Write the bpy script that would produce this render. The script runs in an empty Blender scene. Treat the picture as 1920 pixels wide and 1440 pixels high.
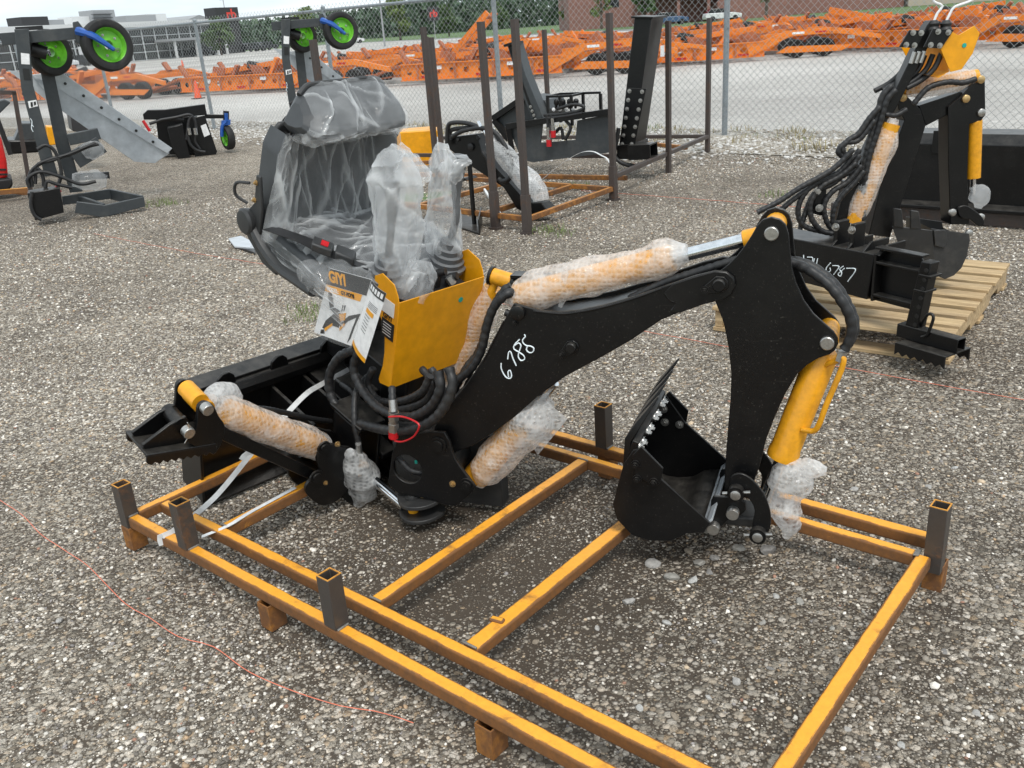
import bpy, bmesh, math, random
import numpy as np
from mathutils import Matrix, Vector, noise
random.seed(7)
rnd = random.random
def U(a, b): return a + (b - a) * rnd()
R = math.radians
scn = bpy.context.scene
COL = scn.collection

# ------------------------------------------------------------------ camera, sky, sun, exposure
cd = bpy.data.cameras.new('camera'); cam = bpy.data.objects.new('camera', cd); COL.objects.link(cam)
cam.matrix_world = Matrix.Translation((0, 0, 1.4)) @ Matrix([[0.772983, -0.187433, 0.606108], [0.630868, 0.328144, -0.703084], [-0.067109, 0.925846, 0.371895]]).to_4x4()
cd.sensor_width = 36; cd.lens = 31.5000; cd.clip_start = .05; cd.clip_end = 3000
scn.camera = cam
scn.view_settings.view_transform = 'Standard'; scn.view_settings.look = 'None'
scn.view_settings.exposure = .58; scn.view_settings.gamma = 1
SUN_EL, SUN_AZ = 58, -38          # azimuth of the sun in the XY plane, degrees from +X
w = bpy.data.worlds.new('World'); scn.world = w; w.use_nodes = True
nt = w.node_tree; nt.nodes.clear(); N = nt.nodes.new; L = nt.links.new
sky = N('ShaderNodeTexSky'); sky.sky_type = 'NISHITA'; sky.sun_disc = False
sky.sun_elevation = R(SUN_EL); sky.sun_rotation = R(90 - SUN_AZ); sky.air_density = 1.2; sky.dust_density = 2
b1 = N('ShaderNodeBackground'); b1.inputs[1].default_value = .10; L(sky.outputs[0], b1.inputs[0])
tc = N('ShaderNodeTexCoord'); mp = N('ShaderNodeMapping'); mp.inputs['Scale'].default_value = (1.2, 1.2, 6); L(tc.outputs['Generated'], mp.inputs[0])
nz = N('ShaderNodeTexNoise'); nz.inputs['Scale'].default_value = 2.3; nz.inputs['Detail'].default_value = 6; nz.inputs['Roughness'].default_value = .55; L(mp.outputs[0], nz.inputs['Vector'])
cr = N('ShaderNodeValToRGB'); e = cr.color_ramp.elements
e[0].position = .33; e[0].color = (.55, .64, .70, 1); e[1].position = .62; e[1].color = (.83, .885, .91, 1)
L(nz.outputs[0], cr.inputs[0])
b2 = N('ShaderNodeBackground'); b2.inputs[1].default_value = .98; L(cr.outputs[0], b2.inputs[0])
ms = N('ShaderNodeMixShader'); ms.inputs[0].default_value = .92; L(b1.outputs[0], ms.inputs[1]); L(b2.outputs[0], ms.inputs[2])
ow = N('ShaderNodeOutputWorld'); L(ms.outputs[0], ow.inputs[0])
sd = bpy.data.lights.new('sun', 'SUN'); sd.energy = 1.5; sd.angle = R(16); sd.color = (1, .965, .91)
so = bpy.data.objects.new('sun', sd); COL.objects.link(so)
sdir = Vector((math.cos(R(SUN_AZ)) * math.cos(R(SUN_EL)), math.sin(R(SUN_AZ)) * math.cos(R(SUN_EL)), math.sin(R(SUN_EL))))
so.rotation_euler = sdir.to_track_quat('Z', 'Y').to_euler(); so.location = (0, 0, 30)
scn.cycles.max_bounces = 8; scn.cycles.transparent_max_bounces = 24
scn.cycles.diffuse_bounces = 3; scn.cycles.glossy_bounces = 3; scn.cycles.transmission_bounces = 4
scn.cycles.use_denoising = True; scn.cycles.use_adaptive_sampling = True; scn.cycles.adaptive_threshold = .02
scn.cycles.sample_clamp_indirect = 4

# ------------------------------------------------------------------ materials
def nmat(name):
    m = bpy.data.materials.new(name); m.use_nodes = True
    t = m.node_tree; p = t.nodes['Principled BSDF']
    return m, t, p
def c4(c): return (c[0], c[1], c[2], 1)
def noise_node(t, vec, scale, detail=4, rough=.55, dist=0):
    n = t.nodes.new('ShaderNodeTexNoise'); n.inputs['Scale'].default_value = scale; n.inputs['Detail'].default_value = detail
    n.inputs['Roughness'].default_value = rough; n.inputs['Distortion'].default_value = dist
    if vec is not None: t.links.new(vec, n.inputs['Vector'])
    return n
def ramp(t, src, p0, c0, p1, c1):
    r = t.nodes.new('ShaderNodeValToRGB'); e = r.color_ramp.elements
    e[0].position = p0; e[0].color = c4(c0) if len(c0) == 3 else c0; e[1].position = p1; e[1].color = c4(c1) if len(c1) == 3 else c1
    t.links.new(src, r.inputs[0]); return r
def mixc(t, f, a, b, mode='MIX'):
    m = t.nodes.new('ShaderNodeMix'); m.data_type = 'RGBA'; m.blend_type = mode
    if isinstance(f, (int, float)): m.inputs[0].default_value = f
    else: t.links.new(f, m.inputs[0])
    for s, k in ((a, 6), (b, 7)):
        if isinstance(s, tuple): m.inputs[k].default_value = c4(s)
        else: t.links.new(s, m.inputs[k])
    return m.outputs[2]
def math_n(t, op, a, b=None, clamp=False):
    m = t.nodes.new('ShaderNodeMath'); m.operation = op; m.use_clamp = clamp
    for i, s in enumerate((a, b)):
        if s is None: continue
        if isinstance(s, (int, float)): m.inputs[i].default_value = s
        else: t.links.new(s, m.inputs[i])
    return m.outputs[0]
def objvec(t, off=True):
    tc = t.nodes.new('ShaderNodeTexCoord')
    if not off: return tc.outputs['Object']
    oi = t.nodes.new('ShaderNodeObjectInfo'); a = t.nodes.new('ShaderNodeVectorMath'); a.operation = 'ADD'
    s = math_n(t, 'MULTIPLY', oi.outputs['Random'], 37.0); t.links.new(tc.outputs['Object'], a.inputs[0]); t.links.new(s, a.inputs[1])
    return a.outputs[0]
def bump(t, p, h, strength, dist=.01):
    b = t.nodes.new('ShaderNodeBump'); b.inputs['Strength'].default_value = strength; b.inputs['Distance'].default_value = dist
    t.links.new(h, b.inputs['Height']); t.links.new(b.outputs[0], p.inputs['Normal'])
def pm(name, col, rough=.5, metal=0, dirt=None, damt=.5, dscale=9, dlo=.5, dhi=.7, bs=0, bd=.002, bst=.4, rvar=.12, spec=.5, coat=0, dust=0):
    """paint / metal / rubber: base colour, a second dirt or rust colour in patches, roughness variation, fine relief"""
    m, t, p = nmat(name); v = objvec(t)
    n1 = noise_node(t, v, dscale, 6, .65)
    base = col
    if dirt is not None:
        f = ramp(t, n1.outputs[0], dlo, (0, 0, 0), dhi, (damt, damt, damt))
        base = mixc(t, f.outputs[0], col, dirt)
    if dust:      # grit that has settled on what faces up, with a few wiped and speckled spots
        ge = t.nodes.new('ShaderNodeNewGeometry'); sx = t.nodes.new('ShaderNodeSeparateXYZ'); t.links.new(ge.outputs['Normal'], sx.inputs[0]); nd = noise_node(t, v, 22, 6, .7); ns = noise_node(t, v, 190, 2, .5)
        f = math_n(t, 'MULTIPLY', math_n(t, 'POWER', math_n(t, 'MAXIMUM', sx.outputs[2], 0.0), 2.0), ramp(t, nd.outputs[0], .30, (0, 0, 0), .70, (dust, dust, dust)).outputs[0])
        sm = t.nodes.new('ShaderNodeMapping'); sm.inputs['Scale'].default_value = (5, 5, 90); sm.inputs['Rotation'].default_value = (0, .5, 0); t.links.new(v, sm.inputs[0]); sn = noise_node(t, sm.outputs[0], 2.2, 2, .4)
        f = math_n(t, 'ADD', f, ramp(t, sn.outputs[0], .72, (0, 0, 0), .79, (.16, .16, .16)).outputs[0], True)
        f = math_n(t, 'ADD', f, ramp(t, ns.outputs[0], .66, (0, 0, 0), .74, (.30, .30, .30)).outputs[0], True)
        base = mixc(t, f, base, (.115, .105, .092))
    n2 = noise_node(t, v, dscale * 5, 4, .6)
    g = ramp(t, n2.outputs[0], .3, (.86, .86, .86), .7, (1.1, 1.1, 1.1))
    base = mixc(t, 1.0, base, g.outputs[0], 'MULTIPLY')
    if isinstance(base, tuple): p.inputs['Base Color'].default_value = c4(base)
    else: t.links.new(base, p.inputs['Base Color'])
    rr = math_n(t, 'ADD', math_n(t, 'MULTIPLY', n1.outputs[0], rvar * 2), rough - rvar)
    t.links.new(rr, p.inputs['Roughness']); p.inputs['Metallic'].default_value = metal
    p.inputs['Specular IOR Level'].default_value = spec; p.inputs['Coat Weight'].default_value = coat; p.inputs['Coat Roughness'].default_value = .2
    if bs:
        n3 = noise_node(t, v, bs, 3, .6); bump(t, p, n3.outputs[0], bst, bd)
    return m
def rusty(name, paint, rust, dark, amt=.5, sidebias=.0, rough=.55):
    """worn paint over rusting mill steel; wear is heaviest on the tubes' flanks, which the spray gun missed"""
    m, t, p = nmat(name); v = objvec(t)
    n1 = noise_node(t, v, 14, 7, .7, .4); n2 = noise_node(t, v, 70, 5, .7); n3 = noise_node(t, v, 5, 4, .6)
    ge = t.nodes.new('ShaderNodeNewGeometry'); sx = t.nodes.new('ShaderNodeSeparateXYZ'); t.links.new(ge.outputs['True Normal'], sx.inputs[0])
    up = math_n(t, 'MULTIPLY', math_n(t, 'SUBTRACT', 1.0, math_n(t, 'ABSOLUTE', sx.outputs[2]), True), sidebias)  # flanks pushed towards the rust colour, also standing in for their shade
    f = math_n(t, 'ADD', math_n(t, 'ADD', math_n(t, 'MULTIPLY', n1.outputs[0], .75), math_n(t, 'MULTIPLY', n2.outputs[0], .25)), up)
    f = math_n(t, 'ADD', f, math_n(t, 'MULTIPLY', math_n(t, 'SUBTRACT', n3.outputs[0], .5), .45))
    if sidebias:  # the rounded corners of the tube are scuffed back to dark scale
        az = math_n(t, 'ABSOLUTE', sx.outputs[2]); ed = math_n(t, 'MULTIPLY', ramp(t, az, .03, (0, 0, 0), .12, (1, 1, 1)).outputs[0], ramp(t, az, .97, (1, 1, 1), .995, (0, 0, 0)).outputs[0])
        f = math_n(t, 'ADD', f, math_n(t, 'MULTIPLY', ed, .22))
    r1 = ramp(t, f, .62 - amt * .25, (0, 0, 0), .80 - amt * .25, (1, 1, 1))
    rc = mixc(t, n3.outputs[0], rust, dark)
    rc = mixc(t, ramp(t, n2.outputs[0], .40, (0, 0, 0), .70, (.7, .7, .7)).outputs[0], rc, rust)
    pc = mixc(t, ramp(t, n2.outputs[0], .25, (0, 0, 0), .75, (1, 1, 1)).outputs[0], tuple(c * .85 for c in paint), tuple(min(1, c * 1.08) for c in paint))
    t.links.new(mixc(t, r1.outputs[0], pc, rc), p.inputs['Base Color'])
    t.links.new(math_n(t, 'ADD', math_n(t, 'MULTIPLY', r1.outputs[0], .28), rough - .1), p.inputs['Roughness'])
    bump(t, p, math_n(t, 'ADD', n2.outputs[0], r1.outputs[0]), .35, .0015)
    return m
M = {}
M['black'] = pm('black_paint', (.0040, .0040, .0044), .34, dirt=(.018, .0165, .0145), damt=.5, dscale=5, dlo=.5, dhi=.88, bs=90, bd=.0007, bst=.25, spec=.36, dust=.55)
M['black2'] = pm('satin_black', (.008, .008, .009), .48, dirt=(.03, .027, .024), damt=.35, dscale=7, bs=160, bd=.0006)
M['dusty'] = pm('dusty_black', (.026, .026, .026), .5, dirt=(.11, .10, .085), damt=.45, dscale=10, dlo=.5, dhi=.8, bs=120, bd=.0008)
M['grey'] = pm('dark_grey_paint', (.040, .046, .050), .42, dirt=(.09, .09, .085), damt=.4, dscale=6, bs=110, bd=.0005)
M['steelgrey'] = pm('galvanised_blade', (.50, .53, .56), .34, metal=.25, dirt=(.34, .36, .38), damt=.6, dscale=3, bs=80, bd=.0005)
M['yellow'] = pm('yellow_paint', (.80, .345, .006), .34, dirt=(.48, .19, .01), damt=.35, dscale=4, dlo=.5, dhi=.85, bs=220, bd=.0004, bst=.2, rvar=.06)
M['cylyel'] = pm('cylinder_yellow', (.76, .34, .012), .36, dirt=(.40, .17, .02), damt=.5, dscale=12, bs=200, bd=.0004, rvar=.06)
M['rail'] = rusty('orange_rail', (.83, .36, .028), (.27, .105, .022), (.055, .038, .026), .24, .36)
M['edge'] = pm('raw_cut_edge', (.60, .27, .035), .6, dirt=(.3, .12, .03), damt=.7, dscale=60)
M['steel'] = rusty('mill_steel', (.058, .050, .045), (.22, .09, .025), (.035, .030, .028), .26, .0, .5)
M['rack'] = rusty('rack_brown', (.060, .047, .042), (.13, .065, .035), (.032, .026, .024), .40, .0, .6)
M['weld'] = pm('weld_bead', (.25, .24, .22), .5, metal=.6, bs=300, bd=.003, bst=.8)
M['chrome'] = pm('chromed_rod', (.72, .74, .76), .14, metal=1, rvar=.05)
M['zinc'] = pm('zinc_pin', (.46, .45, .43), .36, metal=.9, dirt=(.22, .2, .17), damt=.6, dscale=40, bs=200, bd=.0005)
M['brass'] = pm('yellow_zinc', (.55, .38, .18), .35, metal=.85)
M['rubber'] = pm('hose_rubber', (.014, .014, .015), .5, dirt=(.05, .046, .04), damt=.4, dscale=14, bs=240, bd=.0006)
M['tyre'] = pm('tyre_rubber', (.012, .012, .012), .7, dirt=(.06, .055, .05), damt=.5, dscale=10, bs=90, bd=.004)
M['vinyl'] = pm('seat_vinyl', (.040, .043, .046), .48, dirt=(.065, .068, .070), damt=.4, dscale=5, bs=260, bd=.0007)
M['plastic'] = pm('grey_plastic', (.030, .031, .032), .5, dirt=(.05, .05, .05), damt=.3, dscale=8, bs=400, bd=.0005)
M['boot'] = pm('lever_boot', (.12, .125, .13), .55, bs=200, bd=.0005)
M['red'] = pm('red_cap', (.52, .012, .018), .38)
M['redbody'] = pm('red_paint', (.55, .01, .008), .35, dirt=(.2, .01, .01), damt=.4)
M['green'] = pm('green_rim', (.13, .47, .025), .38, dirt=(.06, .24, .02), damt=.5)
M['blue'] = pm('blue_fork', (.012, .085, .36), .35, dirt=(.05, .10, .2), damt=.3)
M['white'] = pm('white_print', (.78, .78, .78), .45)
M['strap'] = pm('woven_strap', (.72, .73, .73), .5, dirt=(.5, .5, .49), damt=.4, dscale=8, bs=400, bd=.0006)
M['marker'] = pm('paint_marker', (.82, .90, .94), .5)
M['galv'] = pm('galvanised_tube', (.30, .335, .36), .45, metal=.45, dirt=(.22, .23, .235), damt=.6, dscale=8)
M['wire'] = pm('galvanised_wire', (.40, .415, .42), .45, metal=.5)
M['cone'] = pm('cone_orange', (.75, .10, .03), .5)
M['string'] = pm('layout_string', (.72, .20, .12), .7)
M['trailer'] = rusty('trailer_orange', (.77, .205, .012), (.34, .085, .025), (.10, .04, .025), .40, .0, .5)
M['trust'] = rusty('trailer_rust', (.42, .13, .05), (.30, .10, .05), (.12, .06, .045), .6, .0, .7)
M['refl'] = pm('red_reflector', (.45, .012, .012), .3)
M['darkglass'] = pm('dark_glazing', (.010, .013, .015), .12, rvar=.05, spec=.7)
M['mull'] = pm('white_mullion', (.55, .57, .58), .4)
M['panelw'] = pm('white_panel', (.62, .63, .63), .6)
M['panelg'] = pm('grey_panel', (.30, .31, .32), .6)
M['charcoal'] = pm('charcoal_panel', (.028, .028, .030), .5)
M['signred'] = pm('sign_red', (.70, .055, .04), .4)
M['redroof'] = pm('red_metal_roof', (.42, .055, .07), .5)
M['label'] = pm('sticker_dark', (.012, .012, .012), .4)
M['tan'] = pm('tan_wall', (.42, .36, .29), .8)
M['carw'] = pm('white_car', (.70, .71, .72), .3)
M['card'] = pm('dark_car', (.02, .022, .026), .25)
M['carb'] = pm('blue_car', (.05, .10, .20), .3)
M['teal'] = pm('qc_sticker', (.01, .36, .28), .4)
M['decal'] = pm('dark_decal', (.028, .028, .030), .4)

def wood():
    m, t, p = nmat('pallet_wood'); v = objvec(t)
    mp = t.nodes.new('ShaderNodeMapping'); mp.inputs['Scale'].default_value = (2.2, 26, 26); t.links.new(v, mp.inputs[0])
    n = noise_node(t, mp.outputs[0], 2.2, 7, .7, .6); n2 = noise_node(t, v, 3, 4)
    c = ramp(t, n.outputs[0], .30, (.25, .155, .075), .68, (.62, .46, .255)).outputs[0]
    c = mixc(t, ramp(t, n2.outputs[0], .50, (0, 0, 0), .72, (.55, .55, .55)).outputs[0], c, (.30, .24, .17))
    t.links.new(c, p.inputs['Base Color']); p.inputs['Roughness'].default_value = .8; bump(t, p, n.outputs[0], .4, .002); return m
M['wood'] = wood()
def film(name, alpha, white, wr=16, amt=.5, rough=.16, hi=.95, stretch=(1, 1, .22)):
    """thin polythene: mostly see-through, streaks and creases made milkier to paint the glints of folds"""
    m, t, p = nmat(name); v = objvec(t)
    mp = t.nodes.new('ShaderNodeMapping'); mp.inputs['Scale'].default_value = stretch; mp.inputs['Rotation'].default_value = (.2, .15, .3); t.links.new(v, mp.inputs[0])
    n = noise_node(t, mp.outputs[0], wr, 3, .5, .5); n2 = noise_node(t, v, wr * .30, 2, .5)
    st = ramp(t, n.outputs[0], .44, (0, 0, 0), .86, (1, 1, 1)).outputs[0]
    ca = t.nodes.new('ShaderNodeAttribute'); ca.attribute_name = 'crease'
    a = math_n(t, 'ADD', math_n(t, 'ADD', math_n(t, 'MULTIPLY', st, amt), math_n(t, 'MULTIPLY', ca.outputs['Fac'], .36)), math_n(t, 'ADD', alpha - .10, math_n(t, 'MULTIPLY', n2.outputs[0], .20)), True)  # extra opacity along streaks and creases stands in for glints
    t.links.new(math_n(t, 'MINIMUM', a, hi), p.inputs['Alpha']); p.inputs['Base Color'].default_value = c4(white); p.inputs['Roughness'].default_value = rough
    p.inputs['Specular IOR Level'].default_value = .75
    bump(t, p, math_n(t, 'ADD', n.outputs[0], n2.outputs[0]), .6, .006); return m
M['film'] = film('polythene_seat_cover', .15, (.86, .88, .89), 20, .16, rough=.08)
M['bag'] = film('polythene_bag', .27, (.84, .86, .87), 12, .18, rough=.10, stretch=(1, 1, .5))
M['sleeve'] = film('document_sleeve', .06, (.85, .87, .88), 8, .10)
def bubble():
    m, t, p = nmat('bubble_wrap'); v = objvec(t)
    vo = t.nodes.new('ShaderNodeTexVoronoi'); vo.inputs['Scale'].default_value = 74; vo.inputs['Randomness'].default_value = .4; t.links.new(v, vo.inputs['Vector'])
    d = vo.outputs['Distance']; dome = math_n(t, 'SUBTRACT', 1.0, math_n(t, 'MULTIPLY', d, 1.7), True)
    n = noise_node(t, v, 11, 4, .6, 1.6)
    a = math_n(t, 'ADD', math_n(t, 'MULTIPLY', math_n(t, 'SUBTRACT', n.outputs[0], .5), 1.5), math_n(t, 'ADD', .26, math_n(t, 'MULTIPLY', math_n(t, 'SUBTRACT', 1.0, dome), .34)), True)
    t.links.new(math_n(t, 'MINIMUM', a, .93), p.inputs['Alpha']); p.inputs['Base Color'].default_value = (.88, .88, .87, 1)
    p.inputs['Roughness'].default_value = .14; p.inputs['Specular IOR Level'].default_value = .7
    bump(t, p, math_n(t, 'ADD', math_n(t, 'MULTIPLY', dome, 1.0), math_n(t, 'MULTIPLY', n.outputs[0], 1.2)), .75, .004); return m
M['bubble'] = bubble()

def gravel_mat(name, tones, dirt, scale, dirtlo, dirthi, patch=.55, bst=.9, far=1.0, big=.23, soil_shade=None):
    m, t, p = nmat(name); tc = t.nodes.new('ShaderNodeTexCoord'); v = tc.outputs['Object']
    def cells(sc):
        vo = t.nodes.new('ShaderNodeTexVoronoi'); vo.inputs['Scale'].default_value = sc; t.links.new(v, vo.inputs['Vector'])
        s = t.nodes.new('ShaderNodeSeparateColor'); t.links.new(vo.outputs['Color'], s.inputs[0]); return vo, s
    cols = []; hs = []
    for k, sc in enumerate((scale, scale * 2.3)):
        vo, s = cells(sc)
        r = t.nodes.new('ShaderNodeValToRGB'); el = r.color_ramp.elements
        for i, c in enumerate(tones):
            q = i / (len(tones) - 1)
            if i == 0: el[0].position = 0; el[0].color = c4(c)
            elif i == len(tones) - 1: el[-1].position = 1; el[-1].color = c4(c)
            else: x = el.new(q); x.color = c4(c)
        t.links.new(s.outputs[0], r.inputs[0])
        d = math_n(t, 'SUBTRACT', 1.0, math_n(t, 'MULTIPLY', vo.outputs['Distance'], 1.35), True)
        n = noise_node(t, v, .9 + k * 2.7, 5, .6, .3)
        thr = math_n(t, 'ADD', math_n(t, 'MULTIPLY', n.outputs[0], patch), math_n(t, 'MULTIPLY', s.outputs[1], .35))
        if soil_shade:      # ragged patch of bare earth, also painting in the shade under the backhoe
            vs = t.nodes.new('ShaderNodeVectorMath'); vs.operation = 'DISTANCE'; t.links.new(v, vs.inputs[0]); vs.inputs[1].default_value = (soil_shade[0], soil_shade[1], 0)
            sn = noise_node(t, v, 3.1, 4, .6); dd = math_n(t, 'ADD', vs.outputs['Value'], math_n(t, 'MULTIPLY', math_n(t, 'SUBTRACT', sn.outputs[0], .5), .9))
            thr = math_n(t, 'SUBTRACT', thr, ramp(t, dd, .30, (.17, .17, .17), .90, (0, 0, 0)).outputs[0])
        cover = ramp(t, math_n(t, 'SUBTRACT', math_n(t, 'ADD', math_n(t, 'MULTIPLY', d, .6), thr), .2), dirtlo, (0, 0, 0), dirthi, (1, 1, 1)).outputs[0]
        cols.append((r.outputs[0], cover)); hs.append(math_n(t, 'MULTIPLY', math_n(t, 'MULTIPLY', d, cover), 1.0 / (k + 1)))
    nd = noise_node(t, v, 7, 5, .6); nd2 = noise_node(t, v, big, 4, .55)
    base = mixc(t, nd.outputs[0], tuple(c * .72 for c in dirt), tuple(c * 1.25 for c in dirt))
    c = mixc(t, cols[1][1], base, cols[1][0]); c = mixc(t, cols[0][1], c, cols[0][0])
    c = mixc(t, 1.0, c, ramp(t, nd2.outputs[0], .30, (.62, .60, .58), .70, (1.18, 1.17, 1.15)).outputs[0], 'MULTIPLY')
    t.links.new(c, p.inputs['Base Color']); p.inputs['Roughness'].default_value = .85; p.inputs['Specular IOR Level'].default_value = .3
    bump(t, p, math_n(t, 'ADD', hs[0], hs[1]), bst, .012); return m
WARM = (1.05, 1.0, .925)
TONES = [tuple(c * w for c, w in zip(q, WARM)) for q in [(.13, .118, .103), (.27, .248, .22), (.38, .36, .325), (.18, .16, .135), (.54, .515, .475), (.37, .295, .215), (.72, .70, .67), (.31, .29, .265)]]
M['gravel'] = gravel_mat('yard_gravel', TONES, (.080, .064, .049), 62, .40, .54, soil_shade=(-1.62, 1.62))
M['lot'] = gravel_mat('lot_gravel', [(.32, .31, .295), (.43, .42, .405), (.53, .52, .50), (.38, .37, .35), (.60, .59, .575)], (.37, .355, .335), 26, .3, .45, bst=.5, big=.12)
M['verge'] = gravel_mat('verge_gravel', [(.28, .26, .23), (.42, .39, .35), (.52, .50, .46), (.22, .20, .17), (.60, .58, .55)], (.22, .185, .13), 20, .34, .5, bst=.8)
M['asph'] = pm('road_asphalt', (.20, .20, .20), .9, dirt=(.15, .15, .15), damt=.5, dscale=.3)
M['curb'] = pm('concrete', (.36, .355, .34), .85, dirt=(.22, .21, .2), damt=.6, dscale=2)
def grassm(name, a, b):
    m, t, p = nmat(name); tc = t.nodes.new('ShaderNodeTexCoord'); n = noise_node(t, tc.outputs['Object'], .25, 7, .7)
    t.links.new(ramp(t, n.outputs[0], .3, a, .7, b).outputs[0], p.inputs['Base Color']); p.inputs['Roughness'].default_value = .9; return m
M['grass'] = grassm('mown_grass', (.055, .11, .030), (.11, .17, .055))
M['blade'] = pm('grass_blade', (.13, .19, .05), .7, dirt=(.22, .20, .09), damt=.8, dscale=30)
M['dry'] = pm('dry_grass', (.30, .25, .13), .8, dirt=(.18, .19, .07), damt=.8, dscale=30)
def leafm(name, a, b):
    m, t, p = nmat(name); ge = t.nodes.new('ShaderNodeNewGeometry')
    t.links.new(mixc(t, ge.outputs['Random Per Island'], a, b), p.inputs['Base Color']); p.inputs['Roughness'].default_value = .6
    p.inputs['Subsurface Weight'].default_value = 0; return m
M['leafd'] = leafm('hazed_foliage', (.035, .070, .040), (.085, .135, .075))  # greens lightened to paint in the haze over the far wood
M['leafm'] = leafm('mid_foliage', (.035, .075, .020), (.10, .16, .05))
M['leafl'] = leafm('light_foliage', (.07, .12, .02), (.17, .23, .06))
M['bark'] = pm('bark', (.09, .07, .055), .9)
def brickm():
    m, t, p = nmat('far_brick'); tc = t.nodes.new('ShaderNodeTexCoord')
    n = noise_node(t, tc.outputs['Object'], 1.5, 6, .7); t.links.new(ramp(t, n.outputs[0], .3, (.19, .095, .078), .7, (.28, .145, .12)).outputs[0], p.inputs['Base Color']); p.inputs['Roughness'].default_value = .85; return m
M['brick'] = brickm()

def thin(m, tint, f):
    """let light through a thin plastic sheet: part of it scatters to the far side"""
    t = m.node_tree; p = t.nodes['Principled BSDF']; o = t.nodes['Material Output']; al = p.inputs['Alpha'].links[0].from_socket
    t.links.remove(p.inputs['Alpha'].links[0]); p.inputs['Alpha'].default_value = 1
    tl = t.nodes.new('ShaderNodeBsdfTranslucent'); tl.inputs[0].default_value = c4(tint); tr = t.nodes.new('ShaderNodeBsdfTransparent')
    m1 = t.nodes.new('ShaderNodeMixShader'); m1.inputs[0].default_value = f; t.links.new(p.outputs[0], m1.inputs[1]); t.links.new(tl.outputs[0], m1.inputs[2])
    m2 = t.nodes.new('ShaderNodeMixShader'); t.links.new(al, m2.inputs[0]); t.links.new(tr.outputs[0], m2.inputs[1]); t.links.new(m1.outputs[0], m2.inputs[2]); t.links.new(m2.outputs[0], o.inputs[0])
for k_, f_ in (('film', .35), ('bag', .40), ('bubble', .45), ('sleeve', .3)): thin(M[k_], (.9, .9, .9), f_)

# ------------------------------------------------------------------ mesh helpers
WORLD = {}
def FRM(o, yaw, phi=0):
    return Matrix.Translation(o) @ Matrix.Rotation(R(yaw), 4, 'Z') @ Matrix.Rotation(R(phi), 4, 'Y')
I4 = Matrix.Identity(4)
def reg(o, parent, Mw):
    WORLD[o.name] = Mw.copy()
    if parent is not None:
        o.parent = parent; o.matrix_basis = WORLD[parent.name].inverted() @ Mw
    else: o.matrix_basis = Mw
    return o
def tag(o, label=None, cat=None, group=None, kind=None):
    if label: o['label'] = label
    if cat: o['category'] = cat
    if group: o['group'] = group
    if kind: o['kind'] = kind
    return o
def thing(name, label, cat, Mw=I4, group=None):
    o = bpy.data.objects.new(name, None); COL.objects.link(o); o.empty_display_size = .1
    reg(o, None, Mw); return tag(o, label, cat, group)
def circ(c, r, n, u, v, a0=0, a1=2 * math.pi, full=True):
    k = n if full else n - 1
    return [c + u * (r * math.cos(a0 + (a1 - a0) * i / k)) + v * (r * math.sin(a0 + (a1 - a0) * i / k)) for i in range(n)]
def perp(d):
    d = d.normalized(); a = Vector((0, 0, 1)) if abs(d.z) < .9 else Vector((1, 0, 0))
    u = d.cross(a).normalized(); return u, d.cross(u).normalized()
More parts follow.
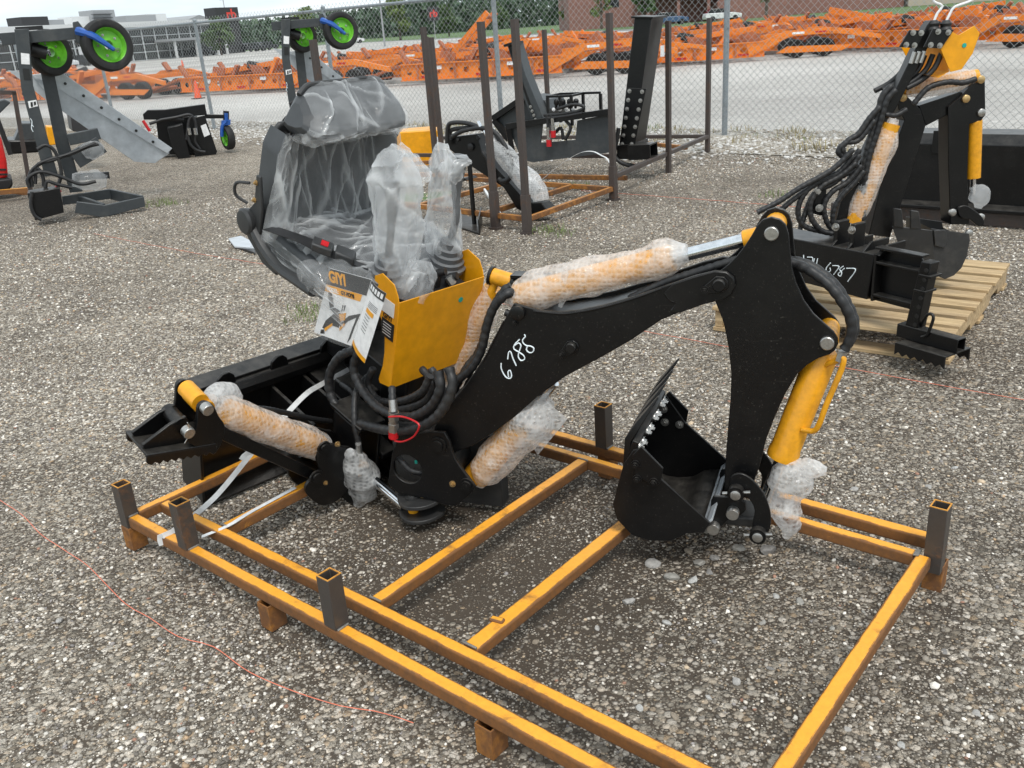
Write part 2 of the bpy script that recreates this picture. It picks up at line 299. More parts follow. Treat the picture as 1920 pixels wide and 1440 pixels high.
class B:
    def __init__(s): s.v = []; s.f = []
    def add(s, vs, fs):
        o = len(s.v); s.v += [tuple(v) for v in vs]; s.f += [tuple(i + o for i in f) for f in fs]; return s
    def box(s, c, d, rot=None):
        x, y, z = d[0] / 2, d[1] / 2, d[2] / 2; q = []
        for i in (-1, 1):
            for j in (-1, 1):
                for k in (-1, 1):
                    p = Vector((i * x, j * y, k * z))
                    if rot is not None: p = rot @ p
                    q.append(p + Vector(c))
        return s.add(q, [(0, 1, 3, 2), (4, 6, 7, 5), (0, 4, 5, 1), (2, 3, 7, 6), (0, 2, 6, 4), (1, 5, 7, 3)])
    def bx(s, x0, x1, y0, y1, z0, z1): return s.box(((x0 + x1) / 2, (y0 + y1) / 2, (z0 + z1) / 2), (abs(x1 - x0), abs(y1 - y0), abs(z1 - z0)))
    def bar(s, p0, p1, wd, ht, up=(0, 0, 1)):
        p0, p1 = Vector(p0), Vector(p1); d = (p1 - p0); l = d.length; d.normalize()
        sd = d.cross(Vector(up))
        if sd.length < 1e-4: sd = d.cross(Vector((1, 0, 0)))
        sd.normalize(); u = sd.cross(d)
        return s.box((p0 + p1) / 2, (l, wd, ht), Matrix((d, sd, u)).transposed())
    def hollow(s, p0, p1, wd, ht, th, up=(0, 0, 1)):
        """open-ended square tube"""
        p0, p1 = Vector(p0), Vector(p1); d = (p1 - p0).normalized(); sd = d.cross(Vector(up))
        if sd.length < 1e-4: sd = d.cross(Vector((1, 0, 0)))
        sd.normalize(); u = sd.cross(d); vs = []
        for P in (p0, p1):
            for k in (0, th):
                a, b = wd / 2 - k, ht / 2 - k
                vs += [P + sd * -a + u * -b, P + sd * a + u * -b, P + sd * a + u * b, P + sd * -a + u * b]
        fs = []
        for i in range(4):
            j = (i + 1) % 4
            fs += [(i, j, 8 + j, 8 + i), (4 + j, 4 + i, 12 + i, 12 + j), (j, i, 4 + i, 4 + j), (8 + i, 8 + j, 12 + j, 12 + i)]
        return s.add(vs, fs)
    def prism(s, pts, h0, h1, ax='y'):
        """outline in the plane normal to ax, extruded from h0 to h1"""
        f = {'x': lambda a, b, h: (h, a, b), 'y': lambda a, b, h: (a, h, b), 'z': lambda a, b, h: (a, b, h)}[ax]
        n = len(pts); vs = [f(a, b, h0) for a, b in pts] + [f(a, b, h1) for a, b in pts]
        return s.add(vs, [tuple(range(n)), tuple(range(2 * n - 1, n - 1, -1))] + [(i, i + n, (i + 1) % n + n, (i + 1) % n) for i in range(n)])
    def cyl(s, p0, p1, r0, r1=None, n=16, cap=True):
        p0, p1 = Vector(p0), Vector(p1); r1 = r0 if r1 is None else r1; u, v = perp(p1 - p0)
        vs = circ(p0, r0, n, u, v) + circ(p1, r1, n, u, v)
        fs = [(i, (i + 1) % n, (i + 1) % n + n, i + n) for i in range(n)]
        if cap: fs += [tuple(range(n - 1, -1, -1)), tuple(range(n, 2 * n))]
        return s.add(vs, fs)
    def lathe(s, p0, ax, prof, n=24, cap=True):
        """prof: list of (distance along axis, radius)"""
        p0, d = Vector(p0), Vector(ax).normalized(); u, v = perp(d); vs = []
        for t, r in prof: vs += circ(p0 + d * t, r, n, u, v)
        fs = []
        for k in range(len(prof) - 1):
            for i in range(n): fs.append((k * n + i, k * n + (i + 1) % n, (k + 1) * n + (i + 1) % n, (k + 1) * n + i))
        if cap: fs += [tuple(range(n - 1, -1, -1)), tuple(range((len(prof) - 1) * n, len(prof) * n))]
        return s.add(vs, fs)
    def tube(s, pts, rad, n=10, cap=True, shape=None):
        """rad: number or function of (arc length, fraction); shape(angle, frac) scales the ring"""
        pts = [Vector(p) for p in pts]; L = [0]
        for a, b in zip(pts, pts[1:]): L.append(L[-1] + (b - a).length)
        u = None; vs = []
        for i, P in enumerate(pts):
            d = (pts[min(i + 1, len(pts) - 1)] - pts[max(i - 1, 0)])
            if d.length < 1e-9: d = Vector((0, 0, 1))
            d.normalize()
            if u is None: u, v = perp(d)
            else:
                u = (u - d * u.dot(d)).normalized(); v = d.cross(u)
            fr = L[i] / max(L[-1], 1e-9); r = rad(L[i], fr) if callable(rad) else rad
            for k in range(n):
                a = 2 * math.pi * k / n; q = r * (shape(a, fr) if shape else 1)
                vs.append(P + u * (q * math.cos(a)) + v * (q * math.sin(a)))
        m = len(pts); fs = [(i * n + k, i * n + (k + 1) % n, (i + 1) * n + (k + 1) % n, (i + 1) * n + k) for i in range(m - 1) for k in range(n)]
        if cap: fs += [tuple(range(n - 1, -1, -1)), tuple(range((m - 1) * n, m * n))]
        return s.add(vs, fs)
    def grid(s, fn, nu, nv, closed=False):
        vs = [fn(i / (nu - 1), j / (nv - 1)) for i in range(nu) for j in range(nv)]
        return s.add(vs, [(i * nv + j, i * nv + j + 1, (i + 1) * nv + j + 1, (i + 1) * nv + j) for i in range(nu - 1) for j in range(nv - 1)])
    def holed(s, x0, x1, z0, z1, y, th, hs, r):
        """vertical web in XZ with a row of round holes, cell by cell; hs = hole x positions"""
        cut = [x0] + [(a + b) / 2 for a, b in zip(hs, hs[1:])] + [x1]
        for i, hx in enumerate(hs):
            a, b = cut[i], cut[i + 1]; cz = (z0 + z1) / 2
            out = [(b, cz), (b, z1), (hx, z1), (a, z1), (a, cz), (a, z0), (hx, z0), (b, z0)]
            inn = [(hx + r * math.cos(k * math.pi / 4), cz + r * math.sin(k * math.pi / 4)) for k in range(8)]
            vs = [(p[0], y, p[1]) for p in out + inn] + [(p[0], y + th, p[1]) for p in inn]
            fs = [(k, (k + 1) % 8, 8 + (k + 1) % 8, 8 + k) for k in range(8)] + [(8 + k, 8 + (k + 1) % 8, 16 + (k + 1) % 8, 16 + k) for k in range(8)]
            s.add(vs, fs)
        return s
    def mesh(s, name):
        me = bpy.data.meshes.new(name); me.from_pydata(s.v, [], s.f); me.validate(); me.update(); return me
    def obj(s, name, mat, parent=None, Mw=None, bev=0, smooth=38, sub=0, seg=2):
        me = s.mesh(name); o = bpy.data.objects.new(name, me); COL.objects.link(o)
        b = bmesh.new(); b.from_mesh(me); bmesh.ops.recalc_face_normals(b, faces=b.faces); b.to_mesh(me); b.free()
        me.materials.append(M[mat] if isinstance(mat, str) else mat)
        if smooth:
            me.polygons.foreach_set('use_smooth', [True] * len(me.polygons)); me.set_sharp_from_angle(angle=R(smooth))
        if bev:
            md = o.modifiers.new('bevel', 'BEVEL'); md.width = bev; md.segments = seg; md.limit_method = 'ANGLE'; md.angle_limit = R(40)
        if sub:
            md = o.modifiers.new('sub', 'SUBSURF'); md.levels = sub; md.render_levels = sub
        if Mw is None: Mw = WORLD[parent.name] if parent is not None else I4
        return reg(o, parent, Mw)
def smooth_path(pts, step=.02, closed=False):
    """Catmull-Rom through the points, resampled"""
    P = [Vector(p) for p in pts]; out = []
    Q = [P[0] * 2 - P[1]] + P + [P[-1] * 2 - P[-2]]
    for i in range(1, len(Q) - 2):
        a, b, c, d = Q[i - 1:i + 3]; n = max(2, int((c - b).length / step))
        for k in range(n):
            t = k / n
            out.append(.5 * ((2 * b) + (c - a) * t + (2 * a - 5 * b + 4 * c - d) * t * t + (3 * b - a - 3 * c + d) * t ** 3))
    out.append(P[-1]); return out
def arc(cx, cz, r, a0, a1, n=10): return [(cx + r * math.cos(R(a0 + (a1 - a0) * i / (n - 1))), cz + r * math.sin(R(a0 + (a1 - a0) * i / (n - 1)))) for i in range(n)]
def smooth2(pts, n=4, closed=True):
    """rounded closed outline through 2D points"""
    P = [Vector((p[0], p[1], 0)) for p in pts]; m = len(P); out = []
    for i in range(m):
        a, b, c, d = P[(i - 1) % m], P[i], P[(i + 1) % m], P[(i + 2) % m]
        for k in range(n):
            t = k / n; q = .5 * ((2 * b) + (c - a) * t + (2 * a - 5 * b + 4 * c - d) * t * t + (3 * b - a - 3 * c + d) * t ** 3)
            out.append((q.x, q.y))
    return out
class Creases:
    """sharp folds of a film as thin lines in its (u, v) square"""
    def __init__(s, n, seed, ang=(80, 100), ln=(.15, .6), w=(.004, .011), wrap=False):
        q = random.Random(seed); s.L = []; s.wrap = wrap
        for _ in range(n):
            u, v = q.random(), q.random(); a = R(q.uniform(*ang)); l = q.uniform(*ln); s.L.append((u, v, math.cos(a), math.sin(a), l, q.uniform(*w), q.uniform(.35, 1)))
    def __call__(s, u, v):
        t = 0
        for u0, v0, c, d, l, w, k in s.L:
            du, dv = u - u0, v - v0
            if s.wrap: du = (du + .5) % 1 - .5
            al = du * c + dv * d
            if al < -l / 2 or al > l / 2: continue
            e = (du * d - dv * c) / (w * (1.15 - abs(al) / l))
            if abs(e) < 2.2: t += k * math.exp(-e * e) * (1 - (2 * al / l) ** 4)
        return min(t, 1.2)
def set_crease(o, vals):
    a = o.data.attributes.new('crease', 'FLOAT', 'POINT'); a.data.foreach_set('value', np.asarray(vals, np.float32)); return o
def film_grid(name, fn, nrm, nu, nv, cr, par, Mw, h=.006, mat='film'):
    """film sheet: fn(u, v) gives the point, nrm(u, v) the way its folds stand up"""
    cv = [[cr(i / (nu - 1), j / (nv - 1)) for j in range(nv)] for i in range(nu)]
    o = B().grid(lambda u, v: Vector(fn(u, v)) + Vector(nrm(u, v)) * (h * cv[round(u * (nu - 1))][round(v * (nv - 1))]), nu, nv).obj(name, mat, par, Mw, smooth=80)
    return set_crease(o, [x for r_ in cv for x in r_])
def hose(name, pts, r, parent, Mw=None, guard=True, mat='rubber'):
    """hydraulic hose, with the ridges of its spiral guard"""
    if guard:
        P = smooth_path(pts, .0055)
        pitch = r * 1.9
        return B().tube(P, lambda s, f: r * (.78 + .22 * abs(math.sin(math.pi * s / pitch)) ** .4), 9).obj(name, mat, parent, Mw, smooth=60)
    return B().tube(smooth_path(pts, .02), r, 9).obj(name, mat, parent, Mw, smooth=60)
def crumple(p, sc, amp, seed=0):
    """crease field: flat facets between sharp folds"""
    q = Vector(p) * sc * .55 + Vector((seed * 7.1, seed * 3.3, seed))
    n = noise.noise(q * .8); d = noise.voronoi(q)[0]; d2 = noise.voronoi(q * 2.3 + Vector((3, 1, 2)))[0]
    return amp * (n * .8 + (d[0] - .45) * 1.6 + (d2[0] - .45) * .6)
def wrapping(name, pts, rads, parent, Mw=None, mat='bubble', sc=14, amp=.012, seed=1, flat=1.0, n=44, step=.008, cap=True, pleat=0):
    """film or bubble wrap bunched round a path; rads interpolated along it"""
    P = smooth_path(pts, step)
    def rad(s, f):
        k = f * (len(rads) - 1); i = min(int(k), len(rads) - 2); t = k - i; t = t * t * (3 - 2 * t); return rads[i] * (1 - t) + rads[i + 1] * t
    tri = lambda x: math.asin(math.sin(x)) * .6366
    fold = (lambda a, f: 1 + pleat * (tri(3 * a + 5 * f + seed) + .55 * tri(5 * a - 8 * f + seed * 2) + .3 * tri(9 * a + 17 * f))) if pleat else None
    b = B().tube(P, rad, n, cap, fold); out = []
    m = len(P)
    for i, v in enumerate(b.v):
        c = P[min(i // n, m - 1)]; d = Vector(v) - c
        l = d.length
        if l > 1e-6: d /= l
        out.append(Vector(v) + d * crumple(v, sc, amp, seed) + d * crumple(v, sc * 3.2, amp * .28, seed + 3))
    b.v = [tuple(v) for v in out]
    if not pleat: return b.obj(name, mat, parent, Mw, smooth=75)
    cr = Creases(46, seed, (50, 130), (.12, .6), (.006, .022), True); cv = []
    for i in range(len(b.v)):
        c = cr((i % n) / n, (i // n) / (m - 1)); cv.append(c); d = Vector(b.v[i]) - P[min(i // n, m - 1)]
        b.v[i] = tuple(Vector(b.v[i]) + d.normalized() * .006 * c) if d.length > 1e-6 else b.v[i]
    return set_crease(b.obj(name, mat, parent, Mw, smooth=40), cv)
def disc(name, c, ax, r, t, mat, parent, Mw=None, n=20, bev=.0015):
    c, a = Vector(c), Vector(ax).normalized(); return B().cyl(c, c + a * t, r, n=n).obj(name, mat, parent, Mw, bev=bev)
def bolt(c, ax, r, parent, Mw=None, mat='zinc', name='bolt'):
    c, a = Vector(c), Vector(ax).normalized()
    b = B().cyl(c, c + a * r * .35, r * 1.45, n=14).cyl(c + a * r * .35, c + a * r * 1.2, r, n=6).cyl(c + a * r * 1.2, c + a * r * 1.7, r * .55, n=8)
    return b.obj(name, mat, parent, Mw, smooth=30)
def copy_tree(o, parent=None, Mw=None):
    c = o.copy(); COL.objects.link(c)
    if parent is not None: c.parent = parent
    if Mw is not None: c.matrix_basis = Mw; WORLD[c.name] = Mw.copy()
    for ch in [x for x in bpy.data.objects if x.parent == o]: copy_tree(ch, c)
    return c
def handwriting(name, strokes, to3, r, parent, Mw, mat='marker'):
    b = B()
    for s in strokes:
        P = smooth_path([to3(p) for p in s], .006)
        b.tube(P, lambda l, f: r * (.8 + .35 * noise.noise(Vector((l * 60, 3, 1)))), 6)
    return b.obj(name, mat, parent, Mw)
def text(name, body, size, mat, parent, Mw, bold=0, ext=.0004, sx=1, shear=0, align='LEFT'):
    cu = bpy.data.curves.new(name, 'FONT'); cu.body = body; cu.size = size; cu.extrude = ext; cu.offset = bold; cu.shear = shear; cu.align_x = align
    tmp = bpy.data.objects.new('tmp', cu); me = bpy.data.meshes.new_from_object(tmp); bpy.data.objects.remove(tmp); me.materials.clear(); me.materials.append(M[mat])
    o = bpy.data.objects.new(name, me); COL.objects.link(o)
    return reg(o, parent, Mw @ Matrix.Diagonal((sx, 1, 1, 1)))

# ------------------------------------------------------------------ ground
def sheet(name, pts, z, mat, kind='structure'):
    o = B().add([(x, y, z) for x, y in pts], [tuple(range(len(pts)))]).obj(name, mat, smooth=0); o['kind'] = kind; return o
sheet('ground', [(-1500, -900), (900, -900), (900, 1500), (-1500, 1500)], -.012, 'grass')
def yardz(x, y): return .010 * math.sin(x * .9 + 1) * math.sin(y * .8) + .006 * noise.noise(Vector((x * 1.3, y * 1.3, 0)))
g = B(); NX, NY = 120, 80
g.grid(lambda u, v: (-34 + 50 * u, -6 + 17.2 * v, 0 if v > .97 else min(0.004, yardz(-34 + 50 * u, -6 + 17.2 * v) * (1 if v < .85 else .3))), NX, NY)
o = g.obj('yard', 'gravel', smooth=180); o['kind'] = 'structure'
# beyond the fence: a verge of pale stones and the big light lot, a kerb strip, roads, grass
def bumpy_strip(name, x0, x1, y0, y1, mat, z=.02):
    o = B().grid(lambda u, v: (x0 + (x1 - x0) * u, y0 + (y1 - y0) * v + .041 * (x0 + (x1 - x0) * u + 4.8) * 0, z + .05 * math.sin(math.pi * v) * (1 + .5 * noise.noise(Vector((u * 40, v * 3, 0))))), 160, 14).obj(name, mat, smooth=180); o['kind'] = 'structure'; return o
bumpy_strip('fence_verge', -34, 6, 8.75, 10.6, 'verge', .006)
sheet('gravel_lot', [(-170, 10.3), (60, 10.3), (60, 46), (-20, 62), (-60, 86), (-150, 130), (-175, 60)], .010, 'lot')
sheet('far_road', [(-170, 136), (-20, 66), (60, 50), (60, 57), (-20, 73), (-168, 143)], .006, 'asph')
def lathe_mesh(seed):
    bm = bmesh.new(); bmesh.ops.create_icosphere(bm, subdivisions=1, radius=1); r = random.Random(seed)
    sx, sy, sz = r.uniform(.8, 1.25), r.uniform(.65, 1.0), r.uniform(.45, .75)
    for v in bm.verts:
        k = 1 + .28 * noise.noise(v.co * 1.3 + Vector((seed * 5, 0, 0))); v.co = Vector((v.co.x * sx * k, v.co.y * sy * k, v.co.z * sz * k))
    me = bpy.data.meshes.new('pebble'); bm.to_mesh(me); bm.free()
    me.polygons.foreach_set('use_smooth', [True] * len(me.polygons)); return me
def stone_mat():
    m, t, p = nmat('loose_stone'); a = t.nodes.new('ShaderNodeAttribute'); a.attribute_type = 'INSTANCER'; a.attribute_name = 'tone'
    tc = t.nodes.new('ShaderNodeTexCoord'); n = noise_node(t, tc.outputs['Object'], 2.2, 4)
    t.links.new(mixc(t, 1.0, a.outputs['Color'], ramp(t, n.outputs[0], .3, (.75, .75, .75), .7, (1.12, 1.12, 1.12)).outputs[0], 'MULTIPLY'), p.inputs['Base Color'])
    p.inputs['Roughness'].default_value = .72; return m
M['stone'] = stone_mat()
def scatter(name, P, S, C, protos, label=None, cat=None):
    """P: n x 3 points, S: sizes, C: n x 3 colours; real instanced stones"""
    n = len(P); me = bpy.data.meshes.new(name); me.vertices.add(n); me.vertices.foreach_set('co', np.asarray(P, np.float32).ravel())
    a = me.attributes.new('size', 'FLOAT', 'POINT'); a.data.foreach_set('value', np.asarray(S, np.float32))
    a = me.attributes.new('tone', 'FLOAT_COLOR', 'POINT'); a.data.foreach_set('color', np.c_[C, np.ones(n)].astype(np.float32).ravel())
    a = me.attributes.new('turn', 'FLOAT_VECTOR', 'POINT'); rr = np.random.RandomState(n).rand(n, 3) * [.9, .9, 6.28] - [.45, .45, 0]; a.data.foreach_set('vector', rr.astype(np.float32).ravel())
    o = bpy.data.objects.new(name, me); COL.objects.link(o); o['kind'] = 'stuff'
    if label: tag(o, label, cat)
    pc = bpy.data.collections.new(name + '_shapes')
    for q in protos: pc.objects.link(bpy.data.objects.new('pebble_shape', q))
    ng = bpy.data.node_groups.new(name, 'GeometryNodeTree'); ng.interface.new_socket('Geometry', in_out='INPUT', socket_type='NodeSocketGeometry'); ng.interface.new_socket('Geometry', in_out='OUTPUT', socket_type='NodeSocketGeometry')
    N = ng.nodes.new; L = ng.links.new; gi, go = N('NodeGroupInput'), N('NodeGroupOutput')
    ip = N('GeometryNodeInstanceOnPoints'); ci = N('GeometryNodeCollectionInfo'); ci.inputs[0].default_value = pc; ci.inputs['Separate Children'].default_value = True; ci.inputs['Reset Children'].default_value = True
    ip.inputs['Pick Instance'].default_value = True
    def at(nm, ty):
        x = N('GeometryNodeInputNamedAttribute'); x.data_type = ty; x.inputs[0].default_value = nm; return x.outputs[0]
    e2r = N('FunctionNodeEulerToRotation'); L(at('turn', 'FLOAT_VECTOR'), e2r.inputs[0])
    L(gi.outputs[0], ip.inputs['Points']); L(ci.outputs[0], ip.inputs['Instance']); L(e2r.outputs[0], ip.inputs['Rotation']); L(at('size', 'FLOAT'), ip.inputs['Scale']); L(ip.outputs[0], go.inputs[0])
    o.modifiers.new('stones', 'NODES').node_group = ng; return o
PEB = [lathe_mesh(i) for i in range(7)]
for q in PEB: q.materials.append(M['stone'])
rs = np.random.RandomState(3)
def fbm(x, y, s):
    v = 0
    for k in range(5):
        a = rs.rand(4) * 6.28; f = s * 1.7 ** k; v = v + (np.sin(x * f + a[0] + 1.3 * np.sin(y * f * .7 + a[1])) * np.sin(y * f * 1.1 + a[2] + 1.2 * np.sin(x * f * .8 + a[3]))) / 1.35 ** k
    return v
def pebbles(name, r0, r1, dens, smin, smax, seed, thr=0.0):
    q = np.random.RandomState(seed); area = .5 * R(84) * (r1 ** 2 - r0 ** 2); n = int(area * dens)
    r = np.sqrt(q.rand(n) * (r1 ** 2 - r0 ** 2) + r0 ** 2); a = R(130.8) + (q.rand(n) - .5) * R(84)
    x, y = r * np.cos(a), r * np.sin(a)
    f = .75 * fbm(x, y, 1.9) + .65 * fbm(x, y, .75)
    inside = (x > -2.3) & (x < -.7) & (y > 1.25) & (y < 2.1)
    under = np.exp(-(((x + 1.75) / .55) ** 2 + ((y - 1.75) / .33) ** 2))
    keep = (q.rand(n) < np.clip(.48 + .42 * f - .16 * inside - .45 * under, .05, 1)) & (y < 8.6)
    x, y = x[keep], y[keep]; n = len(x)
    s = smin + (smax - smin) * q.rand(n) ** 2.6
    T = np.array([1.32, 1.26, 1.17]) * np.array([(.12, .11, .10), (.20, .185, .165), (.28, .262, .24), (.36, .34, .31), (.47, .45, .42), (.62, .61, .59), (.33, .24, .16), (.40, .33, .25), (.22, .21, .215), (.28, .16, .12), (.15, .135, .12), (.54, .52, .49)])
    c = T[q.choice(len(T), n, p=[.20, .17, .13, .11, .10, .09, .03, .04, .05, .01, .04, .03])] * (.72 + .5 * q.rand(n, 1))
    z = np.array([min(.004, yardz(a, b)) for a, b in zip(x, y)]) + s * .18
    return scatter(name, np.c_[x, y, z], s, c, PEB)
pebbles('gravel', 1.25, 3.2, 15000, .0019, .0066, 11)
pebbles('gravel', 3.2, 5.2, 7500, .0028, .0078, 12)
pebbles('gravel', 5.2, 9.5, 2600, .0042, .0105, 13)
pebbles('gravel', 1.25, 4.0, 150, .0066, .0115, 14)
def verge_stones(n, seed):
    q = np.random.RandomState(seed); x = -17 + 18 * q.rand(n); y = 9.25 + q.randn(n) * .55; k = (y > 7.6) & (y < 10.6); x, y = x[k], y[k]; n = len(x)
    s = .007 + .020 * q.rand(n) ** 2.5; c = np.array([(.62, .60, .57), (.50, .47, .43), (.36, .33, .29), (.70, .69, .67), (.30, .26, .21)])[q.choice(5, n)]
    z = np.where(y > 8.75, .006 + .05 * np.sin(np.pi * np.clip((y - 8.75) / 1.85, 0, 1)), .0) + s * .25
    return scatter('verge_gravel', np.c_[x, y, z], s, c, PEB)
verge_stones(16000, 21)
# the bigger loose stones that show one by one near the bucket and along the rails
BIG = [(-0.868,2.0375),(-0.9404,2.0063),(-1.0963,1.8086),(-0.9968,1.8804),(-0.9701,1.8017),(-0.9527,1.8577),(-1.0227,1.7815),(-0.705,1.8664),(-0.7633,1.8545),(-1.0596,1.6284),(-0.7445,1.7354),(-0.8069,1.6069),(-0.9366,1.6053),(-0.6596,1.593),(-0.7035,1.5087),(-0.8342,1.315),(-0.7611,1.3366),(-0.7979,2.4939),(-0.6183,2.6269),(-1.0019,2.5334),(-0.795,2.2527),(-0.6236,2.2134),(-1.0662,1.492),(-1.1604,1.3657),(-1.1401,1.2284),(-0.8765,1.4774),(-0.6009,1.8079),(-0.5608,1.9107),(-0.5858,2.7917),(-0.7278,1.4294),(-2.2722,0.7146),(-2.1367,1.6074),(-1.8858,1.103),(-1.9987,1.1495),(-2.1167,0.9191),(-0.2556,1.7),(-0.3632,1.8637),(-0.9731,1.9273),(-1.0503,1.9182),(-0.4518,1.5064),(-0.3507,1.5238),(-1.6253,0.6814),(-1.9649,0.8296),(-0.8679,1.8124)]
BS = [.030, .019, .026, .021, .017, .013, .022, .016, .012, .020, .012, .009, .013, .010, .014, .011, .012, .016, .014, .013, .014, .015, .010, .010, .011, .012, .010, .009, .014, .009, .012, .013, .011, .012, .010, .013, .011, .016, .014, .010, .012, .010, .009, .009]
q = np.random.RandomState(5); TT = np.array([(.42, .40, .36), (.50, .48, .45), (.36, .30, .23), (.30, .285, .27), (.58, .57, .54)])
def rock_mesh(seed):
    bm = bmesh.new(); bmesh.ops.create_icosphere(bm, subdivisions=2, radius=1); r = random.Random(seed); pl = [Vector((r.gauss(0, 1), r.gauss(0, 1), r.gauss(0, .8))).normalized() for _ in range(9)]
    for v in bm.verts:
        c = v.co.copy()
        for p in pl:
            d = c.dot(p) - .72
            if d > 0: c -= p * d
        k = 1 + .10 * noise.noise(c * 3 + Vector((seed, 0, 0))); v.co = Vector((c.x * 1.25 * k, c.y * .95 * k, c.z * .62 * k))
    me = bpy.data.meshes.new('rock'); bm.to_mesh(me); bm.free(); me.polygons.foreach_set('use_smooth', [True] * len(me.polygons)); me.set_sharp_from_angle(angle=R(24)); me.materials.append(M['stone']); return me
scatter('loose_stones', np.c_[np.array(BIG), [s * .18 for s in BS]], [s * .85 for s in BS], TT[q.choice(5, len(BS))] * .72, [rock_mesh(k) for k in range(6)])
# sparse weeds
def weeds(name, pts, n, h, mat, spread):
    b = B()
    for cx, cy in pts:
        for _ in range(n):
            a = U(0, 6.28); r = spread * rnd() ** .6; x, y = cx + r * math.cos(a), cy + r * math.sin(a); hh = h * U(.4, 1); l = U(0, 6.28); d = Vector((math.cos(l), math.sin(l), 0)) * hh * U(.2, .9); s = Vector((-d.y, d.x, 0)).normalized() * h * .035
            p = Vector((x, y, 0)); b.add([p - s, p + s, p + d * .5 + s * .7 + Vector((0, 0, hh * .6)), p + d * .5 - s * .7 + Vector((0, 0, hh * .6)), p + d + Vector((0, 0, hh * .8))], [(0, 1, 2, 3), (3, 2, 4)])
    o = b.obj(name, mat, smooth=0); o['kind'] = 'stuff'; return o
weeds('weeds', [(-3.9702,5.0203),(-3.7792,5.0074),(-3.9099,5.1),(-2.977,6.7762),(-4.7982,6.6476),(-8.45,4.6535),(-8.1176,4.6287),(-8.3012,4.5086),(-3.9891,2.9433),(-3.8785,2.8912),(-3.8407,2.8057)], 46, .07, 'blade', .13)
weeds('weeds', [(U(-13, 3), U(9.0, 10.5)) for _ in range(80)], 30, .16, 'dry', .22)
weeds('weeds', [(U(-10, 2), U(9.0, 10.5)) for _ in range(22)], 26, .12, 'blade', .16)
# layout strings
def string(name, pts, label, r=.0012):
    o = B().tube([(x, y, .009 + .004 * noise.noise(Vector((x * 6, 1, 0)))) for x, y, _ in smooth_path([(a, b, 0) for a, b in pts], .03)], r, 5).obj(name, 'string', smooth=60); return tag(o, label, 'string', 'layout strings')
string('marking_string', [(-3.1403,0.9205),(-2.9668,0.9171),(-2.785,0.8963),(-2.6219,0.8923),(-2.4588,0.8894),(-2.1826,0.8556),(-2.0665,0.8602),(-1.9225,0.859),(-1.8123,0.8885),(-1.6487,0.8835),(-1.4948,0.9058),(-1.3786,0.9342),(-1.3084,0.9668),(-1.2495,0.9839),(-1.2076,0.9917)], 'thin orange string wandering over the gravel in front of the orange frame')
string('marking_string', [(x, 3.48 + .03 * math.sin(x * 1.3) + .02 * noise.noise(Vector((x, 0, 0)))) for x in np.arange(-7.5, 0.3, .4)], 'faint orange string stretched across the gravel behind the seat and under the pallet', .0013)
string('marking_string', [(x, 6.42 + .03 * math.sin(x * 1.1)) for x in np.arange(-4.6, 0.5, .4)], 'faint orange string on the gravel past the stake rack and black pusher', .0014)

# ------------------------------------------------------------------ chain-link fence
FE = FRM((-4.8400,9.6200,0.0000),2.34,0)
fen = thing('chain_link_fence', 'long galvanised chain-link fence with top rail behind the parked attachments', 'fence', FE)
for i in range(-6, 3):
    x = i * 3.19
    p = B().cyl((x, 0, -.05), (x, 0, 1.80), .030 if i not in (-1, 0) else .032, n=14).lathe((x, 0, 1.80), (0, 0, 1), [(0, .034), (.02, .034), (.035, .02), (.045, .004)], 14)
    for z in (.42, .8, 1.2): p.cyl((x, 0, z), (x, 0, z + .006), .036, n=14)
    p.obj('post', 'galv', fen)
B().cyl((-21, 0, 1.775), (9, 0, 1.775), .021, n=12).obj('top_rail', 'galv', fen)
b = B(); s3 = .0021; pit = .078; y0, z0, z1 = -.035, .03, 1.855
k = -20.5
while k < 7.6:
    for sg, yy in ((1, y0), (-1, y0 + .006)):
        L2 = (z1 - z0); x0 = k if sg > 0 else k + L2; x1 = k + L2 if sg > 0 else k
        p0, p1 = Vector((x0, yy, z0)), Vector((x1, yy, z1)); d = (p1 - p0).normalized(); u = Vector((0, 1, 0)); v = d.cross(u)
        ns = 10; vs = []
        for q in range(ns + 1):
            P = p0.lerp(p1, q / ns); vs += [P + u * s3, P - u * s3 * .5 + v * s3 * .87, P - u * s3 * .5 - v * s3 * .87]
        b.add(vs, [(3 * q + a, 3 * q + (a + 1) % 3, 3 * q + 3 + (a + 1) % 3, 3 * q + 3 + a) for q in range(ns) for a in range(3)])
    k += pit
tag(b.obj('wire_mesh', 'wire', fen, smooth=0), kind='stuff')

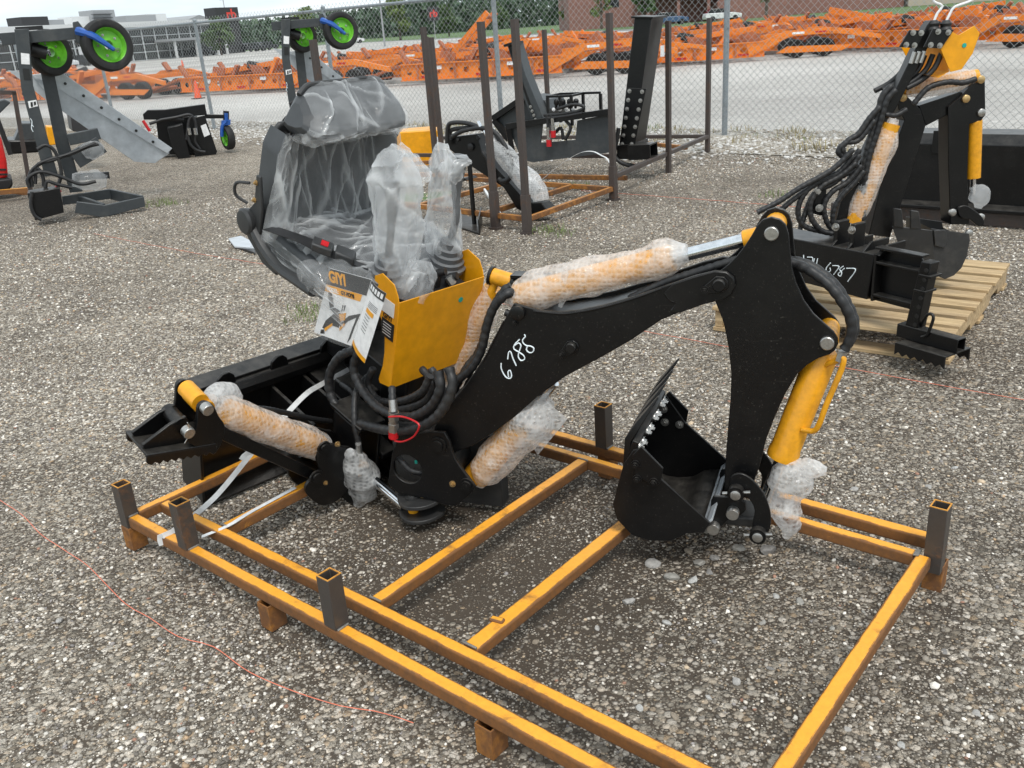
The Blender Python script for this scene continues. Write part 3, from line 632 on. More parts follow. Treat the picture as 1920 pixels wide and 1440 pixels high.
# ------------------------------------------------------------------ orange trailers beyond the fence
def make_trailer(low=True):
    t = thing('trailer_chassis', 'x', 'trailer')
    Lb = 4.6
    for sy in (-1, 1):
        yy = sy * 1.05
        w = B().holed(0, Lb, .16, .58, yy, -.02 * sy, [.25 + .42 * i for i in range(11)], .085)
        w.bx(0, Lb, yy - .07, yy + .07, .58, .61).bx(0, Lb, yy - .07, yy + .07, .13, .16)
        beam = w.obj('side_beam', 'trailer', t, smooth=0)
        for q in (.6, 2.2, 3.9): B().bx(q, q + .30, yy + sy * .012 - .006, yy + sy * .012 + .006, .20, .255).obj('reflector', 'refl', beam, smooth=0)
        for q in (1.0, 3.1): B().bx(q, q + .22, yy + sy * .012 - .006, yy + sy * .012 + .006, .42, .52).obj('white_label', 'white', beam, smooth=0)
        arch = [(4.2, .14), (4.7, .40), (5.25, .70), (6.35, .74), (7.6, .46), (7.6, .60), (6.45, .90), (5.15, .88), (4.5, .60), (4.1, .58)]
        gn = B().prism(arch, yy - .05, yy + .05).obj('gooseneck', 'trailer', t, smooth=0); B().bx(5.3, 5.62, yy + sy * .052 - .004, yy + sy * .052 + .004, .76, .83).obj('white_label', 'white', gn, smooth=0); B().bx(5.9, 6.2, yy + sy * .052 - .004, yy + sy * .052 + .004, .77, .82).obj('reflector', 'refl', gn, smooth=0)
        for k_ in range(4): B().bx(.5 + k_ * 1.1, .56 + k_ * 1.1, yy + sy * .0705 - .006, yy + sy * .0705 + .006, .16, .58).obj('web_stiffener', 'trust', beam, smooth=0)
        ramp_ = B().bar((-.1, yy * .9, .56), (-1.3, yy * .9, .20), .3, .07); ramp_.bar((-.1, yy * .9, .30), (-1.3, yy * .9, .16), .06, .05)
        ramp_.obj('ramp', 'trust', t, smooth=0)
    for i in range(7):
        B().bx(.3 + i * .68, .42 + i * .68, -1.0, 1.0, .50, .57).obj('cross_member', 'trust', t, smooth=0)
    for x in (5.45, 6.2):
        for sy in (-1, 1):
            wh = B().lathe((x, sy * .60, .30), (0, sy, 0), [(0, .17), (.0, .27), (.03, .295), (.22, .295), (.25, .27), (.25, .18)], 18).obj('wheel', 'tyre', t)
            B().lathe((x, sy * .60, .30), (0, sy, 0), [(.18, .17), (.23, .17), (.235, .08), (.26, .06)], 12).obj('rim', 'trust', wh)
        B().cyl((x, -.9, .30), (x, .9, .30), .05, n=8).obj('axle', 'trust', t)
    for x, s in ((1.0, 1), (2.6, -1), (4.0, 1)):
        for sy in (-1, 1):
            B().prism([(x, .6), (x + .5, .6), (x + .42 + .1 * s, .84), (x + .12 * s, .92)], sy * .7 - .03, sy * .7 + .03).obj('wheel_chock_plate', 'trust', t, smooth=0)
    for sy in (-1, 1): B().prism([(4.9, .20), (6.6, .16), (6.9, .34), (5.2, .40)], sy * 1.07 - .01, sy * 1.07 + .01).obj('side_skirt', 'trailer', t, smooth=0)
    for k_ in range(6): B().bar((.3 + k_ * .75, -.95 + .1 * k_, .62 + .03 * (k_ % 3)), (1.7 + k_ * .9, .95 - .25 * (k_ % 4), .66 + .10 * (k_ % 4)), .07, .12).obj('loose_rail', 'trailer' if k_ % 2 else 'trust', t, smooth=0)
    for x, h_, l_ in ((.2, .42, -.25), (2.0, .34, .2), (3.4, .5, .3), (5.7, .30, -.2)):
        for sy in (-1, 1): B().bar((x, sy * .88, .58 if x < 5 else .86), (x + l_, sy * .88, .58 + h_ if x < 5 else .86 + h_), .09, .16, up=(0, 1, 0)).obj('stanchion', 'trust' if x != 3.4 else 'trailer', t, smooth=0)
    B().bar((.4, .5, .72), (3.6, -.4, .80), .22, .18).obj('ramp_rail', 'trailer', t, smooth=0); B().bar((1.2, -.6, .70), (4.4, -.5, 1.02), .2, .16).obj('ramp_rail', 'trailer', t, smooth=0)
    for x, y in ((2.5, -.3), ): B().lathe((x, y - .15, .72), (.3, .2, 1), [(0, .2), (0, .27), (.04, .30), (.2, .30), (.24, .27), (.24, .2)], 16).obj('spare_tyre', 'tyre', t)
    B().bar((2.0, 0, .6), (3.9, .0, .66), .8, .04).obj('deck_plate', 'trust', t, smooth=0)
    B().bar((6.9, -.95, .74), (6.9, .95, .74), .12, .12, ).bar((7.4, 0, .68), (8.3, 0, .52), .12, .1).obj('drawbar', 'trailer', t, smooth=0)
    return t
T0 = make_trailer(); first = True
ORD = ['first', 'second', 'third', 'fourth', 'fifth', 'sixth', 'seventh', 'eighth', 'ninth', 'tenth', 'eleventh']
rows = [  # (name of the row, [(x, y, yaw)])
 ('row along the kerb', [(-41.5, 12.9, 16), (-33.6, 14.9, 10), (-26.6, 17.0, 14), (-19.4, 19.3, 24), (-15.7, 23.1, 28), (-10.6, 28.3, -11)]),
 ('second row back', [(-45, 17.5, 12), (-36.4, 19.4, 195), (-27.4, 21.2, 17), (-22.0, 24.0, 205), (-13.6, 27.9, 18), (-8.4, 31.6, 172), (-1.5, 29.4, -8)]),
 ('third row back', [(-30.5, 25.4, 20), (-21.5, 28.6, 202), (-17.6, 31.2, 22), (-10.2, 34.6, 10), (-2.6, 34.5, 170)]),
 ('fourth row back', [(-30.5, 31.5, 20), (-20.5, 35.0, 200), (-13.0, 38.8, 12), (-5.5, 39.5, 185), (1.5, 36.5, 0)]),
 ('farthest row', [(-24.5, 40.5, 18), (-15.5, 44.5, 195), (-7.5, 45.0, 8), (.5, 43.0, 182)]),
]
for ri, (rn, spots) in enumerate(rows):
    for i, (x, y, a) in enumerate(spots):
        Mw = Matrix.Translation((x, y, .012)) @ Matrix.Rotation(R(a + U(-3, 3)), 4, 'Z') @ Matrix.Diagonal((1, 1, U(.78, .92), 1))
        if first: o = T0; o.matrix_basis = Mw; first = False
        else: o = copy_tree(T0, None, Mw)
        o['label'] = 'orange trailer chassis beyond the fence, %s from the left in the %s' % (ORD[i], rn); o['group'] = 'orange trailer chassis'
# one raised drawbar and a few low stacked frames lean over the rows
for i, (x, y, a, tilt, lab) in enumerate([(-22.4, 24.6, 22, -42, 'orange ramp frame standing tilted up among the trailers near the fence posts'), (-10.5, 31.5, 20, 14, 'orange ramp frame lying sloped across the trailers above the black column'), (-5.0, 31.8, 160, 16, 'orange ramp frame lying sloped across trailers above the yellow console'), (-2.2, 33.5, 185, 20, 'orange ramp frame lying sloped at the edge of the trailer rows')]):
    Mw = Matrix.Translation((x, y, .75)) @ Matrix.Rotation(R(a), 4, 'Z') @ Matrix.Rotation(R(tilt), 4, 'Y')
    t = thing('ramp_frame', lab, 'ramp', Mw, 'orange ramp frames')
    for sy in (-.42, .42): B().bx(-1.6, 1.6, sy - .06, sy + .06, -.09, .09).obj('side_rail', 'trailer', t, smooth=0)
    for q in range(6): B().bx(-1.4 + q * .55, -1.28 + q * .55, -.36, .36, -.05, .05).obj('rung', 'trust', t, smooth=0)
kb = B().bar((-46, 11.6, .06), (-17.0, 20.3, .06), .35, .12).bar((-17.0, 20.3, .06), (-12.2, 28.0, .06), .35, .12).obj('kerb', 'curb', smooth=0, bev=.02); kb['kind'] = 'structure'

def cone(x, y, lab):
    t = thing('traffic_cone', lab, 'traffic cone', Matrix.Translation((x, y, .01)) @ Matrix.Scale(.7, 4), 'traffic cones on the lot')
    B().bx(-.2, .2, -.2, .2, 0, .04).obj('base', 'rubber', t); c = B().lathe((0, 0, .04), (0, 0, 1), [(0, .15), (.68, .035)], 16).obj('body', 'cone', t)
    B().lathe((0, 0, .36), (0, 0, 1), [(0, .089), (.14, .065)], 16).obj('band', 'white', c); B().lathe((0, 0, .56), (0, 0, 1), [(0, .057), (.1, .042)], 16).obj('band', 'white', c)
for (x, y), lab in zip([(-24.2186,15.1739),(-69.2137,42.5256)], ('orange traffic cone with white bands standing before the kerb of trailers', 'small distant orange traffic cone on the pale lot before the showroom')): cone(x, y, lab)

# ------------------------------------------------------------------ far buildings
FB = FRM((-131, 61, 0), 103)      # local x runs along the glass front to the right, local y towards the back is -y
FB = FB @ Matrix.Diagonal((1, 1, .84, 1))
sh = thing('showroom_building', 'long glass-fronted showroom with white roof edge and rooftop units', 'building', FB)
B().bx(-14, 31, -.3, 18, 0, 5.6).obj('wall', 'panelg', sh, smooth=0)
B().bx(-14.4, 31.6, -1.0, 18.4, 5.6, 6.5).obj('roof_edge', 'panelw', sh, smooth=0)
for i in range(18):
    for j in range(4):
        B().bx(-13.6 + i * 2.46, -11.26 + i * 2.46, -.42, -.36, .15 + j * 1.34, 1.40 + j * 1.34).obj('pane', 'darkglass', sh, smooth=0)
for i in range(19): B().bx(-13.72 + i * 2.46, -13.6 + i * 2.46, -.56, -.40, 0, 5.6).obj('mullion', 'mull', sh, smooth=0)
for j in range(5): B().bx(-13.7, 30.6, -.50, -.43, .05 + j * 1.34, .15 + j * 1.34).obj('transom', 'mull', sh, smooth=0)
B().bx(18, 30, -4.2, -.6, 2.9, 3.35).obj('canopy', 'panelg', sh, smooth=0)
for x in (18.6, 23, 27.5, 29.5): B().bx(x, x + .3, -4, -3.7, 0, 2.9).obj('canopy_post', 'panelw', sh, smooth=0)
B().bx(4, 9, -.62, -.57, 1.2, 3.0).obj('window_poster', 'panelw', sh, smooth=0)
for x, y, sx, sz, m_ in ((-1, 3, 4.2, 1.5, 'charcoal'), (3.5, 4, 3, 1.0, 'panelg'), (9.5, 6, 3.6, 1.5, 'panelw'), (12.6, 5, 4.0, 2.4, 'panelg'), (19.5, 6, 6, 1.4, 'panelg'), (24.5, 7, 4.2, 1.6, 'panelw')):
    u_ = B().bx(x, x + sx, y, y + 3, 6.5, 6.5 + sz).obj('rooftop_unit', m_, sh, smooth=0)
    if sz > 2:
        for k in range(3): B().bar((x - .3, y - .15, 7.0 + k * .6), (x + sx * .8, y - .15, 7.0 + k * .6), .5, .08).obj('louver', 'charcoal', u_, smooth=0)
B().cyl((-5, 4, 6.5), (-5, 4, 9.6), .06, n=6).obj('antenna', 'panelg', sh)
tw = thing('sign_tower', 'tall charcoal sign tower with a red emblem beside the showroom', 'sign', FB @ Matrix.Translation((33.5, -1.0, 0)))
B().bx(-1.9, 2.1, -1, 1, 0, 8.4).obj('tower', 'charcoal', tw, smooth=0); B().bx(-3.2, 2.1, -1.2, 1.2, 5.9, 8.41).obj('sign_panel', 'charcoal', tw, smooth=0)
text('lettering', 'rb', 2.6, 'signred', tw, FB @ Matrix.Translation((32.6, -2.25, 6.3)) @ Matrix.Rotation(R(90), 4, 'X'), bold=.05, ext=.02)
wb = thing('white_building', 'low white building with a sloped roof behind the sign tower', 'building', FB @ Matrix.Translation((37, 14, 0)))
B().bx(0, 12, 0, 14, 0, 6.2).obj('wall', 'panelw', wb, smooth=0); B().prism([(-.4, 6.2), (12.4, 6.2), (6, 8.0)], -.4, 14.4).obj('roof', 'panelg', wb, smooth=0)
RBF = FRM((-78, 108, 0), 40)
rb = thing('brick_building', 'red brick school-like building with a red metal porch roof beyond the trailers', 'building', RBF)
B().bx(0, 46, 0, 22, 0, 6.2).obj('wall', 'brick', rb, smooth=0); B().bx(-.3, 46.3, -.3, 22.3, 6.2, 6.7).obj('parapet', 'panelg', rb, smooth=0)
B().bx(10, 31, 4, 20, 6.7, 11).obj('upper_storey', 'brick', rb, smooth=0); B().bx(22, 46, 2.2, 3.6, 6.7, 9.8).obj('red_fascia', 'redroof', rb, smooth=0)
for x in (5.6, 33, 38.5): B().bx(x, x + 1.3, -.06, .02, 2.6, 4.8).obj('window', 'darkglass', rb, smooth=0)
B().prism([(9, 3.3), (13.0, 5.4), (22.5, 5.4), (19.5, 3.3)], -5, -.3).obj('porch_roof', 'redroof', rb, smooth=0)
B().prism([(19.2, 2.2), (23.8, 5.6), (29, 2.2), (29, 0), (19.2, 0)], -5.4, -.4).obj('porch_gable', 'brick', rb, smooth=0)
for x in (10, 14, 18): B().bx(x, x + .4, -4.6, -4.2, 0, 3.3).obj('porch_post', 'brick', rb, smooth=0)
tb = thing('tan_building', 'tan building wing with small square windows seen through the fence', 'building', FRM((-42, 137, 0), 30))
B().bx(0, 40, 0, 16, 0, 7.5).obj('wall', 'tan', tb, smooth=0); B().bx(-.3, 40.3, -.3, 16.3, 7.5, 8).obj('parapet', 'panelw', tb, smooth=0)
for i in range(9):
    for j in range(2): B().bx(1.5 + i * 4.3, 3.3 + i * 4.3, -.06, .02, 1.6 + j * 3.0, 3.4 + j * 3.0).obj('window', 'darkglass', tb, smooth=0)
# parked cars far off
def car(x, y, a, m_, lab):
    t = thing('parked_car', lab, 'car', Matrix.Translation((x, y, .01)) @ Matrix.Rotation(R(a), 4, 'Z'), 'cars parked far beyond the lot')
    B().prism([(-2.2, .3), (2.2, .3), (2.25, .75), (1.2, .95), (-2.1, .98), (-2.25, .6)], -.88, .88).obj('body', m_, t, bev=.06)
    B().prism([(1.0, .95), (.35, 1.45), (-1.5, 1.48), (-2.0, .97)], -.76, .76).obj('cabin', 'darkglass', t, bev=.05)
    for xx in (-1.35, 1.4):
        for s in (-1, 1): B().lathe((xx, s * .7, .32), (0, s, 0), [(0, .32), (.2, .32), (.2, .2)], 14).obj('wheel', 'tyre', t)
for x, y, a, m_, lab in [(-127.0, 57.0, 12, 'carw', 'white car parked before the left end of the showroom'), (-127.2, 60.4, 12, 'carw', 'second white car parked before the showroom glass'), (-127.6, 63.9, 12, 'card', 'dark car parked before the showroom glass'), (-133, 85.6, 16, 'card', 'dark car parked under the showroom canopy'), (-137, 98, 100, 'card', 'long dark car parked behind the round tree at the sign tower'), (-140, 103, 98, 'card', 'dark car at the end of the sign tower car row'), (-60, 104, 40, 'carb', 'blue-grey car parked in front of the tan building'), (-55, 108, 42, 'carw', 'silver-white car parked in front of the tan building'), (-139, 122, 60, 'carw', 'white vehicle parked far behind the trailers below the trees')]: car(x, y, a, m_, lab)

# ------------------------------------------------------------------ trees
def crown_mesh(r, h, n, sz, seed, squash=1.0):
    q = random.Random(seed); b = B(); cl = []
    for _ in range(16):
        a = q.uniform(0, 6.28); z = q.uniform(.12, .95); rr = r * (1 - .75 * abs(z - .42)) * q.uniform(.15, .85); cl.append((Vector((rr * math.cos(a), rr * math.sin(a), h * z)), r * q.uniform(.22, .45)))
    for i in range(n):
        c, cr_ = cl[i % len(cl)]; d = Vector((q.gauss(0, 1), q.gauss(0, 1), q.gauss(0, 1))).normalized(); p = c + d * cr_ * q.uniform(.55, 1.1)
        u = Vector((q.gauss(0, 1), q.gauss(0, 1), q.gauss(0, .5))).normalized(); v = d.cross(u); s = sz * q.uniform(.6, 1.4)
        if v.length < .1: continue
        v.normalize(); b.add([p - u * s, p + v * s * .6, p + u * s, p - v * s * .6 + d * s * .4], [(0, 1, 2, 3)])
    return b
def tree(x, y, h, r, leaf, lab, seed, group='planted trees far off'):
    t = thing('tree', lab, 'tree', Matrix.Translation((x, y, 0)), group)
    tr = B().tube([(0, 0, 0), (.05 * h * .1, 0, h * .3), (0, .03 * h * .1, h * .75)], lambda s, f: .03 * h * (1 - .7 * f), 7)
    for k in range(5):
        a = k * 1.3 + seed; z = h * (.32 + .09 * k); tr.tube([(0, 0, z), (r * .5 * math.cos(a), r * .5 * math.sin(a), z + h * .14)], lambda s, f: .012 * h * (1 - .7 * f), 5)
    tr.obj('trunk', 'bark', t); crown_mesh(r, h * .86, 1500, r * .11, seed).obj('crown', leaf, t, Matrix.Translation((x, y, h * .16)), smooth=0)
for i, (x, y, h, r, lf, lab) in enumerate([(-122.5, 82.0, 4.4, 2.5, 'leafm', 'round olive tree in front of the charcoal sign tower'),
   (-150, 120, 7.2, 2.4, 'leafl', 'yellow-green tree behind the second grey leveler wheel'), (-132, 128, 8.2, 3.0, 'leafl', 'tall light green tree right of the second green-rimmed wheel'),
   (-124, 133, 5.2, 2.2, 'leafm', 'small green tree between the tall light tree and the rack posts'), (-118, 140, 5.4, 2.3, 'leafm', 'small green tree left of the tall stake posts'),
   (-84, 118, 7.0, 3.0, 'leafl', 'bushy bright green tree at the left end of the brick building'), (-70, 104, 6.6, 1.5, 'leafl', 'narrow young tree before the brick building'),
   (-60.5, 99, 6.8, 1.9, 'leafm', 'young tree before the brick porch gable'), (-47, 103, 7.2, 1.8, 'leafm', 'young tree beside the fence post before the tan building'),
   (-138, 40, 7.5, 3.6, 'leafd', 'dark tree at the far left edge behind the grey leveler'), (-150, 45, 8.0, 4.0, 'leafd', 'second dark tree at the far left edge')]): tree(x, y, h, r, lf, lab, i)
# the far wood: one mass
b = B(); q = random.Random(4)
for k in range(230):
    t = k / 229; ang = R(154 - 44 * t); d = 330 + 60 * q.random(); cx, cy = d * math.cos(ang), d * math.sin(ang)
    top = (7 + 8.5 * min(1, max(0, (t - .25) * 1.8)) if t > .2 else 7) * (.8 + .35 * q.random()) + 1.5; rr = 5 + 4 * q.random()
    for i in range(130):
        a = q.uniform(0, 6.28); z = q.random(); w_ = rr * math.sqrt(max(.05, 1 - (z * 1.05 - .3) ** 2)); p = Vector((cx + w_ * math.cos(a), cy + w_ * math.sin(a), top * z))
        u = Vector((q.gauss(0, 1), q.gauss(0, 1), q.gauss(0, 1))).normalized(); v = u.cross(Vector((q.gauss(0, 1), q.gauss(0, 1), q.gauss(0, 1)))).normalized(); s = q.uniform(.5, 1.3)
        b.add([p - u * s, p + v * s * .7, p + u * s, p - v * s * .7], [(0, 1, 2, 3)])
tag(b.obj('distant_wood', 'leafd', smooth=0), 'belt of dark green woodland along the horizon', 'wood', kind='stuff')
def pole(x, y, h, lab):
    t = thing('light_pole', lab, 'light pole', Matrix.Translation((x, y, 0)), 'tall light poles'); B().cyl((0, 0, 0), (0, 0, h), .11, .06, n=8).obj('pole', 'panelg', t); B().bx(-.9, .9, -.15, .15, h, h + .15).obj('lamp_head', 'panelg', t)
pole(-80, 75, 11, 'thin grey light pole rising above the trees right of the wheel'); pole(-152, 104, 9, 'thin light pole beside the sign tower')
sg = thing('roadside_sign', 'small charcoal roadside sign with a red emblem above the trailers', 'sign', FRM((-95, 99, 0), 42)); B().cyl((0, 0, 0), (0, 0, 2.6), .06, n=6).obj('post', 'panelg', sg); B().bx(-.8, .8, -.05, .05, 2.6, 4.4).obj('panel', 'charcoal', sg, smooth=0)
text('lettering', 'rb', 1.3, 'signred', sg, FRM((-95, 99, 0), 42) @ Matrix.Translation((-.55, -.08, 3.1)) @ Matrix.Rotation(R(90), 4, 'X'), bold=.02)

M['footrust'] = rusty('foot_rust', (.42, .17, .025), (.22, .085, .02), (.06, .04, .028), .55, .12)
# ================================================================== the orange shipping frame in front
fr_ = thing('steel_shipping_frame', 'orange painted steel tube shipping frame lying on the gravel under the backhoe', 'frame', Matrix.Translation((-1.46, 1.6, 0)))
TZ0, TZ1 = .078, .113
def rail(x0, x1, y0, y1, z0=TZ0, z1=TZ1, name='rail', mat='rail'): return B().bx(x0, x1, y0, y1, z0, z1).obj(name, mat, fr_, I4, bev=.0062, seg=4)
rail(-2.432, -.50, 1.0237, 1.0590); rail(-2.430, -.497, 1.1275, 1.1605)
rail(-2.430, -.497, 2.0515, 2.0835); rail(-2.432, -.48, 2.1480, 2.1850)
rail(-2.468, -2.433, 1.062, 2.185, name='end_beam'); rail(-.4955, -.459, 1.022, 2.068, name='end_beam')
rail(-2.155, -2.118, 1.161, 2.051, .079, .1135, name='cross_beam'); rail(-1.515, -1.476, 1.161, 2.051, .080, .114, name='cross_beam')
rail(-1.207, -1.163, 1.161, 2.051, .077, .109, name='cross_beam')
def stub(x, y, z0, z1, w=.042):
    o = B().hollow((x, y, z0), (x, y, z1), w, w, .0035, up=(1, 0, 0)).obj('stub_post', 'steel', fr_, I4, bev=.0012)
    B().hollow((x, y, z1 + .0002), (x, y, z1 + .0022), w - .0006, w - .0006, .0032, up=(1, 0, 0)).obj('cut_edge', 'edge', o, I4)
stub(-2.454, 1.040, .072, .214); stub(-2.128, 1.042, .1135, .252); stub(-1.500, 1.044, .1135, .250); stub(-1.492, 2.166, .1135, .258); stub(-.458, 2.090, .066, .248)
for x, y in ((-2.452, 1.042), (-1.765, 1.040), (-1.022, 1.040), (-.50, 1.040), (-.458, 2.115), (-1.49, 2.18), (-2.45, 2.17), (-1.1, 2.18)):
    B().hollow((x, y, .001), (x, y, .077), .050, .046, .004, up=(1, 0, 0)).obj('foot', 'footrust', fr_, I4, bev=.0015)
for x, y, sx, sy in ((-1.476, 1.043, .006, .034), (-2.106, 1.043, .006, .034), (-1.47, 2.166, .006, .034), (-2.43, 1.043, .006, .03), (-.492, 2.066, .012, .03), (-1.4955, 2.049, .04, .006), (-1.4955, 1.163, .04, .006), (-1.185, 1.163, .044, .006), (-2.136, 1.163, .038, .006), (-.4965, 2.067, .006, .034)):
    B().box((x, y, .1145), (sx, sy, .006)).obj('weld_bead', 'weld', fr_, I4, bev=.002)
wc = [(-1.1951,1.2721)][0]; B().box((wc[0], wc[1], .110), (.036, .018, .010), Matrix.Rotation(.2, 3, 'Z')).obj('clamp_lug', 'rail', fr_, I4, bev=.004)

# ================================================================== backhoe in front
MF = FRM((-1.8375,1.8112,0.5600),-6.5,18)
BO = FRM((-1.1106,1.9471,0.0000),19,0)
bh = thing('backhoe_attachment', 'black and yellow backhoe attachment with film-wrapped seat strapped on the orange frame', 'backhoe', Matrix.Translation((-1.8, 1.8, 0)))
def arcs(o, n=4): return smooth2(o, n)
# ---- boom
BOOM = [(-0.4125,0.714),(-0.3799,0.7065),(-0.3359,0.6967),(-0.2845,0.696),(-0.2336,0.7026),(-0.1692,0.7183),(-0.0856,0.7456),(-0.0047,0.7774),(0.0605,0.8024),(0.1114,0.8172),(0.1392,0.8153),(0.157,0.8014),(0.1613,0.7817),(0.153,0.7601),(0.133,0.7459),(0.1101,0.7423),(0.0611,0.7252),(-0.0185,0.6869),(-0.1015,0.6254),(-0.1881,0.57),(-0.2785,0.5152),(-0.3577,0.4528),(-0.4329,0.382),(-0.5016,0.3258),(-0.5719,0.2779),(-0.6341,0.2471),(-0.6821,0.2489),(-0.7025,0.2834),(-0.6855,0.3282),(-0.6457,0.3828),(-0.6019,0.4363),(-0.576,0.4661),(-0.5464,0.5053),(-0.5027,0.5667),(-0.4698,0.6242),(-0.4399,0.6711)]
bo = B().prism(BOOM, -.074, -.062).prism(BOOM, .062, .074).obj('boom', 'black', bh, BO, bev=.0025)
BIN = [(-0.4011,0.6796),(-0.289,0.6818),(-0.1728,0.7044),(-0.0071,0.7629),(0.0908,0.7947),(0.0849,0.7499),(0.0459,0.7278),(-0.0344,0.6893),(-0.1184,0.6261),(-0.2818,0.5226),(-0.445,0.3854),(-0.5673,0.2916),(-0.6365,0.2759),(-0.6598,0.2994),(-0.6261,0.3793),(-0.5503,0.4811)]
B().prism(BIN, -.0615, .0615).obj('web_plate', 'black', bo, BO)
def pin(px, y, r, name='pin', mat='zinc', t=.012, par=bh, Mw=BO):
    """end of a pin standing proud of a plate; px in plate coordinates"""
    return B().lathe((px[0], y, px[1]), (0, -1, 0), [(-.004, r), (t - .002, r), (t, r - .002)], 22).obj(name, mat, par, Mw)
def keeper(c, c2, y, r, par=bo):
    """flat keeper plate with a pin boss and a small bolt"""
    c, c2 = Vector((c[0], c[1])), Vector((c2[0], c2[1])); d = (c2 - c); L = d.length; d.normalize(); n = Vector((-d.y, d.x))
    o = [c + n * r, c2 + n * r * .45, c2 + d * r * .45, c2 - n * r * .45, c - n * r, c - d * r * .8 - n * r * .6, c - d * r, c - d * r * .8 + n * r * .6]
    B().prism([(p.x, p.y) for p in o], y - .006, y).obj('keeper_plate', 'black', par, BO, bev=.0015)
    B().lathe((c.x, y - .006, c.y), (0, -1, 0), [(0, r * .72), (.010, r * .72), (.013, r * .6)], 20).obj('pin_boss', 'black', par, BO)
    bolt((c2.x, y - .006, c2.y), (0, -1, 0), r * .36, par, BO, 'black')
K = [(-0.4006,0.6894),(-0.4132,0.6604),(-0.2553,0.6017),(-0.2845,0.5774),(0.1246,0.7858),(0.0904,0.7699)]
keeper(K[2], K[3], -.074, .020); keeper(K[4], K[5], -.0772, .022); 
B().lathe((K[0][0], -.074, K[0][1]), (0, -1, 0), [(0, .020), (.010, .020), (.012, .015)], 20).obj('pin_boss', 'black', bo, BO); bolt((K[1][0], -.074, K[1][1]), (0, -1, 0), .007, bo, BO, 'black')
B().cyl((K[1][0] - .034, -.05, K[1][1] + .02), (K[1][0] - .012, -.05, K[1][1] + .012), .010, n=10).obj('grease_pipe', 'black2', bo, BO)
S = [[(600,1085),(598,1140),(625,1205),(662,1250),(703,1255),(716,1222),(700,1165),(676,1185),(682,1240)], [(672,1040),(684,962),(706,958),(730,1030),(768,1115)], [(806,818),(748,878),(742,925),(800,962),(852,1000),(862,1040),(822,1056),(790,1012),(802,950),(822,890),(795,858),(752,886)], [(855,760),(866,790),(832,832),(842,880),(872,935),(925,962),(972,932),(972,890),(930,872),(872,850),(842,822)]]
WR6 = [(-0.4604,0.5418),(-0.462,0.5273),(-0.4562,0.5107),(-0.4474,0.4995),(-0.4366,0.4989),(-0.4327,0.5078),(-0.4357,0.5225),(-0.4424,0.5169),(-0.4419,0.5024),(-0.4407,0.5548),(-0.4361,0.5752),(-0.4302,0.5765),(-0.4254,0.5583),(-0.4171,0.5369),(-0.4021,0.614),(-0.4179,0.5978),(-0.4203,0.5856),(-0.4062,0.5771),(-0.3934,0.5681),(-0.3915,0.558),(-0.4021,0.5532),(-0.4095,0.564),(-0.4053,0.5802),(-0.3992,0.5959),(-0.4056,0.6036),(-0.4172,0.5957),(-0.3879,0.6288),(-0.3852,0.623),(-0.3935,0.6134),(-0.3925,0.6044),(-0.3839,0.5973),(-0.3718,0.5964),(-0.363,0.5909),(-0.3667,0.58),(-0.3775,0.5778),(-0.3846,0.5865),(-0.3793,0.5975),(-0.374,0.6085),(-0.3749,0.619),(-0.3837,0.623)]
cuts = [0, 9, 14, 26, 37]
for i_ in range(4): handwriting('number_mark', [WR6[cuts[i_]:cuts[i_ + 1]]], lambda p: (p[0], -.0745, p[1]), .0024, bo, BO)
for pts in ([(-0.358,-0.0745,0.6959),(-0.2846,-0.0745,0.6918),(-0.2336,-0.0745,0.6985),(-0.1692,-0.0745,0.7142),(-0.0855,-0.0745,0.7416),(-0.0179,-0.0745,0.7689)], [(-0.01,-0.0745,0.7582),(0.0032,-0.0745,0.7409),(0.0191,-0.0745,0.7319),(0.0072,-0.0745,0.7134)], [(-0.5159,-0.0745,0.5394),(-0.479,-0.0745,0.604),(-0.4434,-0.0745,0.6636)]):
    Pw = smooth_path(pts, .004); B().tube(Pw, lambda s, f: .0022 + .0009 * abs(math.sin(s * 420)), 6).obj('weld_bead', 'black', bo, BO)
# ---- dipper stick: two plates and the web between them
STK = [(0.1945,0.9034),(0.2048,0.9238),(0.2175,0.9389),(0.2365,0.9453),(0.2557,0.9404),(0.2693,0.9281),(0.2775,0.9045),(0.2814,0.8718),(0.2883,0.826),(0.299,0.7901),(0.3186,0.7477),(0.3428,0.7144),(0.3667,0.6934),(0.3901,0.6728),(0.4006,0.6573),(0.4023,0.6426),(0.3966,0.626),(0.3853,0.615),(0.3604,0.6037),(0.3357,0.5851),(0.3123,0.5569),(0.2878,0.5053),(0.2662,0.4424),(0.2469,0.3765),(0.2341,0.3034),(0.2218,0.2552),(0.2178,0.2104),(0.1441,0.1717),(0.1447,0.2776),(0.1493,0.3812),(0.1547,0.4813),(0.1548,0.5499),(0.1468,0.6164),(0.1337,0.6819),(0.1106,0.7394),(0.087,0.763),(0.0995,0.7944),(0.1432,0.8319),(0.1609,0.8514),(0.1805,0.8789)]
st = B().prism(STK, -.060, -.050).prism(STK, .050, .060).obj('dipper_stick', 'black', bh, BO, bev=.002)
B().prism([(-0.0101,0.7595),(0.0111,0.7807),(0.0605,0.7997),(0.1114,0.8159),(0.1392,0.814),(0.1558,0.8),(0.16,0.7816),(0.1517,0.7614),(0.133,0.7472),(0.087,0.7332),(0.0283,0.7086),(0.0057,0.7118),(0.019,0.7331),(0.0031,0.7407)], -.0772, -.0742).obj('doubler_plate', 'black', bo, BO, bev=.001)
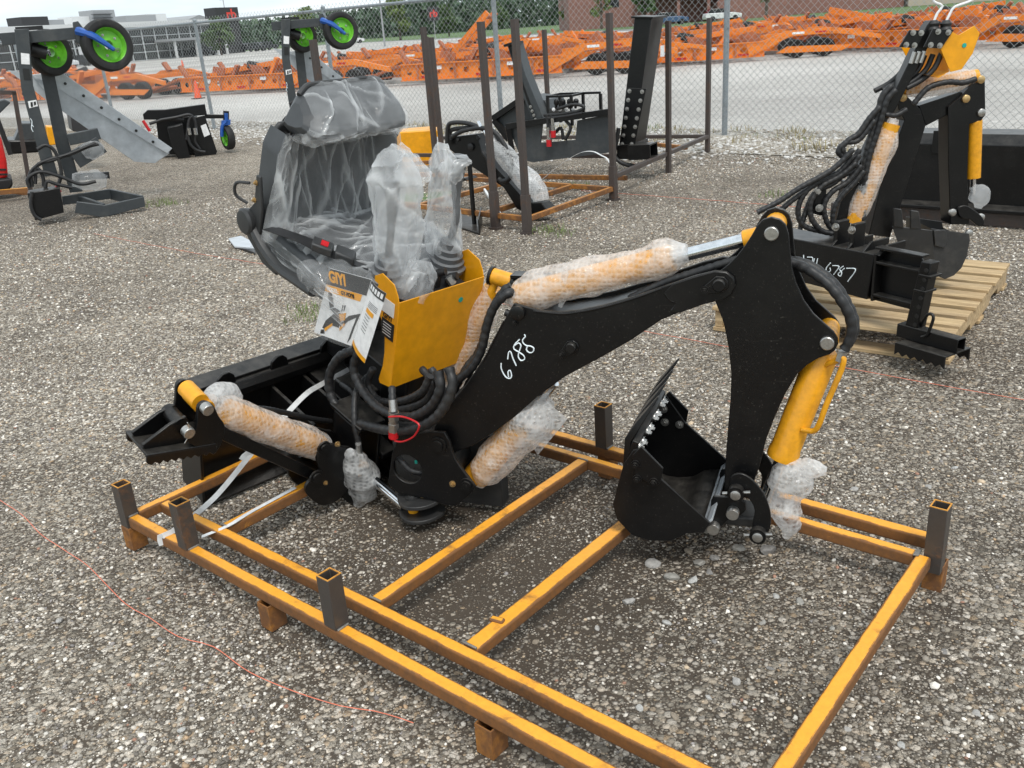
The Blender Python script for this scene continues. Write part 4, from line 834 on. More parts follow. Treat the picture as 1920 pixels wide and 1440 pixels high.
WEB = [(0.1081,0.7531),(0.1589,0.8093),(0.2026,0.8371),(0.2458,0.8512),(0.2672,0.7855),(0.2953,0.7191),(0.3358,0.6592),(0.3447,0.611),(0.3033,0.5516),(0.2678,0.4759),(0.2382,0.3829),(0.2211,0.2877),(0.2029,0.2053),(0.1468,0.1901),(0.153,0.3514),(0.1596,0.5269),(0.1435,0.6422)]
B().prism(WEB, -.0495, .0495).obj('stick_web', 'black2', st, BO)
PN = [(0.2392,0.9078),(0.3774,0.6452)]
for p in PN:
    pin(p, -.060, .0165, par=st); B().cyl((p[0], -.05, p[1]), (p[0], .05, p[1]), .026, n=18).obj('bushing', 'cylyel', st, BO)
# ---- boom (stick) cylinder
CY = [(-0.4609,0.7),(0.2342,0.894),(0.0278,0.8347),(0.182,0.892)]
a_, b_ = Vector((CY[0][0], 0, CY[0][1])), Vector((CY[1][0], 0, CY[1][1])); dv = (b_ - a_).normalized()
sc_ = B().cyl(a_ + dv * .03, a_ + dv * .475, .035, n=22).obj('stick_cylinder', 'cylyel', bh, BO, bev=.003)
B().cyl(a_ + dv * .47, b_ - dv * .03, .0165, n=18).obj('rod', 'chrome', sc_, BO); B().cyl(b_ - dv * .068, b_ - dv * .02, .0235, n=18).obj('rod_eye', 'cylyel', sc_, BO, bev=.003)
wrapping('bubble_wrap', [(-0.4638,0,0.703),(-0.4212,0,0.7107),(-0.3664,-0,0.7277),(-0.29,0,0.754),(-0.2159,0,0.7752),(-0.144,0,0.7901),(-0.067,-0,0.8104),(-0.0259,0,0.8266),(0.0078,0,0.8356),(0.0344,0,0.8416)], [.016, .040, .052, .050, .045, .048, .043, .038, .041, .042, .024], sc_, BO, amp=.011, seed=2)
wrapping('bubble_wrap', [(-0.3016,-0.02,0.6931),(-0.291,-0.02,0.7275),(-0.278,-0.02,0.7528),(-0.2825,-0.02,0.7816),(-0.2757,-0.02,0.8033)], [.006, .012, .013, .011, .006], sc_, BO, amp=.006, seed=5, sc=22)
# ---- bucket cylinder
CB = [(0.3763,0.6241),(0.2891,0.3186),(0.2801,0.2785),(0.2732,0.1817)]
a_, b_ = Vector((CB[0][0], 0, CB[0][1])), Vector((CB[1][0], 0, CB[1][1])); dv = (b_ - a_).normalized()
bc = B().lathe(a_ + dv * .02, dv, [(0, .030), (.012, .038), ((b_ - a_).length - .03, .038), ((b_ - a_).length - .022, .041), ((b_ - a_).length - .002, .041), ((b_ - a_).length, .036)], 26).obj('bucket_cylinder', 'cylyel', bh, BO)
B().cyl(b_, b_ + dv * .16, .0165, n=18).obj('rod', 'chrome', bc, BO)
B().tube(smooth_path([(0.3767,-0.03,0.5765),(0.403,-0.05,0.5968),(0.4157,-0.06,0.6096),(0.4141,-0.06,0.5794),(0.3848,-0.06,0.4818),(0.3726,-0.058,0.4323),(0.3599,-0.05,0.4055),(0.3312,-0.035,0.3988)], .008), .0072, 10).obj('feed_pipe', 'cylyel', bc, BO)
B().cyl(*[Vector(p) for p in [(0.4135,-0.055,0.6226),(0.408,-0.055,0.5977)]], .011, n=6).obj('hose_fitting', 'zinc', bc, BO)
wrapping('bubble_wrap', [(0.299,-0,0.3088),(0.3041,-0.01,0.2706),(0.3126,-0.01,0.2321),(0.3081,-0.01,0.1836),(0.3025,-0.015,0.1369),(0.31,-0.02,0.0998),(0.303,-0.02,0.0722)], [.012, .040, .052, .040, .044, .026, .008], bc, BO, amp=.017, seed=7, sc=17)
wrapping('bubble_wrap', [(0.3179,-0.02,0.2773),(0.3506,-0.02,0.2842),(0.377,-0.02,0.281),(0.3965,-0.02,0.2802)], [.020, .024, .018, .004], bc, BO, amp=.012, seed=9, sc=20)
# ---- hoses over the stick head
hose('spiral_hose', [(0.0515,-0.02,0.7845),(0.1524,0,0.8132),(0.2279,-0,0.831),(0.2886,-0.01,0.8219),(0.3292,-0.03,0.8113),(0.3733,-0.045,0.7818),(0.412,-0.055,0.7343),(0.4292,-0.055,0.6891),(0.4261,-0.055,0.6489),(0.4168,-0.055,0.6282)], .0135, bh, BO)
hose('spiral_hose', [(0.0465,0.01,0.7691),(0.1502,0.02,0.7997),(0.2265,0.02,0.8192),(0.2896,0.01,0.8233),(0.3399,-0,0.8075),(0.391,-0.01,0.7658),(0.4288,-0.02,0.7042),(0.4351,-0.03,0.6677),(0.4242,-0.04,0.6368)], .0130, bh, BO)
hose('spiral_hose', [(-0.11,-0.03,0.7258),(-0.0134,-0.03,0.7743),(0.0531,-0.03,0.7982),(0.1113,-0.03,0.8187),(0.1619,-0.03,0.8359)], .011, bh, BO)
hose('boom_hose', [(-0.6088,-0.05,0.472),(-0.5623,-0.05,0.511),(-0.5286,-0.045,0.5672),(-0.5066,-0.045,0.6386),(-0.4784,-0.045,0.6964),(-0.4451,-0.045,0.7277),(-0.4289,-0.03,0.7313)], .0135, bh, BO)
hose('boom_hose', [(-0.6406,-0.02,0.4192),(-0.591,-0.02,0.4976),(-0.5445,-0.02,0.5572),(-0.5018,-0.015,0.6677),(-0.4643,-0.015,0.7256),(-0.4416,-0.01,0.7429)], .0125, bh, BO)
# ---- lift cylinder under the boom
CL = [(-0.6195,0.1128),(-0.3683,0.4278),(-0.4026,0.3887)]
a_, b_ = Vector((CL[0][0], 0, CL[0][1])), Vector((CL[1][0], 0, CL[1][1])); dv = (b_ - a_).normalized()
lc = B().cyl(a_ + dv * .03, a_ + dv * .26, .042, n=22).obj('lift_cylinder', 'cylyel', bh, BO, bev=.003); B().cyl(a_ + dv * .25, b_ + dv * .05, .0175, n=16).obj('rod', 'chrome', lc, BO)
wrapping('bubble_wrap', [(-0.5858,-0.02,0.122),(-0.5707,-0.02,0.1564),(-0.5325,-0.02,0.2036),(-0.4772,-0.02,0.2672),(-0.4237,-0.02,0.3287),(-0.3769,-0.02,0.383),(-0.3593,-0.02,0.414)], [.020, .052, .058, .054, .056, .058, .030], lc, BO, amp=.011, seed=11)
FL = [(-0.4198,0.3337),(-0.3428,0.4261),(-0.2943,0.367),(-0.3159,0.3403),(-0.3934,0.238),(-0.4726,0.1643)]
def flap(u, v):
    a = Vector((FL[0][0] + .0, -.045, FL[0][1])).lerp(Vector((FL[1][0], -.045, FL[1][1])), u); b2_ = Vector((FL[4][0], -.02, FL[4][1])).lerp(Vector((FL[2][0], -.02, FL[2][1])), u); p = a.lerp(b2_, v)
    return p + Vector((0, crumple(p, 16, .010, 4), 0))
B().grid(flap, 30, 20).obj('bubble_wrap', 'bubble', lc, BO, smooth=80)
# ---- bucket
NB = [(-0.0715,0.3689),(-0.0548,0.3737),(-0.0004,0.2942),(0.1256,0.1814),(0.1111,0.1524),(0.0659,0.1409),(0.0269,0.114),(-0.0328,0.1049),(-0.0802,0.1159),(-0.12,0.1595),(-0.1291,0.2021),(-0.1131,0.2664),(-0.0976,0.3246)]
bk = B().prism(NB, -.180, -.172).obj('bucket', 'black', bh, BO, bev=.0015)
B().prism(NB, .172, .180).obj('side_plate', 'black', bk, BO, bev=.0015)
SH = [NB[0]] + NB[:3:-1] + [NB[3]]         # the curved shell runs from the lip round the bottom to the back
shell = smooth_path([(p[0], 0, p[1]) for p in [NB[0], NB[12], NB[11], NB[10], NB[9], NB[8], NB[7], NB[6], NB[5], NB[4], NB[3]]], .012)
cx_, cz_ = sum(p[0] for p in NB) / len(NB), sum(p[1] for p in NB) / len(NB)
vs = []; 
for p in shell:
    d = Vector((cx_ - p.x, 0, cz_ - p.z)).normalized() * .007
    vs += [(p.x + d.x * .25, -.1717, p.z + d.z * .25), (p.x + d.x * .25, .1717, p.z + d.z * .25), (p.x + d.x * 1.4, .1717, p.z + d.z * 1.4), (p.x + d.x * 1.4, -.1717, p.z + d.z * 1.4)]
fs = [tuple(i * 4 + k for k in q) for i in range(1) for q in ((0, 1, 2, 3),)] + [(i * 4 + k, i * 4 + (k + 1) % 4, i * 4 + 4 + (k + 1) % 4, i * 4 + 4 + k) for i in range(len(shell) - 1) for k in range(4)]
B().add(vs, fs).obj('shell', 'black', bk, BO, smooth=50)
back = Vector((NB[3][0], 0, NB[3][1])); lip = Vector((NB[0][0], 0, NB[0][1]))
e1 = shell[-1]; e0 = shell[-4]; dd = (e1 - e0).normalized()
B().prism([(e1.x - dd.x * .030 - .002, e1.z - dd.z * .030 + .008), (e1.x + .004, e1.z + .010), (e1.x + .006, e1.z + .003), (e1.x - dd.x * .030, e1.z - dd.z * .030 + .001)], -.1717, .1717).obj('highlight_strip', 'steelgrey', bk, BO, bev=.001)  # pale strip added as the highlight along the shell's rear edge
for sy in (-1, 1):                              # side cutters, bolted on the outside of the cheeks
    CT = [(-0.0481,0.3856),(0.007,0.3288),(0.0005,0.2859),(-0.0148,0.2731),(-0.0674,0.304),(-0.072,0.3588)]
    ct = B().prism(CT, sy * .1806, sy * .1886).obj('side_cutter', 'black', bk, BO, bev=.0015)
    for p in [(-0.0632,0.3328),(-0.0596,0.2916),(-0.0166,0.2875)]:
        bolt((p[0], sy * .1886, p[1]), (0, sy, 0), .0085, ct, BO, 'black')
        if sy > 0: bolt((p[0], .1717, p[1]), (0, -1, 0), .0085, ct, BO, 'zinc')
ld = Vector((NB[0][0] - NB[12][0], 0, NB[0][1] - NB[12][1])).normalized(); nn = Vector((-ld.z, 0, ld.x))   # along the lip; nn points to the outside (left)
if nn.x > 0: nn = -nn
Lp = Vector((NB[0][0], 0, NB[0][1])); tipd = (Vector((.08, 0, .135))).normalized()
B().box(Lp + Vector((-.002, 0, -.004)), (.018, .350, .055), Matrix.Rotation(R(18), 3, 'Y')).obj('cutting_edge', 'black', bk, BO, bev=.002)
for i in range(4):
    y = -.138 + i * .092
    b0 = Lp + Vector((-.016, 0, -.065)); b1_ = Lp + Vector((-.004, 0, .02)); tp = Lp + Vector((.062, 0, .135)); w0, w1 = .038, .006
    pr = []
    for P, wd, th in ((b0, .034, .008), (b1_, w0, .010), (b1_ + (tp - b1_) * .35, .030, .009), (tp, w1, .003)):
        pr.append((P, wd, th))
    vs = []; nv = Vector((-1, 0, .45)).normalized()
    for P, wd, th in pr: vs += [P + Vector((0, y - wd, 0)) + nv * th * 2, P + Vector((0, y + wd, 0)) + nv * th * 2, P + Vector((0, y + wd, 0)) + nv * .002, P + Vector((0, y - wd, 0)) + nv * .002]
    fs = [(0, 1, 2, 3), (12, 13, 14, 15)] + [(k * 4 + j, k * 4 + (j + 1) % 4, k * 4 + 4 + (j + 1) % 4, k * 4 + 4 + j) for k in range(3) for j in range(4)]
    th_ = B().add(vs, fs).obj('tooth', 'black', bk, BO, bev=.0015)
    for dz, yy in ((.002, -.018), (-.004, .022)):
        bolt(Lp + Vector((.008, y + yy, dz)), (.85, 0, -.35), .0095, th_, BO, 'zinc')
# bucket linkage
LK = [(0.1804,0.2366),(0.1725,0.1701),(0.1234,0.1175),(0.2398,0.1197),(0.0675,0.1689),(0.1096,0.1907)]
for sy in (-1, 1):
    yy = sy * .085
    ear = [(0.1157,0.1187),(0.1133,0.1915),(0.12,0.2068),(0.187,0.2124),(0.2023,0.1986),(0.2043,0.1766),(0.1925,0.1589),(0.168,0.1506),(0.1437,0.1194),(0.1299,0.1092)]
    B().prism(ear, yy - sy * .010, yy).obj('bucket_ear', 'black', bk, BO, bev=.002)
    ban = smooth2([(0.1607,0.2636),(0.1723,0.2836),(0.195,0.2879),(0.2221,0.2711),(0.2499,0.2358),(0.2677,0.1834),(0.2683,0.1357),(0.2541,0.1192),(0.227,0.1184),(0.2235,0.1453),(0.2276,0.1858),(0.2132,0.2154),(0.1913,0.2283),(0.1668,0.233)], 3)
    lk_ = B().prism(ban, sy * .088, sy * .096).obj('curved_link', 'black', bh, BO, bev=.002)
    for p in (LK[0], LK[3]):
        B().lathe((p[0], sy * .096, p[1]), (0, sy, 0), [(0, .0215), (.022, .0215), (.022, .015), (.025, .0145)], 20).obj('pin_boss', 'black', lk_, BO)
        B().lathe((p[0], sy * .118, p[1]), (0, sy, 0), [(0, .0135), (.004, .0135), (.005, .012)], 18).obj('pin', 'zinc', lk_, BO)
        B().cyl((p[0] - .034, sy * .108, p[1] - .004), (p[0] + .036, sy * .108, p[1] + .008), .0042, n=8).obj('locking_bolt', 'zinc', lk_, BO)
for p in (LK[1], LK[2]):
    B().lathe((p[0], -.086, p[1]), (0, -1, 0), [(0, .0165), (.020, .0165), (.022, .015)], 20).obj('pin', 'zinc', bk, BO)
    B().cyl((p[0], -.08, p[1]), (p[0], .08, p[1]), .0165, n=16).obj('pin', 'zinc', bk, BO)
B().bar((LK[2][0], 0, LK[2][1]), (LK[3][0], 0, LK[3][1]), .10, .030).obj('lower_link', 'dusty', bh, BO, bev=.006)

# ---- swing post that carries the boom
CHK = [(-0.6471,0.3325),(-0.6281,0.3209),(-0.6256,0.2803),(-0.6169,0.2486),(-0.5939,0.208),(-0.5592,0.165),(-0.5607,0.1472),(-0.5735,0.1367),(-0.6333,0.0842),(-0.6659,0.0888),(-0.7224,0.1014),(-0.8202,0.107),(-0.849,0.1364),(-0.8206,0.2421),(-0.7919,0.2994),(-0.7149,0.3191)]
cz0 = [(-0.7752,0.1939)][0]
def ring_plate(outer, c, r, y0, y1, n=40):
    """plate with a round hole: bridge the outline to the hole, sampled by angle"""
    import math as m
    O = [Vector((p[0], p[1])) for p in outer]; C = Vector(c); vs = []; k = n
    for i in range(n):
        a = 2 * m.pi * i / n; d = Vector((m.cos(a), m.sin(a))); best = None
        for j in range(len(O)):
            p, q = O[j], O[(j + 1) % len(O)]; e_ = q - p; den = d.x * e_.y - d.y * e_.x
            if abs(den) < 1e-9: continue
            t = ((p.x - C.x) * e_.y - (p.y - C.y) * e_.x) / den; s = ((p.x - C.x) * d.y - (p.y - C.y) * d.x) / den
            if t > 0 and -1e-6 <= s <= 1 + 1e-6 and (best is None or t > best): best = t
        vs.append((C + d * (best or r * 1.5), C + d * r))
    V = []; 
    for y in (y0, y1):
        for o_, i_ in vs: V += [(o_.x, y, o_.y), (i_.x, y, i_.y)]
    F = []
    for i in range(n):
        j = (i + 1) % n; a, b, c_, d_ = 2 * i, 2 * i + 1, 2 * j + 1, 2 * j; h = 2 * n
        F += [(a, b, c_, d_), (a + h, d_ + h, c_ + h, b + h), (a, d_, d_ + h, a + h), (b, b + h, c_ + h, c_)]
    return B().add(V, F)
sw = ring_plate(CHK, cz0, .047, -.105, -.093).obj('swing_post', 'black', bh, BO, bev=.002)
ring_plate(CHK, cz0, .047, .093, .105).obj('far_cheek', 'black', sw, BO)
cc = cz0
B().cyl((cc[0] + .1, -.09, .20), (cc[0] + .1, .09, .20), .05, n=18).bx(cc[0] - .12, cc[0] + .24, .03, .09, .02, .26).obj('core_casting', 'dusty', sw, BO, bev=.004)
hose('inner_hose', [(cc[0] - .06, -.07, cc[1] + .03), (cc[0] - .03, -.08, cc[1] + .01), (cc[0], -.08, cc[1] - .018), (cc[0] + .05, -.06, cc[1] - .03)], .010, sw, BO)
B().box((cc[0] + .016, -.076, cc[1] + .012), (.008, .004, .010)).obj('green_tie', 'teal', sw, BO)
CP = [(-0.664,0.2848),(-0.5846,0.1636),(-0.6306,0.1632)]
B().lathe((CP[0][0], -.105, CP[0][1]), (0, -1, 0), [(0, .026), (.006, .026), (.006, .017), (.012, .017)], 20).obj('pin_boss', 'black', sw, BO)
B().lathe((CP[1][0], -.105, CP[1][1]), (0, -1, 0), [(0, .024), (.005, .024), (.005, .016), (.011, .016)], 20).obj('pin_boss', 'black', sw, BO); bolt((CP[2][0], -.105, CP[2][1]), (0, -1, 0), .007, sw, BO, 'brass')
for z0_, z1_, nm in ((.034, .046, 'swing_lug'), (.082, .094, 'swing_lug')):
    lug = smooth2([(-1.8748,1.6025),(-1.8797,1.6394),(-1.8224,1.6755),(-1.7688,1.6813),(-1.7373,1.6621),(-1.7313,1.6163),(-1.7475,1.576),(-1.7858,1.5517),(-1.8322,1.5635)], 3)
    lg = B().prism(lug, z0_, z1_, 'z').obj(nm, 'dusty', bh, I4, bev=.002)
LC = [(-1.8117,1.6006),(-1.7872,1.6239)]
B().lathe((LC[0][0], LC[0][1], .0945), (0, 0, 1), [(0, .020), (.005, .020), (.005, .012), (.009, .011)], 18).obj('pin_boss', 'dusty', lg, I4); bolt((LC[1][0], LC[1][1], .0945), (0, 0, 1), .006, lg, I4, 'brass')
B().cyl((LC[0][0], LC[0][1], .047), (LC[0][0], LC[0][1], .081), .016, n=18).obj('rod_eye', 'cylyel', lg, I4)
RD = [(-2.0099,1.6062,0.115),(-1.8538,1.592,0.066)]
rd0, rd1 = Vector(RD[0]), Vector(RD[1])
sr = B().cyl(rd0 - (rd1 - rd0) * .5, rd1 + (rd1 - rd0) * .1, .0150, n=18).obj('swing_cylinder_rod', 'chrome', bh, I4)
B().cyl(rd0 - (rd1 - rd0) * .9, rd0 - (rd1 - rd0) * .2, .028, n=18).obj('swing_cylinder', 'cylyel', bh, I4)
wrapping('bubble_wrap', [(-0.02,-0.2887,-0.3629),(-0.02,-0.26,-0.4106),(-0.02,-0.2367,-0.4858),(-0.02,-0.2258,-0.5526),(-0.02,-0.2389,-0.6063)], [.012, .042, .055, .042, .012], sr, MF, amp=.014, seed=13, sc=18)
hose('spiral_hose', [(-0.16,-0.1272,-0.2179),(-0.12,-0.2002,-0.2274),(-0.06,-0.2455,-0.2837),(-0.03,-0.2491,-0.3455)], .0105, bh, MF); 
B().cyl(*[Vector(p) for p in [(-0.02,-0.2567,-0.3394),(-0.02,-0.2466,-0.3995)]], .0095, n=10).obj('hose_ferrule', 'zinc', bh, MF)

# ---- fixed main frame: quick-attach plate, posts, stabiliser mounts (all lean forward on the pallet)
qa = B().bx(-.452, -.440, -.585, .585, -.690, -.300).obj('mount_plate', 'black', bh, MF, bev=.002)
B().bx(-.520, -.4522, -.585, .585, -.304, -.290).obj('top_flange', 'black', qa, MF, bev=.002); B().prism([(-.4395, -.690), (-.4395, -.668), (-.375, -.700), (-.378, -.712)], -.585, .585).obj('bottom_lip', 'black', qa, MF, bev=.002)
B().prism([(-.452, -.302), (-.440, -.302), (-.424, -.322), (-.424, -.345), (-.4395, -.350)], -.584, .584).obj('top_rib', 'black', qa, MF, bev=.002)
for y in (-.588, .579): B().bx(-.52, -.385, y, y + .009, -.695, -.30).obj('end_gusset', 'black', qa, MF, bev=.002)
for y in (-.46, -.27, -.08, .11, .30, .49):
    B().prism([(y - .032, -.300), (y - .028, -.272), (y - .010, -.256), (y + .012, -.256), (y + .028, -.272), (y + .034, -.300)], -.4505, -.4400, 'x').obj('lug', 'black', qa, MF, bev=.002)
for y in (-.30, -.18, .18, .30): B().bx(-.4395, -.19, y - .006, y + .006, -.66, -.36).obj('gusset', 'black', qa, MF, bev=.002)
B().bx(-.4395, -.20, -.16, .16, -.375, -.355).obj('shelf_plate', 'black', qa, MF, bev=.002)
mf = B().bx(-.30, -.17, -.155, -.060, -.66, -.30).obj('main_post', 'black', bh, MF, bev=.006)
B().bx(-.30, -.17, .060, .155, -.66, -.30).obj('twin_post', 'black', mf, MF, bev=.006); B().bx(-.27, .02, -.09, .09, -.56, -.46).obj('king_post_arm', 'black', mf, MF, bev=.006)
B().bx(-.16, -.03, -.075, .075, -.62, -.16).obj('console_post', 'black', mf, MF, bev=.006); B().bx(-.38, -.10, -.07, .07, -.32, -.20).bx(-.44, -.34, -.09, .09, -.30, .02).obj('seat_pedestal', 'black', mf, MF, bev=.006)
for y in (-.252, -.172): B().bx(-.16, -.03, y, y + .012, -.62, -.30).obj('tower_plate', 'black', mf, MF, bev=.003)
B().bx(-.18, -.02, -.254, -.158, -.2985, -.286).obj('tower_cap', 'black', mf, MF, bev=.003); B().bx(-.30, -.02, -.156, -.10, -.45, -.43).obj('tower_brace', 'black', mf, MF, bev=.003)
# stabiliser on the near side: ear plates, arm, wrapped cylinder, grouser foot
for x in (-0.145, -0.05):
    ear = smooth2([(-0.4234,-0.4746),(-0.4146,-0.4355),(-0.3771,-0.4168),(-0.3882,-0.3565),(-0.3703,-0.3229),(-0.3323,-0.3251),(-0.2924,-0.3531),(-0.2616,-0.3752),(-0.2523,-0.4359),(-0.2694,-0.54),(-0.3169,-0.5711),(-0.3734,-0.5512)], 3)
    eo = B().prism(ear, x - .006, x + .006, 'x').obj('stabiliser_ear', 'black', bh, MF, bev=.002)
for p, r in zip([(-0.3684,-0.3183),(-0.3911,-0.4232),(-0.3185,-0.3283),(-0.3549,-0.4671)], (.022, .024, .008, .007)):
    if r > .01: B().lathe((-0.044, p[0], p[1]), (1, 0, 0), [(0, r), (.006, r), (.006, r * .65), (.011, r * .62)], 18).obj('pin_boss', 'black', eo, MF)
    else: bolt((-0.044, p[0], p[1]), (1, 0, 0), r * .8, eo, MF, 'brass')
sa = B()
ARM = [(-0.3555,-0.4929),(-0.3409,-0.4602),(-0.6914,-0.1084),(-0.7271,-0.1256)]
sa.prism(ARM, -0.132, -0.068, 'x'); sa = sa.obj('stabiliser_arm', 'black', bh, MF, bev=.004)
HD = smooth2([(-0.6936,-0.1618),(-0.7207,-0.183),(-0.7679,-0.1349),(-0.7947,-0.0968),(-0.7653,-0.0917),(-0.7558,-0.0521),(-0.7508,-0.0148),(-0.7315,-0.007),(-0.7104,-0.0271),(-0.6972,-0.067),(-0.6807,-0.1092)], 3)
for x in (-0.162, -0.05): B().prism(HD, x - .006, x + .006, 'x').obj('arm_cheek', 'black', sa, MF, bev=.002)
SP = [(-0.7343,-0.0213),(-0.7874,-0.0728)]
for p, r_, m_ in zip(SP, (.0235, .021), ('cylyel', 'black')):
    B().cyl((-.046, p[0], p[1]), (-.024, p[0], p[1]), .0155, n=18).obj('pin', 'zinc', sa, MF, bev=.002); B().cyl((-.140, p[0], p[1]), (-.066, p[0], p[1]), r_, n=18).obj('pin_sleeve', m_, sa, MF)
B().tube([(-0.034, SP[1][0], SP[1][1] + .03), (-0.032, SP[1][0] + .012, SP[1][1] + .004), (-0.032, SP[1][0] - .012, SP[1][1] - .03)], .0016, 6).obj('split_pin', 'zinc', sa, MF)
cyl0, cyl1 = Vector((-0.1, *[(-0.723,-0.0428)][0])), Vector((-0.1, *[(-0.3283,-0.3795)][0])); dv = (cyl1 - cyl0).normalized()
sc2 = B().cyl(cyl0 + dv * .10, cyl1 - dv * .02, .036, n=20).obj('stabiliser_cylinder', 'cylyel', bh, MF, bev=.003)
B().cyl((-0.143, cyl0.y, cyl0.z), (-0.057, cyl0.y, cyl0.z), .024, n=20).obj('cylinder_eye', 'cylyel', sc2, MF, bev=.002)
wrapping('bubble_wrap', [cyl0 + dv * .035 + Vector((0, 0, .004)), cyl0 + dv * .08, cyl0 + dv * .16, cyl0 + dv * .26, cyl1 - dv * .06, cyl1 - dv * .012], [.026, .047, .046, .043, .046, .042], sc2, MF, amp=.008, seed=17)
wrapping('bubble_wrap', [(-0.12,-0.6937,-0.0601),(-0.15,-0.6475,-0.0793),(-0.17,-0.5976,-0.1057),(-0.17,-0.5657,-0.1364)], [.012, .026, .026, .008], sc2, MF, amp=.010, seed=19, sc=20)
hose('spiral_hose', [(-0.15,-0.5447,-0.1696),(-0.17,-0.473,-0.2173),(-0.18,-0.3943,-0.2719),(-0.19,-0.3107,-0.3316),(-0.2,-0.2326,-0.3816)], .009, bh, MF)
# grouser foot hanging from the arm
FT = [(-0.7992,-0.1001),(-0.7679,-0.1349),(-0.8856,-0.1233),(-0.897,-0.0973)]
y0_, z0_ = SP[1]
y0_, z0_ = SP[1]
(yA, zA), (yB, zB) = [(-0.8947,-0.1056),(-0.7074,-0.1518)]
fz = lambda y: zA + (zB - zA) / (yB - yA) * (y - yA)          # the pad slopes a little
for x in (-.130, -.072): B().prism([(y0_ + .014, z0_ + .022), (y0_ + .040, fz(y0_ + .04)), (yA + .008, fz(yA + .008)), (yA + .004, fz(yA) + .012), (y0_ - .03, z0_ + .014)], x - .005, x + .005, 'x').obj('foot_rib', 'black', sa, MF, bev=.002)
B().prism([(yA, fz(yA)), (yB, fz(yB)), (yB, fz(yB) - .009), (yA, fz(yA) - .009)], -.158, -.042, 'x').obj('foot_plate', 'black', sa, MF, bev=.003)
for x in (-.046, -.154):
    out = [(yA + (yB - yA) * k / 18, fz(yA + (yB - yA) * k / 18) - .006) for k in range(19)]
    low = [(y, z - (.030 if k % 2 else .021)) for k, (y, z) in enumerate(reversed(out))]
    B().prism(out + low, x - .004, x + .004, 'x').obj('grouser', 'black', sa, MF, bev=.001)
# far stabiliser cylinder, raised behind the console
fc0, fc1 = [(-0.6056,0.26,0.6533),(-0.7819,0.26,0.3308)]; fc0, fc1 = Vector(fc0), Vector(fc1)
fs_ = B().cyl(fc0, fc1, .030, n=18).obj('stabiliser_cylinder', 'cylyel', bh, BO); wrapping('bubble_wrap', [fc0, fc0.lerp(fc1, .25), fc0.lerp(fc1, .5), fc0.lerp(fc1, .75), fc1], [.026, .050, .046, .044, .040], fs_, BO, amp=.010, seed=23)
hh = [(-0.5532,0.12,0.6875),(-0.5334,0.12,0.728),(-0.4852,0.12,0.7137),(-0.4488,0.12,0.6992)]; h_ = [Vector(p) for p in hh]
B().cyl(h_[1] + Vector((-.014, 0, .004)), h_[1] + Vector((.046, 0, -.012)), .024, n=20).obj('cylinder_eye', 'cylyel', fs_, BO, bev=.002)
B().cyl(h_[1] + Vector((-.022, 0, .006)), h_[1] + Vector((-.014, 0, .004)), .028, n=20).cyl(h_[1] + Vector((.046, 0, -.012)), h_[1] + Vector((.054, 0, -.014)), .028, n=20).obj('pin_collar', 'black', fs_, BO)
B().cyl(h_[1] + Vector((.054, 0, -.014)), h_[1] + Vector((.075, 0, -.019)), .014, n=14).obj('pin', 'zinc', fs_, BO); B().cyl(h_[0], h_[1], .013, n=12).obj('port_boss', 'cylyel', fs_, BO)
B().bar(h_[1] + Vector((.05, 0, .01)), h_[1] + Vector((.16, 0, .008)), .05, .008).obj('arm_cheek', 'black', fs_, BO)

# ---- yellow console with the two levers
YW, YZ0, YZ1 = .163, -.154, .143
co = B().bx(-.003, .0, -YW, YW, YZ0, YZ1).obj('console', 'yellow', bh, MF, bev=.0012)
SIDE = [(-.0032, .143), (-.010, .160), (-.030, .186), (-.085, .196), (-.118, .172), (-.118, .10), (-.073, .048), (-.052, .0), (-.047, -.05), (-.050, -.10), (-.064, -.158), (-.056, -.168), (-.0032, -.154)]
for sy in (-1, 1): B().prism(SIDE, sy * YW, sy * (YW - .003)).obj('console_side', 'yellow', co, MF, bev=.001)
q_ = [(0.0747,0.0867)][0]; B().cyl((.0004, q_[0], q_[1]), (.0014, q_[0], q_[1]), .0085, n=20).obj('round_sticker', 'teal', co, MF)
for z_, zz in ((.082, .128), ): B().bx(-.085, -.018, -YW - .0012, -YW - .0004, z_, zz).obj('warning_label', 'white', co, MF)
B().bx(-.070, -.012, -YW - .0014, -YW - .0004, .004, .062).obj('data_plate', 'label', co, MF)
for k in range(5): B().bx(-.062, -.024, -YW - .0020, -YW - .0015, .014 + k * .009, .0155 + k * .009).obj('plate_print', 'white', co, MF)
text('lettering', 'GIYI', .022, 'label', co, MF @ Matrix.Translation((-.066, -YW - .0012, .066)) @ Matrix.Rotation(R(90), 4, 'X'), bold=.0006)
for x, y, z in ((-.055, -.035, .15), (-.055, .02, .165), (-.045, .06, .145), (-.08, -.02, .14)):
    B().cyl((x, y, z - .06), (x, y, z), .013, n=6).cyl((x, y, z), (x + .02, y + .012, z + .012), .012, n=10).obj('valve_fitting', 'black2', co, MF)
B().cyl((-.02, .055, .135), (-.035, .045, .155), .012, n=6).obj('hose_fitting', 'zinc', co, MF)
B().bx(-.13, -.02, -.12, .12, -.02, .12).obj('valve_block', 'black2', co, MF, bev=.006)
